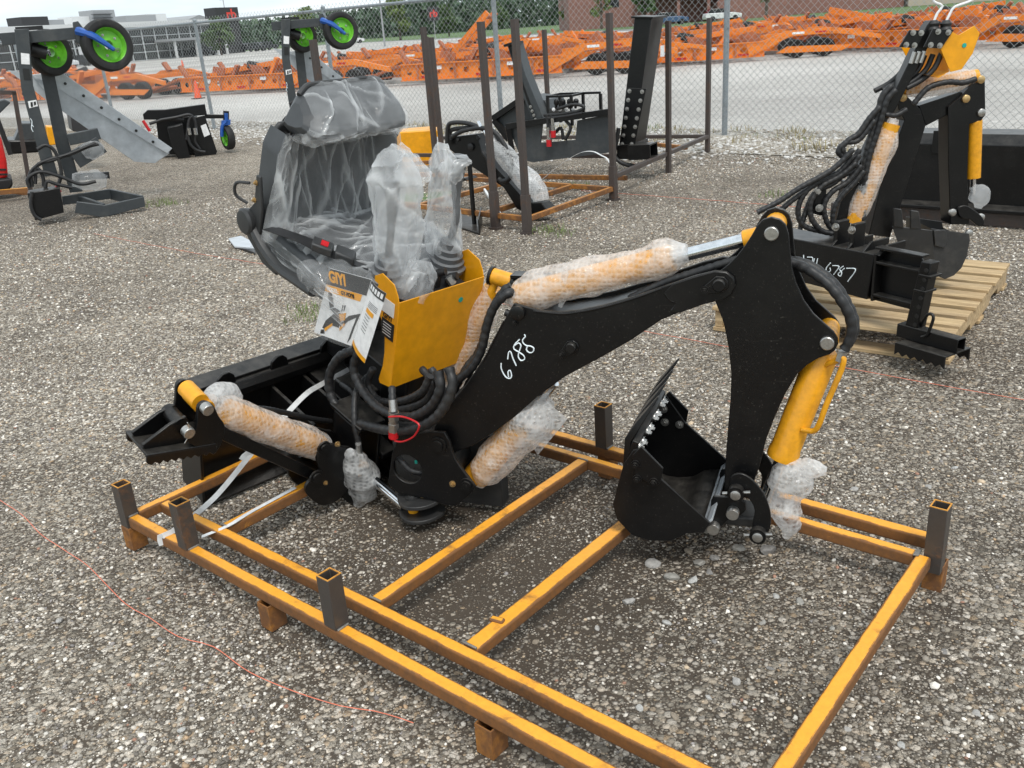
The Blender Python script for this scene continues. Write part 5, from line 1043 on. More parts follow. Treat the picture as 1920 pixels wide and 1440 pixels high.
for sy, nm in ((-1, 'lever'), (1, 'lever')):
    y = sy * .118; x = -.125
    prof = [(0, .058), (.012, .060), (.016, .050), (.030, .052), (.034, .043), (.050, .045), (.054, .036), (.070, .038), (.074, .030), (.092, .030), (.10, .018)]
    lv = B().lathe((x, y, .125), (.05, 0, 1), prof, 24).obj('control_lever', 'boot', bh, MF)
    tp = Vector((x - .01 - (.01 if sy < 0 else .0), y + .01, .44 if sy < 0 else .48))
    B().tube(smooth_path([(x + .005, y, .22), (x + .012, y + .004 * sy, .30), (x - .004, y + .006, .38), tp], .01), lambda s, f: .011 + .013 * max(0, f - .45) / .55, 14).obj('lever_grip', 'boot', lv, MF)
wrapping('polythene_bag', [(-0.07,-0.1089,0.127),(-0.1,-0.0925,0.1572),(-0.12,-0.0908,0.2168),(-0.12,-0.0993,0.3033),(-0.12,-0.1074,0.3862),(-0.13,-0.1062,0.4525),(-0.13,-0.1177,0.4957),(-0.13,-0.1345,0.5223)], [.028, .054, .061, .063, .062, .064, .066, .040], bh, MF, 'bag', sc=22, amp=.006, seed=31, pleat=.13, n=60, cap=True)
wrapping('polythene_bag', [(-0.12,-0.0532,0.4553),(-0.12,-0.0709,0.4968),(-0.12,-0.0957,0.5412),(-0.12,-0.1061,0.5545)], [.050, .034, .012, .004], bh, MF, 'bag', sc=22, amp=.006, seed=37, pleat=.13, n=36)
wrapping('polythene_bag', [(-0.11,0.0999,0.139),(-0.13,0.1201,0.1613),(-0.15,0.1236,0.2239),(-0.15,0.102,0.3162),(-0.15,0.0855,0.4036),(-0.15,0.072,0.4708),(-0.15,0.0623,0.5118)], [.028, .052, .052, .044, .040, .038, .018], bh, MF, 'bag', sc=22, amp=.006, seed=41, pleat=.13, n=56)
wrapping('polythene_bag', [(-0.14,0.0905,0.4232),(-0.13,0.1121,0.4529),(-0.12,0.1314,0.4699),(-0.12,0.1623,0.4585)], [.030, .030, .018, .003], bh, MF, 'bag', sc=22, amp=.006, seed=43, pleat=.13, n=36)
wrapping('polythene_bag', [(-0.04,-0.087,0.106),(-0.05,-0.0722,0.1324),(-0.07,-0.0392,0.1581),(-0.09,-0.0217,0.1969)], [.040, .050, .046, .030], bh, MF, 'bag', sc=24, amp=.006, seed=47, pleat=.13, n=44)

# ---- seat
def softbox(name, c, d, r, mat, par, Mw=MF, rot=None, sub=0):
    o = B().box(c, d, rot).obj(name, mat, par, Mw, bev=r, seg=5, smooth=60); return o
sx0 = -.60
st_ = softbox('seat', (-.41, 0, .088), (.42, .44, .075), .034, 'vinyl', bh)
for sy in (-1, 1): softbox('bolster', (-.41, sy * .205, .108), (.41, .085, .085), .036, 'vinyl', st_)
def backx(y, z):
    """front surface of the backrest: hollow centre between two side bolsters"""
    t = min(1, max(0, (abs(y) - .12) / .075)); t = t * t * (3 - 2 * t); e_ = min(1, max(0, (abs(y) - (.245 - .04 * (z - .12) / .4)) / .03)); return -.575 + .055 * t - .06 * e_ * e_ + .012 * math.sin((z - .1) * 22) * (1 - t) * .4
def backpt(u, v, off=0):
    z = .115 + .325 * v; hw = .255 - .045 * v - .02 * max(0, v - .85) / .15; y = -hw + 2 * hw * u; return Vector((backx(y, z) + off - .02 * v, y, z))
bk_ = B().grid(lambda u, v: backpt(u, v), 40, 26).obj('backrest', 'vinyl', bh, MF, smooth=80)
B().prism([(-.240, .09), (.240, .09), (.205, .40), (.165, .445), (-.165, .445), (-.205, .40)], -.635, -.615, 'x').obj('back_shell', 'plastic', bk_, MF, bev=.012, seg=4)
B().grid(lambda u, v: Vector((-.617, 0, 0)).lerp(Vector((0, 0, 0)), 0) + Vector((0, (backpt(u, 0).y if v < .5 else backpt(u, 0).y), 0)) + Vector((((backpt(u, 0).x + .617) * (v)), 0, backpt(u, 0).z)), 40, 3).obj('backrest_base', 'vinyl', bk_, MF)
for sy in (0, 1): B().grid(lambda u, v: Vector((-.625 + (backpt(sy, v).x + .625) * u, backpt(sy, v).y, backpt(sy, v).z)), 6, 26).obj('backrest_edge', 'vinyl', bk_, MF)
HC = [(-.605, .440), (-.615, .530), (-.606, .553), (-.560, .556), (-.470, .516), (-.430, .478), (-.430, .458), (-.480, .440), (-.555, .432)]
def headpt(u, v):
    n = len(HC); k = v * n; i = int(k) % n; t = k - int(k); a, b = HC[i], HC[(i + 1) % n]; cx2, cz2 = -.54, .493
    x, z = a[0] + (b[0] - a[0]) * t, a[1] + (b[1] - a[1]) * t; e_ = abs(2 * u - 1); s = 1 - .55 * (max(0, e_ - .70) / .30) ** 2.2; zz = cz2 + (z - cz2) * s; k2 = min(1, max(0, (zz - .432) / .124)); return Vector((cx2 + (x - cx2) * s, (u - .5) * (.41 - .10 * k2) + .035 * k2, zz))
hd = B().grid(headpt, 24, 46).obj('headrest', 'vinyl', bk_, MF, smooth=80)
for u in (0, 1): B().add([headpt(u, i / 46) for i in range(46)], [tuple(range(46))]).obj('headrest_cap', 'vinyl', bk_, MF)
B().tube([headpt(.03 + .94 * k / 30, .26) + Vector((-.004, 0, .004)) for k in range(31)], .0085, 8).obj('headrest_trim', 'plastic', bk_, MF)
hdv = lambda u, v: headpt(.02 + .96 * u, (.30 + .62 * v)) + (headpt(.02 + .96 * u, .30 + .62 * v) - Vector((-.54, headpt(.02 + .96 * u, 0).y, .493))).normalized() * (.007 + abs(crumple(headpt(u, v), 20, .010, 51)) + .010 * abs(math.sin(9 * u + 5 * v + 2 * noise.noise(Vector((u * 4, v * 4, 2))))) ** 6)
film_grid('polythene_film', hdv, lambda u, v: (hdv(u, v) - Vector((-.54, hdv(u, v).y, .493))).normalized(), 110, 80, Creases(34, 5, (20, 160), (.15, .6), (.006, .026)), bk_, MF)
wrapping('film_skirt', [(-.46, -.18, .448), (-.48, -.12, .440), (-.48, 0, .434), (-.48, .12, .440), (-.46, .17, .448)], [.008, .012, .013, .012, .008], bk_, MF, 'film', sc=14, amp=.012, seed=53, n=20, step=.01)
def filmpt(u, v):
    p = backpt(-.03 + 1.06 * u, -.02 + 1.02 * v); f = 1 - abs(2 * u - 1); hang = .026 * (1 - ((2 * u - 1)) ** 2) * (.6 + .4 * v)
    fold = .016 * abs(math.sin(u * 17 + 2.2 * v + 1.5 * noise.noise(Vector((u * 5, v * 2, 1))))) ** 3
    return p + Vector((.007 + hang + fold + crumple(p, 10, .0045, 57), 0, 0))
film_grid('polythene_film', filmpt, lambda u, v: (1, 0, 0), 150, 100, Creases(46, 6, (72, 108), (.3, .95), (.004, .020)), bk_, MF, .007)
film_grid('polythene_film', lambda u, v: (lambda p: p + Vector((.004 + crumple(p, 20, .008, 58), -.004, 0)))(backpt(-.005 + .10 * u, v)), lambda u, v: (1, 0, 0), 20, 90, Creases(30, 9, (-30, 30), (.3, .9), (.006, .02)), bk_, MF, .004)
def panf(u, v):
    x = -.60 + .43 * u; y = -.235 + .47 * v; t = min(1, max(0, (abs(y) - .13) / .06)); z = .128 + .026 * t * t + .004; e_ = max(0, abs(y) - .21); z -= e_ * 1.2 + max(0, u - .88) ** 2 * 2.6
    return Vector((x, y, z + .004 + abs(crumple((x, y * .6, z), 22, .013, 61)) + .010 * abs(math.sin(8 * y + 14 * x)) ** 4))
film_grid('polythene_film', panf, lambda u, v: (0, 0, 1), 110, 110, Creases(55, 7, (40, 130), (.15, .6), (.006, .022)), st_, MF, .008)
film_grid('polythene_film', lambda u, v: (lambda x, z: Vector((x, -.258 - abs(crumple((x * .7, z * 2, 0), 16, .008, 63)), z)))(-.62 + .50 * u, .045 + .10 * v - .02 * u), lambda u, v: (0, -1, 0), 130, 26, Creases(60, 8, (-25, 25), (.1, .4), (.006, .02)), st_, MF, .004)
wrapping('film_skirt', [(-0.3582,-0.25,0.1067),(-0.2871,-0.26,0.1172),(-0.2458,-0.26,0.1147),(-0.2052,-0.26,0.1139)], [.020, .034, .036, .014], st_, MF, 'film', sc=14, amp=.014, seed=64, n=30)
# side frame, hinge cover, belt
RL = [(-0.5924,-0.262,0.1235),(-0.531,-0.262,0.0856),(-0.4552,-0.262,0.0628),(-0.367,-0.262,0.0657),(-0.2681,-0.262,0.0718)]
B().tube(smooth_path(RL, .01), .016, 10, shape=lambda a, f: 1 + .4 * abs(math.cos(a))).obj('side_rail', 'plastic', st_, MF)
B().bx(-.62, -.20, -.235, .235, .028, .052).obj('seat_pan', 'plastic', st_, MF, bev=.01)
for sy in (-1, 1):
    hc = [(-0.6231,0.1435)][0]
    B().lathe((hc[0], sy * .27, hc[1]), (0, sy, 0), [(-.012, .038), (.012, .043), (.020, .036), (.022, .02)], 26).obj('hinge_cover', 'plastic', st_, MF)
    arm_ = [(hc[0] + .02, hc[1] - .01), (hc[0] - .005, hc[1] + .035), (hc[0] + .032, hc[1] + .075), (hc[0] + .045, hc[1] + .17), (hc[0] + .065, hc[1] + .17), (hc[0] + .075, hc[1] + .07), (hc[0] + .06, hc[1] - .03)]
    hb = B().prism(arm_, sy * .258, sy * .268).obj('hinge_bracket', 'plastic', st_, MF, bev=.003)
    for dx, dz in ((.046, .145), (.036, .085)): bolt((hc[0] + dx, sy * .268, hc[1] + dz), (0, sy, 0), .006, hb, MF, 'brass')
    lb = [(hc[0] - .03, hc[1] - .02), (hc[0] + .03, hc[1] + .01), (hc[0] + .10, hc[1] - .07), (hc[0] + .17, hc[1] - .085), (hc[0] + .16, hc[1] - .115), (hc[0] + .08, hc[1] - .11), (hc[0] - .005, hc[1] - .06)]
    B().prism(lb, sy * .252, sy * .272).obj('lower_cover', 'plastic', st_, MF, bev=.006)
B().tube(smooth_path([(-.62, -.265, .27), (-.655, -.29, .26), (-.66, -.29, .22), (-.63, -.268, .20)], .008), .005, 8).obj('recline_handle', 'plastic', st_, MF)
bl = [Vector(p) for p in [(-0.5156,-0.2619,0.165),(-0.4214,-0.2566,0.185),(-0.3598,-0.2324,0.185),(-0.2991,-0.2174,0.18),(-0.2622,-0.177,0.165),(-0.2177,-0.1116,0.14)]]
def ribbon(name, pts, wd, th, mat, par, Mw, up=(0, 0, 1)):
    P = smooth_path(pts, .02); b = B(); vs = []; u = Vector(up)
    for i, p in enumerate(P):
        d = (P[min(i + 1, len(P) - 1)] - P[max(0, i - 1)]).normalized(); s = d.cross(u).normalized(); n_ = s.cross(d)
        vs += [p + s * wd / 2, p - s * wd / 2, p - s * wd / 2 + n_ * th, p + s * wd / 2 + n_ * th]
    fs = [(0, 1, 2, 3), tuple(len(vs) - 4 + k for k in range(4))] + [(i * 4 + k, i * 4 + (k + 1) % 4, i * 4 + 4 + (k + 1) % 4, i * 4 + 4 + k) for i in range(len(P) - 1) for k in range(4)]
    return b.add(vs, fs).obj(name, mat, par, Mw)
ribbon('seat_belt', bl, .045, .002, 'rubber', st_, MF)
d_ = (bl[4] - bl[3]).normalized(); rot = Matrix((d_, Vector((0, 0, 1)).cross(d_).normalized(), Vector((0, 0, 1)))).transposed()
bu = B().box(bl[3] + Vector((0, 0, .012)), (.062, .052, .026), rot).obj('buckle', 'plastic', st_, MF, bev=.005); B().box(bl[3] + d_ * .006 + Vector((0, 0, .0258)), (.022, .030, .002), rot).obj('release_button', 'red', bu, MF)
B().box(bl[4] + d_ * .012 + Vector((0, 0, .012)), (.060, .056, .028), rot).obj('buckle_tongue', 'plastic', st_, MF, bev=.006)

# ---- hoses bundled under the console, test coupling with red cap
hose('spiral_hose', [(-0.1338,-0.2,-0.0773),(-0.1892,-0.22,-0.1317),(-0.2202,-0.23,-0.2166),(-0.197,-0.235,-0.2828),(-0.1204,-0.235,-0.3069),(0.0054,-0.235,-0.2652),(0.1334,-0.23,-0.1976),(0.2196,-0.21,-0.1233),(0.2582,-0.19,-0.05),(0.2587,-0.17,0.0208),(0.2275,-0.16,0.0552)], .0150, bh, MF)
hose('spiral_hose', [(-0.0934,-0.19,-0.0292),(-0.1227,-0.2,-0.0805),(-0.1246,-0.21,-0.1463),(-0.0648,-0.215,-0.1872),(0.03,-0.22,-0.1908),(0.1445,-0.215,-0.1457),(0.2118,-0.2,-0.0758),(0.234,-0.19,-0.0013),(0.2081,-0.18,0.0419)], .0145, bh, MF)
hose('spiral_hose', [(-0.0838,-0.17,-0.1265),(-0.091,-0.18,-0.1868),(-0.0342,-0.18,-0.2118),(0.052,-0.17,-0.1651),(0.1286,-0.16,-0.0877),(0.1453,-0.15,-0.0249)], .012, bh, MF)
hose('spiral_hose', [(0.0519,-0.1,-0.0707),(0.11,-0.1,-0.0933),(0.0912,-0.1,-0.1639),(0.0419,-0.12,-0.2176),(-0.0272,-0.14,-0.2643)], .012, bh, MF)
hose('spiral_hose', [(0.0927,-0.1,-0.0464),(0.1542,-0.1,-0.0949),(0.1731,-0.12,-0.1823)], .0125, bh, MF)
hose('spiral_hose', [(-0.2653,-0.15,-0.3051),(-0.1936,-0.16,-0.2888),(-0.1563,-0.16,-0.3183),(-0.1488,-0.17,-0.3741)], .0105, bh, MF)
V_ = [Vector(p) for p in [(0.0683,-0.22,-0.0833),(0.0999,-0.24,-0.1069),(0.1147,-0.245,-0.1336),(0.1187,-0.245,-0.1657),(0.1228,-0.245,-0.1983),(0.1274,-0.245,-0.2349)]]
hose('test_hose', [V_[0], V_[0].lerp(V_[1], .5), V_[1]], .0115, bh, MF)
tc_ = B().cyl(V_[1] - (V_[1] - V_[0]) * .1, V_[2], .0125, n=14).cyl(V_[2], V_[2].lerp(V_[3], .8), .0165, n=6).cyl(V_[2].lerp(V_[3], .8), V_[3].lerp(V_[4], .2), .013, n=14).cyl(V_[3].lerp(V_[4], .2), V_[4], .0165, n=6).obj('test_coupling', 'zinc', bh, MF)
B().lathe(V_[4], V_[5] - V_[4], [(0, .0150), (.022, .0150), (.026, .010)], 16).obj('red_cap', 'red', tc_, MF)
B().tube(smooth_path([V_[2] + Vector((0, -.016, -.012)), *[Vector(p) for p in [(0.1542,-0.25,-0.123),(0.1999,-0.25,-0.1043),(0.2328,-0.25,-0.1032),(0.2163,-0.25,-0.1523),(0.1721,-0.25,-0.202),(0.1375,-0.25,-0.2237)]]], .008), .0028, 7).obj('cap_tether', 'red', tc_, MF)

# ---- brochure in a clear sleeve, hung on the console side
Q = [(-0.2104,0.1731),(-0.021,0.2309),(-0.0882,-0.0121),(-0.2817,-0.0827)]
P0_, P1_, P2_, P3_ = [Vector((q[0], -.25, q[1])) for q in Q]
ux = (P1_ - P0_).normalized(); Hh = (P3_ - P0_).length; Ww = (P1_ - P0_).length; vy = (P0_ - P3_).normalized(); uy = (vy - ux * vy.dot(ux)).normalized()
BRM = MF @ Matrix.Translation(P0_) @ Matrix((ux, uy, ux.cross(uy))).transposed().to_4x4()     # local: x right, y up, z to the viewer
if (BRM.to_3x3() @ Vector((0, 0, 1))).y > 0: print('brochure faces away')
br = thing('brochure', 'printed sales leaflet in a clear sleeve hanging on the yellow console of the backhoe', 'leaflet', BRM)
sk = vy.dot(ux) * Hh / max(1e-6, 1)     # sideways slant of the sheet
hy = vy.dot(uy) * Hh
def bp(x, y): return (x - vy.dot(ux) * Hh * (y / hy) * -1 * 1.0 if False else x + vy.dot(ux) / vy.dot(uy) * y, y)
def quad(name, x0, x1, y0, y1, mat, z=.0006, par=br, bend=0):
    pts = [bp(x0, y0), bp(x1, y0), bp(x1, y1), bp(x0, y1)]; return B().prism([(p[0], p[1]) for p in pts], z, z + .0005, 'z').obj(name, mat, par, BRM)
quad('page', 0, Ww, -hy, 0, 'white', -.0002)
quad('title_band', .001, Ww - .001, -.052, -.001, 'decal', .0006); quad('model_band', .001, Ww * .90, -.075, -.053, 'yellow', .0006)
Tm = lambda x, y, sc=1: BRM @ Matrix.Translation((bp(x, y)[0], y, .0014))
text('lettering', 'GIYI', .046, 'yellow', br, Tm(.012, -.040), bold=.0018); text('lettering', 'MODEL:', .0165, 'white', br, Tm(.012, -.0705), bold=.0005); text('lettering', 'GY-BD98', .0165, 'label', br, Tm(.084, -.0705), bold=.0006)
# line drawing of the machine on the page (flat print)
def blob(pts, mat, z=.0007): 
    L_ = [bp(x * Ww, -y * hy) for x, y in pts]; B().prism(L_, z, z + .0004, 'z').obj('machine_print', mat, br, BRM)
blob([(.10, .34), (.20, .33), (.22, .38), (.13, .40)], 'decal'); blob([(.13, .41), (.24, .39), (.33, .52), (.24, .56)], 'decal'); blob([(.24, .57), (.36, .53), (.52, .55), (.40, .62)], 'plastic')
blob([(.36, .63), (.52, .58), (.60, .66), (.58, .80), (.40, .80), (.26, .90), (.18, .88), (.22, .76)], 'label'); blob([(.50, .60), (.66, .55), (.68, .66), (.58, .70)], 'yellow', .0012); blob([(.24, .88), (.40, .76), (.42, .80), (.28, .92)], 'yellow', .0012)
blob([(.58, .74), (.74, .58), (.98, .50), (.98, .54), (.76, .66), (.62, .80)], 'label'); blob([(.93, .52), (.99, .50), (.95, .70), (.93, .90), (.88, .98), (.90, .74)], 'label'); blob([(.60, .80), (.68, .70), (.71, .73), (.63, .84)], 'yellow', .0012)
blob([(.52, .46), (.55, .46), (.56, .56), (.53, .56)], 'label'); blob([(.57, .45), (.60, .45), (.60, .54), (.58, .54)], 'label'); blob([(.16, .92), (.24, .90), (.28, .96), (.17, .98)], 'label')
# folded right-hand leaf
RQ = [(-0.021,-0.25,0.2309),(-0.0882,-0.25,-0.0121),(0.0064,-0.275,-0.0187),(0.0766,-0.275,0.2446)]
r0, r1, r2, r3 = [BRM.inverted() @ (MF @ Vector(p)) for p in RQ]
def leaf(u, v): p = r0.lerp(r1, v).lerp(r3.lerp(r2, v), u); p.z += .006 * math.sin(u * math.pi); return p
def leafq(name, u0, u1, v0, v1, mat, off): B().grid(lambda u, v: leaf(u0 + (u1 - u0) * u, v0 + (v1 - v0) * v) + Vector((0, 0, off)), 8, 4).obj(name, mat, br, BRM)
leafq('leaf_page', 0, 1, 0, 1, 'white', 0); leafq('leaf_band', .04, 1, .0, .12, 'decal', .0012); leafq('leaf_footer', .0, 1, .94, 1, 'yellow', .0012)
for k in range(4): leafq('leaf_print', .30, .85, .24 + k * .022, .246 + k * .022, 'plastic', .0012)
leafq('leaf_heading', .28, .75, .34, .40, 'yellow', .0012)
for k in range(6): leafq('leaf_print', .30, .62, .43 + k * .045, .438 + k * .045, 'plastic', .0012)
for k in range(5): leafq('leaf_lettering', .12 + k * .17, .24 + k * .17, .03, .095, 'white', .0020)
SL = B().grid(lambda u, v: Vector((*bp(-.006 + (Ww + .012) * u, .022 - (hy + .03) * v), .004 + .003 * math.sin(u * 7) * math.sin(v * 5))), 24, 24).obj('clear_sleeve', 'sleeve', br, BRM)

# ---- white strap that ties the backhoe to the frame
s_ = [Vector((-2.245, 1.0215, .085)), Vector((-2.245, 1.0215, .1135)), Vector((-2.23, 1.05, .118))]
s_ += [MF @ Vector(p) for p in [(-0.24,-0.6245,-0.5436),(-0.22,-0.507,-0.4072),(-0.22,-0.415,-0.3285),(-0.25,-0.3018,-0.2839),(-0.29,-0.2155,-0.2999),(-0.34,-0.0648,-0.3209)]]
ribbon('tie_strap', s_, .016, .0016, 'strap', None, I4, up=(1, -.6, .4))
tag(bpy.data.objects['tie_strap'], 'white woven strap pulled from the orange frame up to the backhoe body', 'strap', 'white tie straps')
s_ = [Vector((-2.16, 1.10, .1)), Vector((-2.12, 1.165, .1165)), Vector((-2.13, 1.25, .1168)), Vector((-2.138, 1.42, .1168))]
o = ribbon('tie_strap', s_, .014, .0016, 'strap', None, I4); tag(o, 'short white strap lying along the cross beam behind the corner stubs', 'strap', 'white tie straps')
lp = [MF @ Vector(p) for p in [(-0.2,-0.5506,-0.3938),(-0.2,-0.5308,-0.378),(-0.2,-0.4824,-0.3897),(-0.2,-0.4083,-0.4043),(-0.2,-0.3508,-0.4085)]]
o = ribbon('tie_strap', lp, .014, .0016, 'strap', None, I4, up=(1, -.6, .4)); tag(o, 'white strap end looping behind the stabiliser arm to the mount plate', 'strap', 'white tie straps')

# ================================================================== second backhoe on its wooden pallet
PL = FRM((-.85, 3.70, 0), 2.8)
pt = thing('wooden_pallet', 'raw wooden pallet under the second backhoe', 'pallet', PL)
for i in range(9): B().box((-.51 + U(-.006, .006), .045 + i * .1425, .113), (1.03, .094 if i not in (0, 8) else .115, .018), Matrix.Rotation(U(-.008, .008), 3, 'Z')).obj('deck_board', 'wood', pt, bev=.0025)
def stringer(x):
    o = [(0, .022), (0, .103), (1.23, .103), (1.23, .022), (1.02, .022), (1.0, .055), (.84, .055), (.82, .022), (.41, .022), (.39, .055), (.23, .055), (.21, .022)]
    B().prism(o, x - .019, x + .019, 'x').obj('stringer', 'wood', pt, bev=.002)
for x in (-.022, -.51, -.998): stringer(x)
for i in (0, 4, 8): B().box((-.51, .045 + i * .1425, .011), (1.03, .10, .018)).obj('bottom_board', 'wood', pt, bev=.0025)
B2 = FRM((-1.0000,3.6200,0.0000),-20,0)
BB = FRM((-1.2500,4.3500,0.0000),40,0)
m2 = thing('backhoe_attachment', 'second black backhoe attachment marked 6787 standing on the wooden pallet', 'backhoe', B2)
FA = [(-0.7711,0.4247),(-0.1865,0.4288),(-0.2043,0.2319),(-0.7613,0.239)]
bm2 = B().prism(FA, 0, .16).obj('base_beam', 'black', m2, bev=.004)
B().prism([(-0.1967,0.4426),(-0.034,0.4463),(-0.0047,0.4428),(0.0091,0.426),(-0.0081,0.2199),(-0.225,0.2216)], .045, .055).obj('end_plate', 'black', m2, bev=.002)
for z_ in [p[1] for p in [(-0.1002,0.4511),(-0.0937,0.3909),(-0.0789,0.2532)]]: B().bx(FA[1][0], FA[1][0] + .22, .0, .044, z_, z_ + .010).obj('shelf_rib', 'black', bm2, bev=.002)
B().bx(FA[1][0] + .001, FA[1][0] + .011, .0, .05, FA[2][1], FA[1][1]).obj('web', 'black', bm2)
PO = [(0.0435,0.4458),(0.0876,0.4454),(0.0551,0.1431),(-0.0032,0.1372)]
pz = B().prism(PO, -.02, .035).obj('leg_post', 'black', m2, bev=.004)
for t_ in range(7):
    a_, b_ = Vector(PO[1]), Vector(PO[2]); c_ = a_.lerp(b_, .10 + t_ * .125); B().cyl((c_[0] - .012, -.0205, c_[1]), (c_[0] - .012, -.024, c_[1]), .0085, n=14).obj('pin_hole', 'label', pz)
for z_ in [(0.078,0.3908),(0.0622,0.3276)]: B().bx(z_[0] - .035, z_[0] + .018, -.026, .045, z_[1] - .005, z_[1] + .005).obj('collar', 'black', pz, bev=.002)
lp_ = [(0.0304,0.03,0.1434),(0.0953,-0.03,0.233),(0.114,-0.03,0.2526),(0.1288,-0.03,0.2453),(0.1274,-0.03,0.2189),(0.1105,-0.03,0.1643),(0.0885,-0.03,0.1498)]
B().tube(smooth_path(lp_, .01), .006, 8).obj('lifting_loop', 'black', pz)
F0 = [(0.0075,0.0972),(0.2092,0.1041)]; FZ = [(0.0362,0.1382)][0][1] - .075
B().prism([(F0[0][0], FZ + .055), (F0[1][0] + .02, FZ + .055), (F0[1][0] + .02, FZ + .047), (F0[0][0], FZ + .047)], -.075, .075).obj('foot_plate', 'black', m2, bev=.003)
for yy in (-.079, .071):
    tp_ = [(F0[0][0], FZ + .054), (F0[1][0] + .02, FZ + .054)]; lo = []
    for i in range(13): x = F0[1][0] + .02 - i * (F0[1][0] + .02 - F0[0][0]) / 12; lo.append((x, FZ + (.018 if i % 2 else .003)))
    B().prism(tp_ + lo, yy, yy + .008).obj('grouser', 'black', m2, bev=.001)
B().hollow((-.03, 0, FZ + .085), (F0[1][0] + .03, 0, FZ + .085), .05, .055, .004).obj('foot_tube', 'black', m2, bev=.002)
WP = [(-0.5817,0.3479),(-0.5721,0.3447),(-0.5534,0.3626),(-0.5502,0.3389),(-0.545,0.3082),(-0.5313,0.3568),(-0.4999,0.3564),(-0.5149,0.3066),(-0.4909,0.3568),(-0.4949,0.3297),(-0.4653,0.3327),(-0.4733,0.36),(-0.4837,0.3004),(-0.4026,0.3538),(-0.4236,0.3262),(-0.4194,0.3103),(-0.3998,0.3189),(-0.4038,0.3323),(-0.3904,0.3443),(-0.3563,0.3459),(-0.3814,0.3058),(-0.3343,0.3524),(-0.3525,0.3349),(-0.3404,0.3255),(-0.3444,0.306),(-0.3591,0.3125),(-0.3408,0.3301),(-0.328,0.3443),(-0.3171,0.3463),(-0.2705,0.3491),(-0.3052,0.2903)]
for a, b_ in ((0, 2), (2, 5), (5, 8), (8, 11), (11, 13), (13, 18), (18, 21), (21, 28), (28, 31)): handwriting('number_mark', [WP[a:b_]], lambda p: (p[0], -.0015, p[1]), .0026, bm2, B2)
for x in (-.42, -.34, -.26, -.18): B().prism([(.0, FA[1][1] - .003), (.16, FA[1][1] - .003), (.16, FA[1][1] + .035), (.05, FA[1][1] + .035)], FA[1][0] + x + .20 - .006, FA[1][0] + x + .20 + .006, 'x').obj('rib', 'black', bm2, bev=.002)
for p in [(-0.4122,0.5115),(-0.3274,0.4966)]: B().bx(p[0] - .012, p[0] + .012, .03, .10, FA[1][1] - .01, FA[1][1] + .10).obj('hinge_ear', 'black', bm2, bev=.004); bolt((p[0], .03, FA[1][1] + .075), (0, -1, 0), .012, bm2, B2, 'zinc')
def pb(name, pts, y0, y1, mat='black', par=m2, bev=.003): return B().prism(pts, y0, y1).obj(name, mat, par, BB, bev=bev)
ms_ = pb('mast', [(-0.3403,0.6522),(-0.3114,0.6455),(-0.0226,1.2611),(-0.0103,1.2914),(-0.0532,1.2985),(-0.0689,1.2788)], -.16, -.10)
pb('mast_foot', [(-0.4156,0.3431),(-0.3481,0.3183),(-0.2974,0.6492),(-0.3597,0.6582)], -.16, -.10)
b1_ = pb('boom', [(-0.1935,0.384),(-0.093,0.3644),(-0.0535,0.5226),(0.0209,0.8605),(-0.0098,0.931),(-0.0743,0.9916),(-0.0995,1.0112),(-0.1213,0.9948),(-0.1067,0.9376),(-0.0763,0.8901),(-0.1578,0.6027)], -.045, .045)
pb('upper_arm', [(-0.0141,0.9463),(0.1634,0.9927),(0.2075,0.9762),(0.2114,0.9444),(0.1828,0.9283),(0.0257,0.8569)], -.035, .035)
kn = pb('dipper_stick', [(0.1094,0.9341),(0.1607,0.9756),(0.1895,1.0071),(0.2121,1.05),(0.2385,1.0614),(0.2579,1.0358),(0.2792,0.8885),(0.2634,0.8645),(0.2128,0.8542),(0.2313,0.6236),(0.268,0.4016),(0.1787,0.4078),(0.1357,0.7015)], -.05, .05)
for p, m_ in zip([(-0.0968,0.9872),(0.2362,1.04),(0.2563,0.9),(0.1806,0.9638),(0.2316,0.4605),(0.3132,0.4327),(0.1799,0.4642),(0.2681,0.3613)], ('brass', 'brass', 'zinc', 'brass', 'zinc', 'zinc', 'zinc', 'zinc')): B().lathe((p[0], -.048, p[1]), (0, -1, 0), [(0, .017), (.012, .017), (.014, .014)], 16).obj('pin', m_, kn, BB)
lk2 = smooth2([(0.1972,0.4845),(0.2324,0.4942),(0.2796,0.4665),(0.3181,0.4319),(0.3293,0.4014),(0.3034,0.3934),(0.2602,0.4261),(0.23,0.4331),(0.2086,0.4494)], 3); pb('curved_link', lk2, -.065, -.05)
cyA, cyB = [Vector(p) for p in [(0.2495,-0.02,0.8658),(0.2743,-0.02,0.6079)]]
c2_ = B().cyl(cyA, cyB, .031, n=20).obj('bucket_cylinder', 'cylyel', m2, BB, bev=.003); B().cyl(cyB, cyB + (cyB - cyA) * .3, .013, n=14).obj('rod', 'chrome', c2_, BB)
wrapping('polythene_bag', [(0.2691,-0.03,0.5713),(0.2973,-0.03,0.5403),(0.3136,-0.03,0.5074),(0.3084,-0.03,0.471)], [.016, .045, .042, .016], c2_, BB, 'bag', sc=16, amp=.012, seed=71, n=30)
cyA, cyB = [Vector(p) for p in [(-0.1795,-0.16,0.893),(-0.3131,-0.16,0.4721)]]
c3_ = B().cyl(cyA, cyB, .036, n=18).obj('lift_cylinder', 'cylyel', m2, BB)
wrapping('bubble_wrap', [cyA + (cyA - cyB) * .05, cyA, cyA.lerp(cyB, .3), cyA.lerp(cyB, .65), cyB], [.024, .052, .050, .046, .034], c3_, BB, amp=.009, seed=73, n=32, step=.014)
cyA, cyB = [Vector(p) for p in [(-0.1126,-0.03,1.0204),(0.2306,-0.03,1.0526)]]
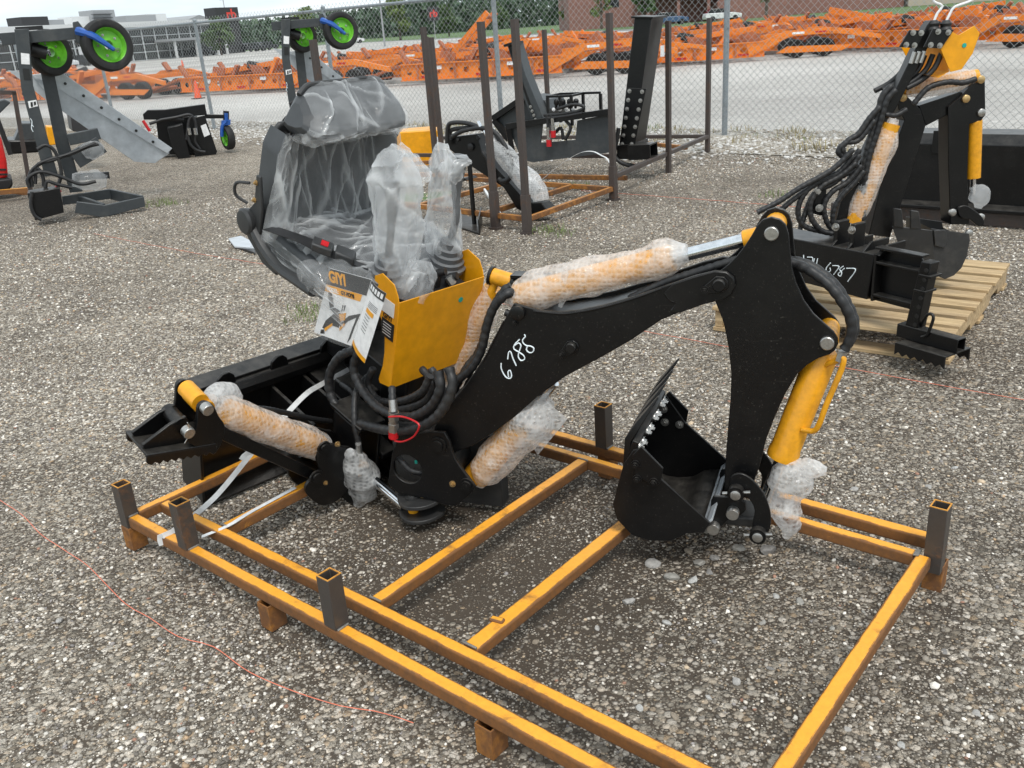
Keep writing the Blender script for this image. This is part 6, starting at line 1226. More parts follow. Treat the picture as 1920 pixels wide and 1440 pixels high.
c4_ = B().cyl(cyA, cyB, .030, n=18).obj('stick_cylinder', 'cylyel', m2, BB); wrapping('bubble_wrap', [cyA.lerp(cyB, .08), cyA.lerp(cyB, .3), cyA.lerp(cyB, .55), cyA.lerp(cyB, .8), cyB.lerp(cyA, .06)], [.034, .050, .046, .044, .024], c4_, BB, amp=.011, seed=75, n=32, step=.012)
# bucket of the second machine
BK = [(0.0375,0.4233),(0.2116,0.3868),(0.2201,0.3569),(0.2146,0.2834),(0.1967,0.2298),(0.1665,0.1968),(0.1267,0.1819),(0.0881,0.1998),(0.0639,0.2442)]
b2k = B().prism(BK, -.165, -.157).obj('bucket', 'dusty', m2, BB, bev=.0015); B().prism(BK, .10, .108).obj('side_plate', 'dusty', b2k, BB)
PR = [(p[0], p[1]) for p in BK]
vs = []
for p in PR[2:] + [PR[0]]: vs += [(p[0], -.157, p[1]), (p[0], .10, p[1])]
k = len(vs) // 2
B().add(vs, [(i * 2, i * 2 + 1, i * 2 + 3, i * 2 + 2) for i in range(k - 1)]).obj('shell', 'dusty', b2k, BB)
FP = [Vector(p) for p in [(-0.1134,-0.1,0.431),(0.042,-0.168,0.415),(0.0833,-0.17,0.2028),(-0.0729,-0.12,0.3239)]]
nf = (FP[1] - FP[0]).cross(FP[3] - FP[0]).normalized() * .01
B().add([*FP, *[p + nf for p in FP]], [(0, 1, 2, 3), (7, 6, 5, 4), (0, 4, 5, 1), (1, 5, 6, 2), (2, 6, 7, 3), (3, 7, 4, 0)]).obj('front_plate', 'dusty', b2k, BB, bev=.002)
for q in ([(-0.108,-0.105,0.4292),(-0.0679,-0.12,0.4247),(-0.0856,-0.12,0.5108),(-0.1158,-0.105,0.5149)], [(-0.0429,-0.13,0.4226),(0.0016,-0.145,0.4178),(-0.0189,-0.145,0.5013),(-0.0486,-0.13,0.5053)]):
    q = [Vector(p) + Vector((0, -.006, 0)) for p in q]; o_ = Vector((0, .014, 0)); B().add([*q, *[p + o_ for p in q]], [(0, 1, 2, 3), (7, 6, 5, 4), (0, 4, 5, 1), (1, 5, 6, 2), (2, 6, 7, 3), (3, 7, 4, 0)]).obj('tooth', 'dusty', b2k, BB, bev=.003)
B().prism([(0.0459,0.4152),(0.0982,0.4164),(0.111,0.3669),(0.103,0.3307),(0.0581,0.3461)], -.178, -.166).obj('side_cutter', 'dusty', b2k, BB, bev=.002)
# console at the top of the mast
cs = pb('console', [(-0.0178,1.1928),(0.0265,1.2498),(0.0547,1.2335),(0.1167,1.2663),(0.1427,1.2338),(0.1234,1.1582),(0.0841,1.0977),(0.0381,1.0903)], -.185, -.181, 'yellow', bev=.001)
B().grid(lambda u, v: Vector((*(lambda a: (a[0], -.18 + .30 * v, a[1]))((lambda P: P[min(int(u * 4), 3)].lerp(P[min(int(u * 4), 3) + 1], u * 4 - min(int(u * 4), 3)))([Vector(p) for p in [(-0.0178,1.1928),(0.0168,1.1403),(0.0356,1.0925),(-0.0066,1.0699),(-0.0642,1.0866)]])),)), 9, 4).obj('console_skin', 'yellow', cs, BB)
pb('console_far_side', [(-0.0581,1.1896),(-0.0371,1.2171),(0.0138,1.1803),(-0.0004,1.132),(-0.0356,1.1523)], .10, .104, 'yellow', cs, .001)
for q in ([(-0.0591,1.268),(0.0277,1.256),(-0.0173,1.1868),(-0.091,1.1959)], [(-0.1558,1.2682),(-0.0891,1.2617),(-0.1221,1.1955),(-0.1917,1.2044)]):
    pp = pb('lever_plate', q, -.20, -.19, 'black', cs, .002)
    for t_ in range(4):
        P = Vector(q[0]).lerp(Vector(q[1]), .3 if t_ % 2 else .8).lerp(Vector(q[3]).lerp(Vector(q[2]), .3 if t_ % 2 else .8), .15 if t_ < 2 else .85); bolt((P[0], -.20, P[1]), (0, -1, 0), .008, pp, BB)
q = [(-2.1287,0.107)][0]; P = [(0.0832,1.1924)][0]; B().cyl((P[0], -.186, P[1]), (P[0], -.188, P[1]), .009, n=16).obj('round_sticker', 'teal', cs, BB)
for pts, nm in (([(-0.0372,-0.15,1.2932),(-0.0253,-0.15,1.3251),(-0.0083,-0.15,1.3505),(-0.0454,-0.15,1.3692),(-0.0465,-0.15,1.3995)], 'lever_rod'), ([(0.0138,-0.15,1.2897),(0.0278,-0.15,1.3216),(0.0429,-0.15,1.343),(0.0959,-0.15,1.3577),(0.127,-0.15,1.3718)], 'lever_rod')):
    B().tube(smooth_path(pts, .012), .0055, 8).obj(nm, 'white', cs, BB); p = Vector(pts[0]); B().lathe(p - Vector((0, 0, .05)), (0, 0, 1), [(0, .022), (.02, .026), (.03, .020), (.042, .024), (.055, .012)], 16).obj('lever_boot', 'rubber', cs, BB)
for i in range(5): hose('console_hose', [(0.0078,-0.15,1.1652),(-0.015,-0.15,1.1074),(-0.0644,-0.15,1.0637),(-0.1249,-0.15,1.0354)] if i == 0 else [Vector(p) + Vector((-.028 * i, .03 * i * .5, -.002 * i)) for p in [(0.0078,-0.15,1.1652),(-0.015,-0.15,1.1074),(-0.0644,-0.15,1.0637),(-0.1249,-0.15,1.0354)]], .0115, m2, BB, guard=False)
for i in range(3): P = [(-0.074,1.1797)][0]; B().cyl((P[0] - .02 * i, -.17, P[1]), (P[0] - .02 * i - .012, -.17, P[1] - .045), .009, n=8).obj('hose_fitting', 'zinc', m2, BB)
HS = [[(-0.1979,-0.17,1.0524),(-0.2326,-0.17,1.0116),(-0.2439,-0.17,0.9579),(-0.2576,-0.17,0.9038),(-0.2864,-0.17,0.7485),(-0.2899,-0.17,0.6451),(-0.2887,-0.17,0.5393),(-0.287,-0.17,0.4555)], [(-0.1824,-0.18,1.0347),(-0.2153,-0.18,1.0003),(-0.231,-0.18,0.9469),(-0.2473,-0.18,0.8708),(-0.2763,-0.18,0.7492),(-0.284,-0.18,0.6114),(-0.2808,-0.18,0.4811)], [(-0.2664,-0.19,0.9174),(-0.3286,-0.19,0.8397),(-0.3851,-0.19,0.8302),(-0.4124,-0.19,0.7939),(-0.3684,-0.19,0.7569),(-0.331,-0.19,0.7202),(-0.3867,-0.19,0.6897),(-0.4311,-0.19,0.6582),(-0.4992,-0.19,0.6281),(-0.5311,-0.19,0.5718),(-0.5609,-0.19,0.4669)], [(-0.323,-0.2,0.7777),(-0.3691,-0.2,0.7174),(-0.4486,-0.2,0.6955),(-0.5273,-0.2,0.6549),(-0.5706,-0.2,0.5928),(-0.5743,-0.2,0.5295),(-0.541,-0.2,0.4796),(-0.4564,-0.2,0.4497)], [(-0.3404,-0.21,0.7464),(-0.4057,-0.21,0.6941),(-0.4841,-0.21,0.6536),(-0.5267,-0.21,0.5869),(-0.5179,-0.21,0.5157),(-0.4722,-0.21,0.4602),(-0.4238,-0.21,0.4424)], [(-0.3125,-0.2,0.7317),(-0.3655,-0.2,0.6668),(-0.4324,-0.2,0.6252),(-0.4638,-0.2,0.569),(-0.4476,-0.2,0.4969),(-0.4086,-0.2,0.4439)], [(-0.2991,-0.2,0.708),(-0.3413,-0.2,0.6536),(-0.3847,-0.2,0.6102),(-0.416,-0.2,0.5539),(-0.4183,-0.2,0.4829),(-0.3913,-0.2,0.4331)], [(-0.3599,-0.22,0.8053),(-0.4459,-0.22,0.7257),(-0.5802,-0.22,0.6573),(-0.6705,-0.22,0.6034),(-0.7622,-0.22,0.5631)], [(-0.2483,-0.19,0.9708),(-0.2898,-0.19,0.9255),(-0.3306,-0.19,0.8665),(-0.37,-0.19,0.8425),(-0.3954,-0.19,0.8129),(-0.3789,-0.19,0.7758),(-0.3459,-0.19,0.7644),(-0.3209,-0.19,0.7988)], [(-0.0952,-0.16,0.9666),(-0.0383,-0.16,1.0301),(0.0386,-0.16,1.0486),(0.107,-0.16,1.0418),(0.1619,-0.16,1.0531)], [(-0.2104,-0.16,0.9328),(-0.1643,-0.16,0.9274),(-0.1207,-0.16,0.9486)], [(-0.3503,-0.2,0.7751),(-0.4145,-0.2,0.7046),(-0.5047,-0.2,0.6649),(-0.5948,-0.2,0.6085),(-0.6581,-0.2,0.559)]]
for i, p in enumerate(HS): hose('hydraulic_hose', p, .015 if i < 2 else .0128, m2, BB)
for p in [(-0.4878,-0.21,0.5608),(-0.5016,-0.21,0.6363)]: bolt(p, (0, -1, 0), .012, m2, BB)
pb('hose_bracket', [(-0.5173,0.5354),(-0.4574,0.5193),(-0.4538,0.6482),(-0.4896,0.6622)], -.195, -.185)
tag(B().tube(smooth_path([(-1.2606,3.75,0.1149),(-1.1902,3.75,0.0871),(-1.1229,3.75,0.0834),(-1.037,3.75,0.0972)], .03), .003, 6).obj('loose_cable', 'rubber', None), 'thin dark cable drooping along the edge of the wooden pallet', 'cable')

# ================================================================== black pusher box on steel sections
pu = thing('pusher_box', 'long black steel pusher box resting on brown rails behind the second backhoe', 'plough', Matrix.Translation((-.6, 6.3, 0)))
B().prism([(6.30, .11), (6.30, .50), (6.36, .56), (6.62, .56), (6.62, .54), (6.375, .54), (6.325, .49), (6.325, .11)], -2.05, .7, 'x').obj('back_wall', 'black', pu, I4, bev=.004)
B().prism([(6.20, .10), (6.30, .10), (6.30, .135), (6.20, .12)], -2.05, .7, 'x').obj('bottom_lip', 'black', pu, I4, bev=.003); B().bx(-2.05, .7, 6.30, 6.62, .095, .109).obj('floor_plate', 'black', pu, I4, bev=.003)
for x in (-2.062, .70): B().prism([(6.18, .10), (6.64, .10), (6.64, .57), (6.32, .57), (6.18, .25)], x, x + .012, 'x').obj('end_plate', 'black', pu, I4, bev=.003)
for x in (-1.70, -1.15, -.55): B().bx(x, x + .14, 6.285, 6.299, .44, .585).obj('clamp_plate', 'black', pu, I4, bev=.003)
for y, lab in ((6.28, 'brown steel section under the front of the pusher box'), (6.58, 'brown steel section under the rear of the pusher box')):
    tag(B().bx(-2.32, .75, y - .03, y + .03, .005, .09).obj('steel_section', 'rack', None, bev=.004), lab, 'steel bar', 'steel sections under the pusher')

# ================================================================== stake racks
def stake(par, x, y, z0, z1, w=.042, mat='rack'): return B().hollow((x, y, z0), (x, y, z1), w, w, .0035, up=(1, 0, 0)).obj('stake', mat, par, I4, bev=.003)
def railw(par, p, q, mat='footrust', w=.038, name='rail'): return B().bar(p, q, w, w).obj(name, mat, par, I4, bev=.004)
ra = thing('stake_rack', 'rusty stake rack with orange bottom rails holding the black breaker arm', 'rack', Matrix.Translation((-5, 5.6, 0)))
for x, y in ((-4.00, 4.93), (-4.33, 4.97), (-6.09, 6.2), (-4.10, 6.20)):
    s_ = stake(ra, x, y, .06, 1.43); B().hollow((x, y, .02), (x, y, .28), .054, .054, .005, up=(1, 0, 0)).obj('socket', 'rack', s_, I4, bev=.002); B().bx(x - .04, x + .04, y - .04, y + .04, 0, .02).obj('base_pad', 'rack', s_, I4)
railw(ra, (-4.02, 4.97, .10), (-6.2, 5.10, .10)); railw(ra, (-4.02, 4.97, .10), (-4.10, 6.17, .10)); railw(ra, (-4.12, 6.17, .10), (-6.1, 6.22, .10)); railw(ra, (-5.2, 5.05, .10), (-5.2, 6.2, .10)); railw(ra, (-4.45, 5.0, .10), (-4.50, 6.2, .10)); railw(ra, (-4.3, 5.0, .10), (-5.2, 5.85, .095), mat='strap', w=.02)
rb_ = thing('stake_rack', 'large rusty stake rack with dark end rail around the grey chipper and black column', 'rack', Matrix.Translation((-5.5, 7.5, 0)))
RBM = FRM((-4.1200,6.2700,0.0000),11,0)
def rbp(x, y, z): return tuple(RBM @ Vector((x, y, z)))
for x, y, zt in ((.02, 1.25, 1.335), (0, 2.55, 1.325), (-1.85, 2.55, 1.32), (-2.55, 1.35, 1.33), (-3.4, 2.55, 1.33)):
    p = rbp(x, y, 0); s_ = stake(rb_, p[0], p[1], .01, zt)
for a, b in (((0, 0, .19), (0, 2.55, .17)), ((-.02, 2.55, .17), (-3.4, 2.55, .17)), ((-.02, 1.25, .16), (-3.0, 1.25, .16)), ((-.02, .3, .12), (-3.0, .3, .12)), ((-.05, 2.0, .13), (-.9, 2.5, .13))): railw(rb_, rbp(*a), rbp(*b), 'rack' if a[2] > .15 else 'footrust')
rc_ = thing('stake_rack', 'rusty stake post rack mostly hidden behind the wrapped seat', 'rack', Matrix.Translation((-7.65, 6.2, 0)))
stake(rc_, -7.65, 6.2, .01, 1.39, .06); railw(rc_, (-7.65, 6.2, .1), (-6.6, 7.2, .1))
# breaker arm
RA = FRM((-4.0500,4.9500,0.0000),4,0)
ba = thing('breaker_arm', 'black excavator arm with looped hoses and wrapped cylinder inside the stake rack', 'excavator arm', RA @ Matrix.Translation((-.6, .45, 0)))
def pr(name, par, Mw, pts, y0, y1, mat='black', bev=.003): return B().prism(pts, y0, y1).obj(name, mat, par, Mw, bev=bev)
am = pr('arm', ba, RA, [(-0.9583,0.5484),(-0.9018,0.6146),(-0.6362,0.6412),(-0.5987,0.5019),(-0.2488,0.179),(-0.1651,0.1144),(-0.2088,0.0509),(-0.3055,0.0864),(-0.4183,0.2445),(-0.7335,0.4054)], .36, .46)
pr('knuckle', ba, RA, [(-0.2192,0.1115),(-0.1775,0.1461),(-0.0709,0.1475),(-0.0216,0.094),(-0.0334,0.0571),(-0.1274,0.0231),(-0.185,0.04)], .35, .47, bev=.008)
for p, r in zip([(-0.6983,0.546),(-0.6188,0.6149),(-0.8187,0.5966)], (.028, .016, .012)): B().lathe((p[0], .36, p[1]), (0, -1, 0), [(0, r), (.015, r), (.018, r * .8)], 18).obj('pin', 'black2', am, RA)
bt = B().prism([(-0.9574,0.2816),(-0.7485,0.3142),(-0.7236,0.2985),(-0.9454,0.2439)], .30, .44).obj('step_top', 'black', ba, RA)
ca, cb = [Vector(p) for p in [(-0.4759,0.33,0.6048),(-0.0861,0.33,0.2312)]]
cc_ = B().cyl(ca, cb, .045, n=16).obj('cylinder', 'panelg', ba, RA); wrapping('bubble_wrap', [ca, ca.lerp(cb, .3), ca.lerp(cb, .7), cb, cb + Vector((.02, 0, -.06))], [.05, .075, .07, .085, .05], cc_, RA, amp=.016, seed=81, n=28, step=.025, sc=10)
for p in ([(-0.9082,0.32,0.5603),(-0.8809,0.32,0.6974),(-0.8242,0.32,0.7294),(-0.6693,0.32,0.7219),(-0.5222,0.32,0.6719),(-0.3573,0.32,0.5766),(-0.2936,0.32,0.4612),(-0.3133,0.32,0.3425),(-0.382,0.32,0.2922),(-0.4298,0.32,0.3185)], [(-0.8823,0.34,0.5985),(-0.8741,0.34,0.667),(-0.7402,0.34,0.6877),(-0.586,0.34,0.6885),(-0.442,0.34,0.6194),(-0.3277,0.34,0.516),(-0.241,0.34,0.3811),(-0.1998,0.34,0.2839)], [(-0.8306,0.3,0.6285),(-0.7105,0.3,0.6731),(-0.5301,0.3,0.6938),(-0.4094,0.3,0.656),(-0.3215,0.3,0.5413),(-0.2727,0.3,0.4257),(-0.3152,0.3,0.326),(-0.3916,0.3,0.3032)], [(-0.5707,0.33,0.5126),(-0.5256,0.33,0.4539),(-0.5116,0.33,0.334),(-0.4937,0.33,0.2537)]): hose('hydraulic_hose', p, .017, ba, RA, guard=False)
for p in [(-0.5707,0.3,0.7401),(-0.517,0.3,0.6745)]: B().cyl(Vector(p), Vector(p) + Vector((.03, 0, -.05)), .014, n=8).obj('hose_fitting', 'chrome', ba, RA)
sd_ = thing('step_stand', 'small black steel step standing beside the stake rack behind the joystick bags', 'step', Matrix.Translation((-4.6, 4.7, 0)))
g1 = [(-4.6576,4.8876),(-4.2952,4.7492),(-4.5878,5.1157),(-4.9698,5.2468)]; B().prism(g1, .005, .02, 'z').obj('base_plate', 'black', sd_, I4, bev=.002)
B().prism([g1[1], g1[2], (g1[2][0] - .01, g1[2][1]), (g1[1][0] - .01, g1[1][1])], .02, .12, 'z').obj('kick_plate', 'black', sd_, I4)
lg_ = [(-4.5541,4.9833)][0]; B().bx(lg_[0] - .012, lg_[0] + .012, lg_[1] - .012, lg_[1] + .012, .02, .46).obj('leg', 'black', sd_, I4)
B().bar((lg_[0] - .02, lg_[1], .465), (lg_[0] - .30, lg_[1] - .16, .44), .09, .018).obj('tread', 'black', sd_, I4, bev=.003)
# chipper in the big rack
ch = thing('chipper_attachment', 'grey chipper attachment with control box and tilted chute inside the big stake rack', 'chipper', RBM @ Matrix.Translation((-1.2, .9, 0)))
PA = [(-1.3774,0.4909),(-0.317,0.6087),(-0.3261,0.2708),(-1.1428,0.1751),(-1.2665,0.2042)]
OP = [(-1.0199,0.5257),(-0.6669,0.5495),(-0.6903,0.3799),(-1.0527,0.3523)]
pn = B().prism([PA[0], OP[0], OP[3], PA[3], PA[4]], .74, .76).prism([OP[1], PA[1], PA[2], OP[2]], .74, .76).prism([OP[3], OP[2], PA[2], PA[3]], .7405, .7595).obj('front_panel', 'grey', ch, RBM)
B().bar((PA[0][0], .72, PA[0][1] + .02), (PA[1][0], .72, PA[1][1] + .02), .08, .05).obj('top_channel', 'black', pn, RBM); B().bar((PA[0][0], .72, PA[0][1] + .02), (PA[4][0] - .08, .74, PA[4][1]), .05, .05).obj('edge_channel', 'black', pn, RBM)
hp = pr('hopper', ch, RBM, [(-1.6401,0.5595),(-1.2922,0.7499),(-1.0851,0.716),(-1.0452,0.6332),(-1.0866,0.5025),(-1.4597,0.4419),(-1.5803,0.4177)], .95, 1.35, 'grey', .006)
B().bar(*[Vector(p) for p in [(-1.6409,0.92,0.563),(-1.2468,0.92,0.7709)]], .06, .05).obj('hopper_rim', 'black', hp, RBM)
B().bar(*[Vector(p) for p in [(-1.6303,0.92,0.5478),(-1.4794,0.92,0.3603)]], .05, .05).obj('hopper_rim', 'black', hp, RBM)
ctp = pr('chute', ch, RBM, [(-1.3737,1.2335),(-1.2784,1.2379),(-1.1981,0.9559),(-1.0344,0.5525),(-1.1475,0.5347),(-1.2391,0.7677)], .80, .95, 'grey', .005)
B().bar(*[Vector(p) for p in [(-1.3574,0.82,1.2341),(-1.1203,0.82,0.5475)]], .05, .02).obj('chute_flange', 'black', ctp, RBM); B().bar(*[Vector(p) for p in [(-1.3532,0.8,1.2211),(-1.2516,0.8,1.2435)]], .2, .02).obj('chute_lip', 'black', ctp, RBM)
for t_ in range(4): P = [Vector(p) for p in [(-1.1582,0.79,0.6763),(-1.1155,0.79,0.5606)]]; bolt(P[0].lerp(P[1], t_ / 3), (0, -1, 0), .010, ctp, RBM)
CB_ = [(-0.9541,0.7558),(-0.706,0.7773),(-0.5395,0.7408),(-0.5551,0.6027),(-0.9649,0.5668)]
x0, x1, z0, z1 = CB_[0][0], CB_[2][0], CB_[4][1], CB_[0][1]
cbx = B()
xm = (x0 + x1) / 2 + .03
for x in (x0, xm):
    for y in (.74, 1.0): cbx.bx(x - .012, x + .012, y - .012, y + .012, z0 - .06, z1)
for y in (.74, 1.0): cbx.bx(x0, xm, y - .0125, y + .0125, z1, z1 + .02)
for x in (x0, xm): cbx.bx(x - .0125, x + .0125, .73, 1.01, z1 + .0005, z1 + .0195)
cbx.bx(x1 - .012, x1 + .012, .98, 1.01, z0 - .06, z1); cbx.bx(xm, x1, .985, 1.01, z1, z1 + .02)
cf = cbx.obj('control_frame', 'black', ch, RBM)
for t_ in range(4): B().lathe((x0 + .07 + t_ * .065, .76, z1 - .10), (.2, -.1, 1), [(0, .012), (.03, .014), (.05, .026), (.075, .024), (.085, .012)], 14).obj('lever_knob', 'black2', cf, RBM); bolt((x0 + .055 + t_ * .065, .742, z1 - .105), (0, -1, 0), .012, cf, RBM, 'white')
for p in ([(-0.9792,0.7,0.6069),(-0.8166,0.7,0.6136),(-0.6299,0.7,0.6381),(-0.5762,0.7,0.6738),(-0.6799,0.7,0.6943),(-0.8409,0.7,0.6606)], [(-0.965,0.69,0.5795),(-0.7594,0.69,0.5951),(-0.5896,0.69,0.6201)], [(-0.9413,0.69,0.6121),(-0.9373,0.69,0.494),(-0.9313,0.69,0.4082)], [(-0.9034,0.69,0.6114),(-0.8933,0.69,0.503),(-0.891,0.69,0.4461)], [(-0.7752,0.72,0.5592),(-0.7251,0.72,0.4881),(-0.7839,0.72,0.3844)], [(-0.8991,0.74,0.4397),(-0.8313,0.74,0.4867),(-0.815,0.74,0.3818)]): hose('hydraulic_hose', p, .015, ch, RBM, guard=False)
for p in [(-0.923,0.66,0.393),(-0.875,0.66,0.4734)]: v = Vector(p); B().cyl(v, v + Vector((0, 0, .11)), .018, n=10).obj('coupling', 'chrome', ch, RBM); B().cyl(v + Vector((0, 0, -.06)), v, .024, n=12).obj('red_cap', 'red', ch, RBM)
tag(ribbon('tie_strap', [RBM @ Vector(p) for p in [(-0.7883,0.2,0.1059),(-0.5991,0.2,0.2373),(-0.4175,0.2,0.3375),(-0.293,0.2,0.3555),(-0.2063,0.2,0.3205),(-0.1491,0.2,0.2855),(-0.0802,0.2,0.1532)]], .03, .002, 'strap', None, I4), 'white strap arching below the grey chipper panel in the stake rack', 'strap', 'white tie straps')
cl = thing('conveyor_column', 'tall black leaning square steel column with bolted plate in the stake rack', 'column', RBM @ Matrix.Translation((-.3, 1.0, 0)))
C1 = [(-0.1939,1.376),(-0.0376,1.3663),(-0.2401,0.1911),(-0.3771,0.1905)]
cl_ = pr('column', cl, RBM, C1, .98, 1.30, 'black', .006)
PC = [(-0.2682,0.8002),(-0.0868,0.7903),(-0.206,0.2866),(-0.3574,0.2867)]
pl_ = pr('bolted_plate', cl, RBM, PC, .96, .98, 'black', .003)
for sd2 in (0, 1):
    a_, b_ = (Vector(PC[0]), Vector(PC[3])) if sd2 == 0 else (Vector(PC[1]), Vector(PC[2]))
    for t_ in range(7): c_ = a_.lerp(b_, .05 + t_ * .15); bolt((c_[0] + (.03 if sd2 == 0 else -.03), .96, c_[1]), (0, -1, 0), .013, pl_, RBM)
pr('cap_plate', cl, RBM, [(-0.2133,1.3945),(-0.0133,1.3776),(-0.0183,1.3609),(-0.2136,1.3773)], .95, 1.33); B().box((C1[0][0] + .26, .962, C1[0][1] - .28), (.035, .004, .09)).obj('sticker', 'white', cl_, RBM)
pr('base_box', cl, RBM, [(-0.3647,0.3039),(-0.2185,0.3132),(-0.2002,0.1796),(-0.3679,0.1787)], .93, 1.35); o_ = B().hollow(*[Vector(p) for p in [(-0.2249,0.95,0.2465),(-0.0146,0.95,0.2563)]], .2, .13, .012).obj('base_bracket', 'black', cl, RBM)
hose('hydraulic_hose', [(-0.3302,0.9,0.4619),(-0.354,0.9,0.3441),(-0.3781,0.9,0.2247),(-0.3116,0.9,0.1529),(-0.182,0.9,0.1204)], .02, cl, RBM, guard=False)
# yellow engine hood behind the seat
YH = FRM((-7.3000,7.3000,0.0000),45,0)
yh = thing('engine_unit', 'attachment with yellow engine hood and warning sticker behind the joystick bags', 'engine', YH)
HO = [(-0.3293,0.2983),(-0.2734,0.3744),(0.0815,0.3755),(0.151,0.3586),(0.1989,0.2394),(0.1434,0.0981),(-0.0242,-0.077),(-0.3693,-0.0486)]
pr('hood', yh, YH, HO, 0, .40, 'yellow', .012); pr('shroud', yh, YH, [(p[0] - .06, p[1] - .02) for p in HO], .02, .44, 'black', .01)
lb_ = [(0.061,0.2913),(0.1683,0.2944),(0.1724,0.213),(0.0754,0.1975)]; pr('sticker', yh, YH, lb_, -.008, -.002, 'white', 0)
pr('base', yh, YH, [(-0.4094,-0.0335),(0.1563,-0.0799),(0.1421,-0.228),(-0.4265,-0.1805)], -.05, .5, 'black', .01)

# ================================================================== grey levelers with green wheels
L1 = FRM((-8.6000,4.0000,0.0000),65,0)
def wheel(par, Mw, c, ax, r, wd, rim='green'):
    c = Vector(c); a = Vector(ax).normalized(); h = wd / 2
    prof = [(-h * .55, r * .60), (-h * .9, r * .68), (-h, r * .80), (-h * .92, r * .93), (-h * .6, r * .985), (-h * .2, r), (h * .2, r), (h * .6, r * .985), (h * .92, r * .93), (h, r * .80), (h * .9, r * .68), (h * .55, r * .60)]
    t = B().lathe(c, a, prof, 40, False).obj('tyre', 'tyre', par, Mw)
    B().lathe(c, a, [(-h * .9, r * .64), (-h * .95, r * .66), (-h * .7, r * .60), (-h * .35, r * .55), (-h * .25, r * .30), (-h * .5, r * .18), (h * .5, r * .18), (h * .25, r * .3), (h * .35, r * .55), (h * .7, r * .60), (h * .95, r * .66), (h * .9, r * .64)], 32, False).obj('rim', rim, t, Mw)
    for s in (-1, 1):
        u, v = perp(a)
        for k in range(5): q = c + a * s * h * .28 + (u * math.cos(k * 1.2566) + v * math.sin(k * 1.2566)) * r * .40; bolt(q, a * s, r * .035, t, Mw)
    return t
lv = thing('land_leveler', 'grey land leveler stood on end with green-rimmed wheels beside the red machine', 'leveler', L1)
def lp2(name, pts, y0, y1, mat='grey', bev=.004, par=None): return B().prism(pts, y0, y1).obj(name, mat, par or lv, L1, bev=bev)
ua = lp2('upright', [(-0.2366,1.6485),(-0.1237,1.6457),(-0.202,1.1811),(-0.1846,0.3999),(-0.2938,0.3944),(-0.2999,1.167)], -.10, 0)
ub = lp2('upright', [(-0.1171,1.3564),(-0.0074,1.3433),(-0.0285,0.6594),(-0.012,0.1695),(-0.1262,0.1746),(-0.147,0.633)], .30, .40)
B().bar(*[Vector(p) for p in [(-0.3632,0.05,1.576),(0.2795,0.05,1.5871)]], .11, .10).obj('top_beam', 'grey', lv, L1, bev=.004); B().bar(*[Vector(p) for p in [(0.1485,0.05,1.5955),(0.3167,0.05,1.5937)]], .075, .075).obj('pivot_tube', 'grey', lv, L1)
B().prism([(0.2384,1.6792),(0.2841,1.6854),(0.3115,1.63),(0.2616,1.4888),(0.2305,1.5091),(0.2269,1.5905)], -.02, .12).obj('pivot_plate', 'grey', lv, L1, bev=.004)
B().box(Vector([(-0.1199,0.05,1.6524)][0]), (.22, .1, .03)).obj('clamp_bar', 'black2', ua, L1)
wA = Vector([(0.4798,-0.02,1.4684)][0]); wB = Vector([(-0.0111,0.25,1.4412)][0])
wheel(lv, L1, wA, (.35, -1, .05), .228, .13); wheel(lv, L1, wB, (.55, -1, .05), .205, .13)
fk = [Vector(p) for p in [(0.2676,-0.05,1.6035),(0.3661,-0.12,1.5601),(0.441,-0.14,1.5012),(0.5237,-0.14,1.4279)]]
B().tube(smooth_path(fk, .02), lambda s, f: .055 - .03 * f, 10, shape=lambda a, f: .55 + .45 * abs(math.cos(a))).obj('wheel_fork', 'blue', lv, L1)
B().tube(smooth_path([p + Vector((.06, .26, 0)) for p in fk], .02), .03, 8).obj('wheel_fork', 'blue', lv, L1); B().cyl(Vector([(-0.1407,0.1,1.4814)][0]), Vector([(-0.0291,0.1,1.4373)][0]), .06, n=14).obj('wheel_hub', 'black2', lv, L1)
B().cyl(fk[-1], fk[-1] + Vector((.1, .28, 0)), .014, n=8).obj('axle_bolt', 'zinc', lv, L1)
BLD = [(-0.3974,1.32),(-0.2094,1.2714),(0.0454,1.27),(0.9113,0.4449),(0.7137,0.3232),(0.5153,0.3634),(-0.0018,0.9252)]
bd = B().prism([(-0.2017,1.262),(-0.0523,1.153),(0.8729,0.4108),(0.7102,0.3286),(0.5228,0.3674),(-0.0388,0.9311)], .54, .56).obj('blade', 'steelgrey', lv, L1, bev=.003)
B().prism([(-0.2006,1.2627),(0.0451,1.2713),(0.9034,0.4596),(0.8472,0.413),(-0.052,1.1542)], .50, .515).obj('blade_back', 'steelgrey', bd, L1, bev=.003)
B().prism([(-0.3958,1.3203),(-0.2019,1.2618),(-0.0388,0.9307),(-0.1228,1.0127)], .565, .58).obj('blade_end', 'steelgrey', bd, L1); 
for t_ in range(6): a_, b_ = [Vector(p) for p in [(0.0228,0.497,1.1962),(0.8118,0.497,0.4704)]]; c_ = a_.lerp(b_, .05 + t_ * .17); B().cyl(c_, c_ + Vector((0, -.004, 0)), .014, n=12).obj('bolt_hole', 'label', bd, L1)
bp1 = [(-0.1883,0.1875),(0.2356,0.2002),(0.5049,0.1023),(0.502,-0.0061),(0.1131,-0.0531),(-0.1235,0.0276)]
lp2('base_frame', [(-0.1193,0.071),(0.1099,-0.0072),(0.4874,0.0433),(0.4918,0.133),(0.1432,0.1022),(-0.0791,0.1679)], -.34, -.30); lp2('base_frame', [(-0.1994,0.176),(0.238,0.1875),(0.2278,0.0965),(-0.2086,0.0965)], .08, .12); 
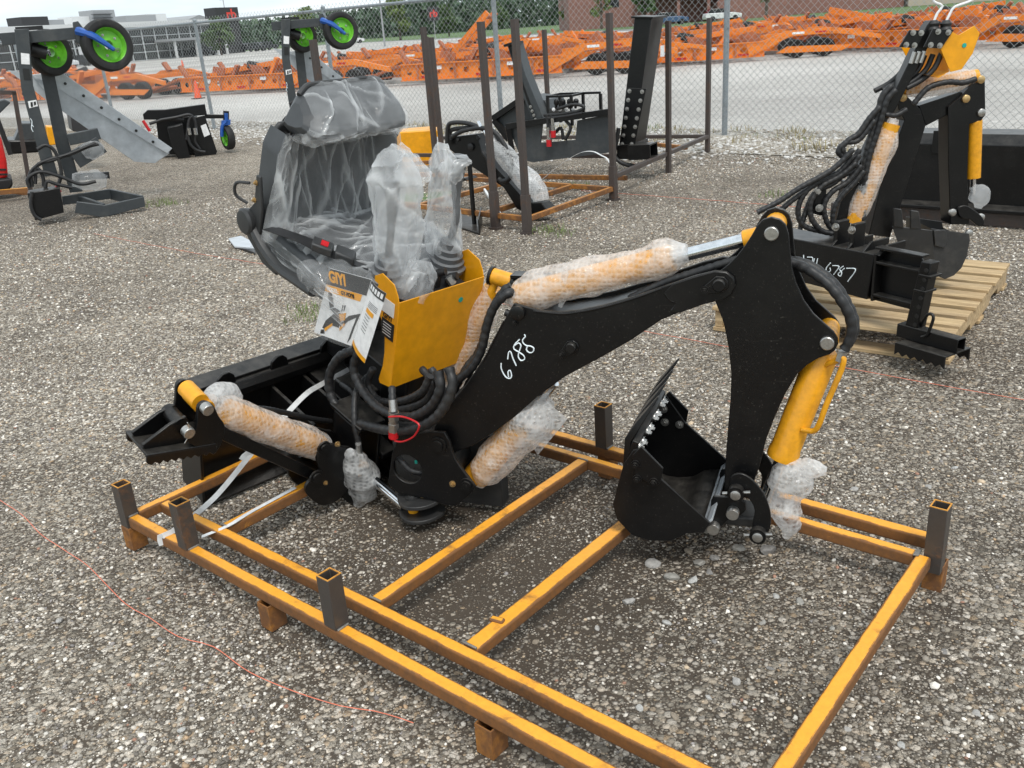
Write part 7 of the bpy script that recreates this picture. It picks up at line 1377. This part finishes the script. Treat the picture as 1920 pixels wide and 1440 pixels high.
for a, b in (([(0.478,-0.3,0.0898),(0.2271,0.1,0.1377)], 0), ([(0.1348,-0.3,0.0638),(-0.0544,0.1,0.1154)], 0)): B().bar(Vector(a[0]), Vector(a[1]), .03, .10).obj('base_beam', 'grey', lv, L1, bev=.003)
lp2('base_box', [(-0.4571,0.2987),(-0.1894,0.3099),(-0.2051,0.0908),(-0.4513,0.0545)], -.37, -.15, 'black', .006)
B().bar(*[Vector(p) for p in [(-0.0279,0.2,0.6707),(0.2502,0.2,0.6992)]], .10, .10).obj('cross_arm', 'grey', lv, L1, bev=.004); B().bar(*[Vector(p) for p in [(-0.0156,0.2,0.4815),(0.2473,0.2,0.6003)]], .12, .16).obj('cross_arm', 'grey', lv, L1, bev=.004); B().bar(*[Vector(p) for p in [(-0.0504,0.05,0.3422),(0.2508,0.05,0.3236)]], .06, .06).obj('link_arm', 'black2', lv, L1)
for p in ([(-0.4133,-0.2,0.3311),(-0.3798,-0.2,0.4694),(-0.2305,-0.2,0.5455),(-0.0475,-0.2,0.571),(0.1215,-0.2,0.6227),(0.2152,-0.2,0.6358)], [(-0.3822,-0.2,0.3509),(-0.3265,-0.2,0.51),(-0.1877,-0.2,0.5404),(0.0014,-0.2,0.589),(0.1951,-0.2,0.6477)], [(-0.4357,-0.22,0.327),(-0.4293,-0.22,0.4069),(-0.3178,-0.22,0.4542),(-0.1769,-0.22,0.3982),(-0.0188,-0.22,0.3053),(0.1194,-0.22,0.3115)], [(-0.3117,-0.22,0.296),(-0.2823,-0.22,0.364),(-0.2148,-0.22,0.3311),(-0.0922,-0.22,0.281)], [(-0.2936,-0.2,0.6469),(-0.2214,-0.2,0.676),(-0.1661,-0.2,0.6321),(-0.1447,-0.2,0.5352),(-0.1502,-0.2,0.4166),(-0.1937,-0.2,0.326)], [(-0.4415,-0.2,0.3587),(-0.3905,-0.2,0.4613),(-0.332,-0.2,0.4871),(-0.306,-0.2,0.4126),(-0.3196,-0.2,0.3186)], [(-0.4151,-0.4,0.3087),(-0.451,-0.4,0.1957),(-0.4399,-0.4,0.0989),(-0.3974,-0.4,0.059)]): hose('hydraulic_hose', p, .016, lv, L1, guard=False)
B().cyl(Vector([(-0.2337,-0.2,0.3072)][0]), Vector([(-0.2123,-0.2,0.2462)][0]), .03, n=12).obj('red_cap', 'red', lv, L1)
for pts in ([(0.0656,0.1,0.5405),(0.1176,0.1,0.564),(0.1882,0.1,0.5657),(0.255,0.1,0.548)], [(-0.0791,-0,0.3218),(0.0311,-0,0.2975),(0.147,-0,0.2924),(0.2137,-0,0.2737)]): wrapping('polythene_bag', pts, [.05, .09, .085, .04], lv, L1, 'bag', sc=9, amp=.02, seed=91, n=26, step=.03)
for q, y in (([(-0.2321,1.4558),(-0.1678,1.4423),(-0.1846,1.3552),(-0.2501,1.3648)], 0), ([(-0.275,1.0533),(-0.2044,1.0603),(-0.2045,1.0055),(-0.2764,0.9942)], 0)): B().prism(q, -.104, -.1005).obj('sticker', 'white', ua, L1)
B().prism([(-0.2503,1.3294),(-0.1973,1.3207),(-0.207,1.2277),(-0.2613,1.2323)], -.104, -.1005).obj('data_plate', 'label', ua, L1)
for q in ([(-0.256,1.0426),(-0.2381,1.0454),(-0.2435,1.0049),(-0.2615,1.0021)], [(-0.2296,1.0446),(-0.2117,1.0475),(-0.2139,1.0203),(-0.2329,1.013)]): B().prism(q, -.107, -.1045).obj('logo_mark', 'label', ua, L1)
HM = [(-0.2886,0.9082),(-0.2824,0.8799),(-0.2997,0.8262),(-0.2947,0.7932),(-0.289,0.8529),(-0.2806,0.8335)]
handwriting('chalk_mark', [HM[:4], HM[4:]], lambda p: (p[0], -.102, p[1]), .004, ua, L1)
# its twin, farther off behind the seat
Mr = Matrix.Translation((-9.75, 7.75, 0)) @ Matrix.Rotation(R(52.5), 4, 'Z')
o = copy_tree(lv, None, Mr); o['label'] = 'second grey land leveler with green-rimmed wheels standing behind the wrapped seat'
for x in (lv, o): x['group'] = 'grey land levelers'

# black attachment with the caster wheel
L3 = FRM((-11.5000,7.0000,0.0000),58.7,0)
bl3 = thing('broom_attachment', 'black attachment with hoses, white sticker and green caster wheel near the fence', 'attachment', L3)
def l3(name, pts, y0, y1, mat='black', bev=.006): return B().prism(pts, y0, y1).obj(name, mat, bl3, L3, bev=bev)
l3('top_arm', [(-0.5653,0.6138),(-0.4943,0.6623),(-0.2723,0.6488),(0.2448,0.6714),(0.2466,0.5309),(-0.4327,0.532),(-0.5661,0.5447)], -.05, .08); l3('body', [(-0.2912,0.4142),(-0.0928,0.4437),(-0.0737,-0.0334),(-0.2163,-0.0464),(-0.2853,0.1677)], -.14, .25); l3('side_plate', [(0.0101,0.5073),(0.2168,0.5298),(0.2886,0.0379),(0.2378,-0.0437),(-0.0047,-0.0463),(-0.0364,0.2296)], -.08, -.05)
l3('rear_frame', [(-0.4226,0.5317),(0.1203,0.5088),(0.0939,-0.0103),(-0.4647,0.0498)], .2, .5); l3('caster_arm', [(0.2202,0.5404),(0.4975,0.5074),(0.4887,0.4585),(0.2098,0.485)], -.03, .03)
wheel(bl3, L3, Vector([(0.4643,-0,0.203)][0]), (1, .35, 0), .165, .10)
B().tube(smooth_path([Vector(p) for p in [(0.4994,-0.05,0.5316),(0.4793,-0.05,0.4202),(0.4203,-0.05,0.369),(0.3878,-0.05,0.2293)]], .02), .025, 8).obj('caster_fork', 'blue', bl3, L3); l3('caster_head', [(0.4199,0.438),(0.5417,0.4406),(0.5291,0.3705),(0.4072,0.3681)], -.06, .06, 'blue'); B().cyl(Vector([(0.5063,-0,0.5562)][0]), Vector([(0.4837,-0,0.4305)][0]), .04, n=12).obj('caster_pivot', 'black', bl3, L3)
B().prism([(0.1353,0.3991),(0.2094,0.4201),(0.2388,0.2756),(0.1561,0.2484)], -.086, -.081).obj('sticker', 'white', bl3, L3)
for p in ([(-0.363,-0.15,0.5286),(-0.1559,-0.15,0.5435),(0.0192,-0.15,0.5616),(0.0739,-0.15,0.487),(0.0682,-0.15,0.3476),(0.0281,-0.15,0.2106),(0.0701,-0.15,0.0996)], [(-0.077,-0.15,0.2425),(-0.0341,-0.15,0.3927),(0.0168,-0.15,0.5133),(0.0627,-0.15,0.5367)], [(-0.507,-0.1,0.4907),(-0.2962,-0.1,0.5258),(-0.0618,-0.1,0.4965)], [(-0.0539,-0.2,0.2937),(-0.0357,-0.2,0.1722),(0.0329,-0.2,0.0942),(0.1319,-0.2,0.0623)]): hose('hydraulic_hose', p, .02, bl3, L3, guard=False)
for p in [(-0.0205,-0.18,0.3937),(0.0541,-0.18,0.3863)]: v = Vector(p); B().cyl(v, v + Vector((0, 0, -.09)), .026, n=10).obj('hose_fitting', 'chrome', bl3, L3)
B().cyl(Vector([(-0.5737,-0.2,0.5453)][0]), Vector([(-0.5161,-0.2,0.4025)][0]), .02, n=8).obj('red_handle', 'red', bl3, L3)

# things at the left edge
LE = FRM((-10.5060,4.1308,0.0000),68.5358,0)
rf = thing('steel_shipping_frame', 'rusty steel shipping frame around the red machine at the left edge', 'frame', LE)
B().bar(*[Vector(p) for p in [(0.2546,0.3,1.0824),(0.1574,0.3,-0.0603)]], .045, .045, up=(0, 1, 0)).obj('stake', 'rack', rf, LE); B().bar(*[Vector(p) for p in [(-0.0773,0.3,1.1128),(0.2724,0.3,1.0697)]], .045, .045).obj('top_rail', 'rack', rf, LE); B().bar(*[Vector(p) for p in [(-0.4254,0.2,0.153),(0.1699,0.2,0.0098)]], .05, .05).obj('rail', 'rail', rf, LE); B().bar(*[Vector(p) for p in [(-0.43,-0.2,0.1214),(0.1317,-0.2,0.0971)]], .05, .05).obj('rail', 'rail', rf, LE)
rm = thing('red_machine', 'red tracked machine cut off by the left picture edge', 'machine', LE @ Matrix.Translation((-.3, .1, 0)))
B().prism([(-0.1816,0.7046),(0.0178,0.6488),(0.0081,0.4022),(-0.0181,0.234),(-0.1148,0.2012),(-0.3066,0.2161)], .0, .5).obj('body', 'redbody', rm, LE, bev=.03); B().prism([(-0.3038,0.2271),(0.0147,0.2181),(0.0069,0.144),(-0.0541,0.0888),(-0.3349,0.1058)], -.02, .5).obj('track', 'black2', rm, LE, bev=.02); B().prism([(-0.0585,0.9885),(0.1429,1.0184),(0.1954,0.9804),(0.0678,0.8824),(-0.0994,0.8279)], .15, .5).obj('loader_arm', 'grey', rm, LE, bev=.01); B().bar(*[Vector(p) for p in [(0.0234,0.1,0.875),(0.0621,0.1,0.4522)]], .05, .05, up=(0, 1, 0)).obj('lift_link', 'black2', rm, LE)
for k_ in range(3): P = [Vector(p) for p in [(-0.2244,-0.005,0.3401),(-0.0165,-0.005,0.3128)]]; B().bar(P[0] + Vector((0, 0, -.05 * k_)), P[1] + Vector((0, 0, -.05 * k_)), .01, .02).obj('vent_slot', 'label', rm, LE)
bs = thing('skid_bucket', 'low black attachment with grey guard between the red machine and leveler', 'attachment', LE @ Matrix.Translation((.3, 1.6, 0)))
B().prism([(0.0791,0.5051),(0.4492,0.4623),(0.4278,0.3223),(0.0848,0.3384)], 1.5, 2.2).obj('pan', 'black', bs, LE, bev=.02); B().prism([(0.1487,0.4902),(0.2786,0.6801),(0.4537,0.6614),(0.4408,0.4563)], 1.6, 2.1).obj('guard', 'grey', bs, LE, bev=.01); B().prism([(0.5309,0.6257),(0.635,0.608),(0.5983,0.4003),(0.4893,0.4002)], 1.4, 1.7).obj('yellow_cover', 'yellow', bs, LE, bev=.01); B().prism([(0.8542,0.7397),(1.037,0.7079),(1.0122,0.4573),(0.8329,0.5107)], 1.8, 2.4).obj('dark_cover', 'charcoal', bs, LE, bev=.01)
mp_ = thing('steel_sheet', 'flat grey steel sheet lying on the gravel behind the seat hinge', 'steel sheet', I4)
B().prism([(-6.0314,3.8092),(-6.0136,3.9127),(-5.7592,3.8293),(-5.5309,3.6938),(-5.7317,3.6601)], .02, .03, 'z').obj('sheet', 'steelgrey', mp_, I4); B().prism([(-5.9375,3.8456),(-5.6917,3.8387),(-5.4479,3.6299),(-5.6592,3.6745)], .0, .0195, 'z').obj('support', 'black2', mp_, I4)
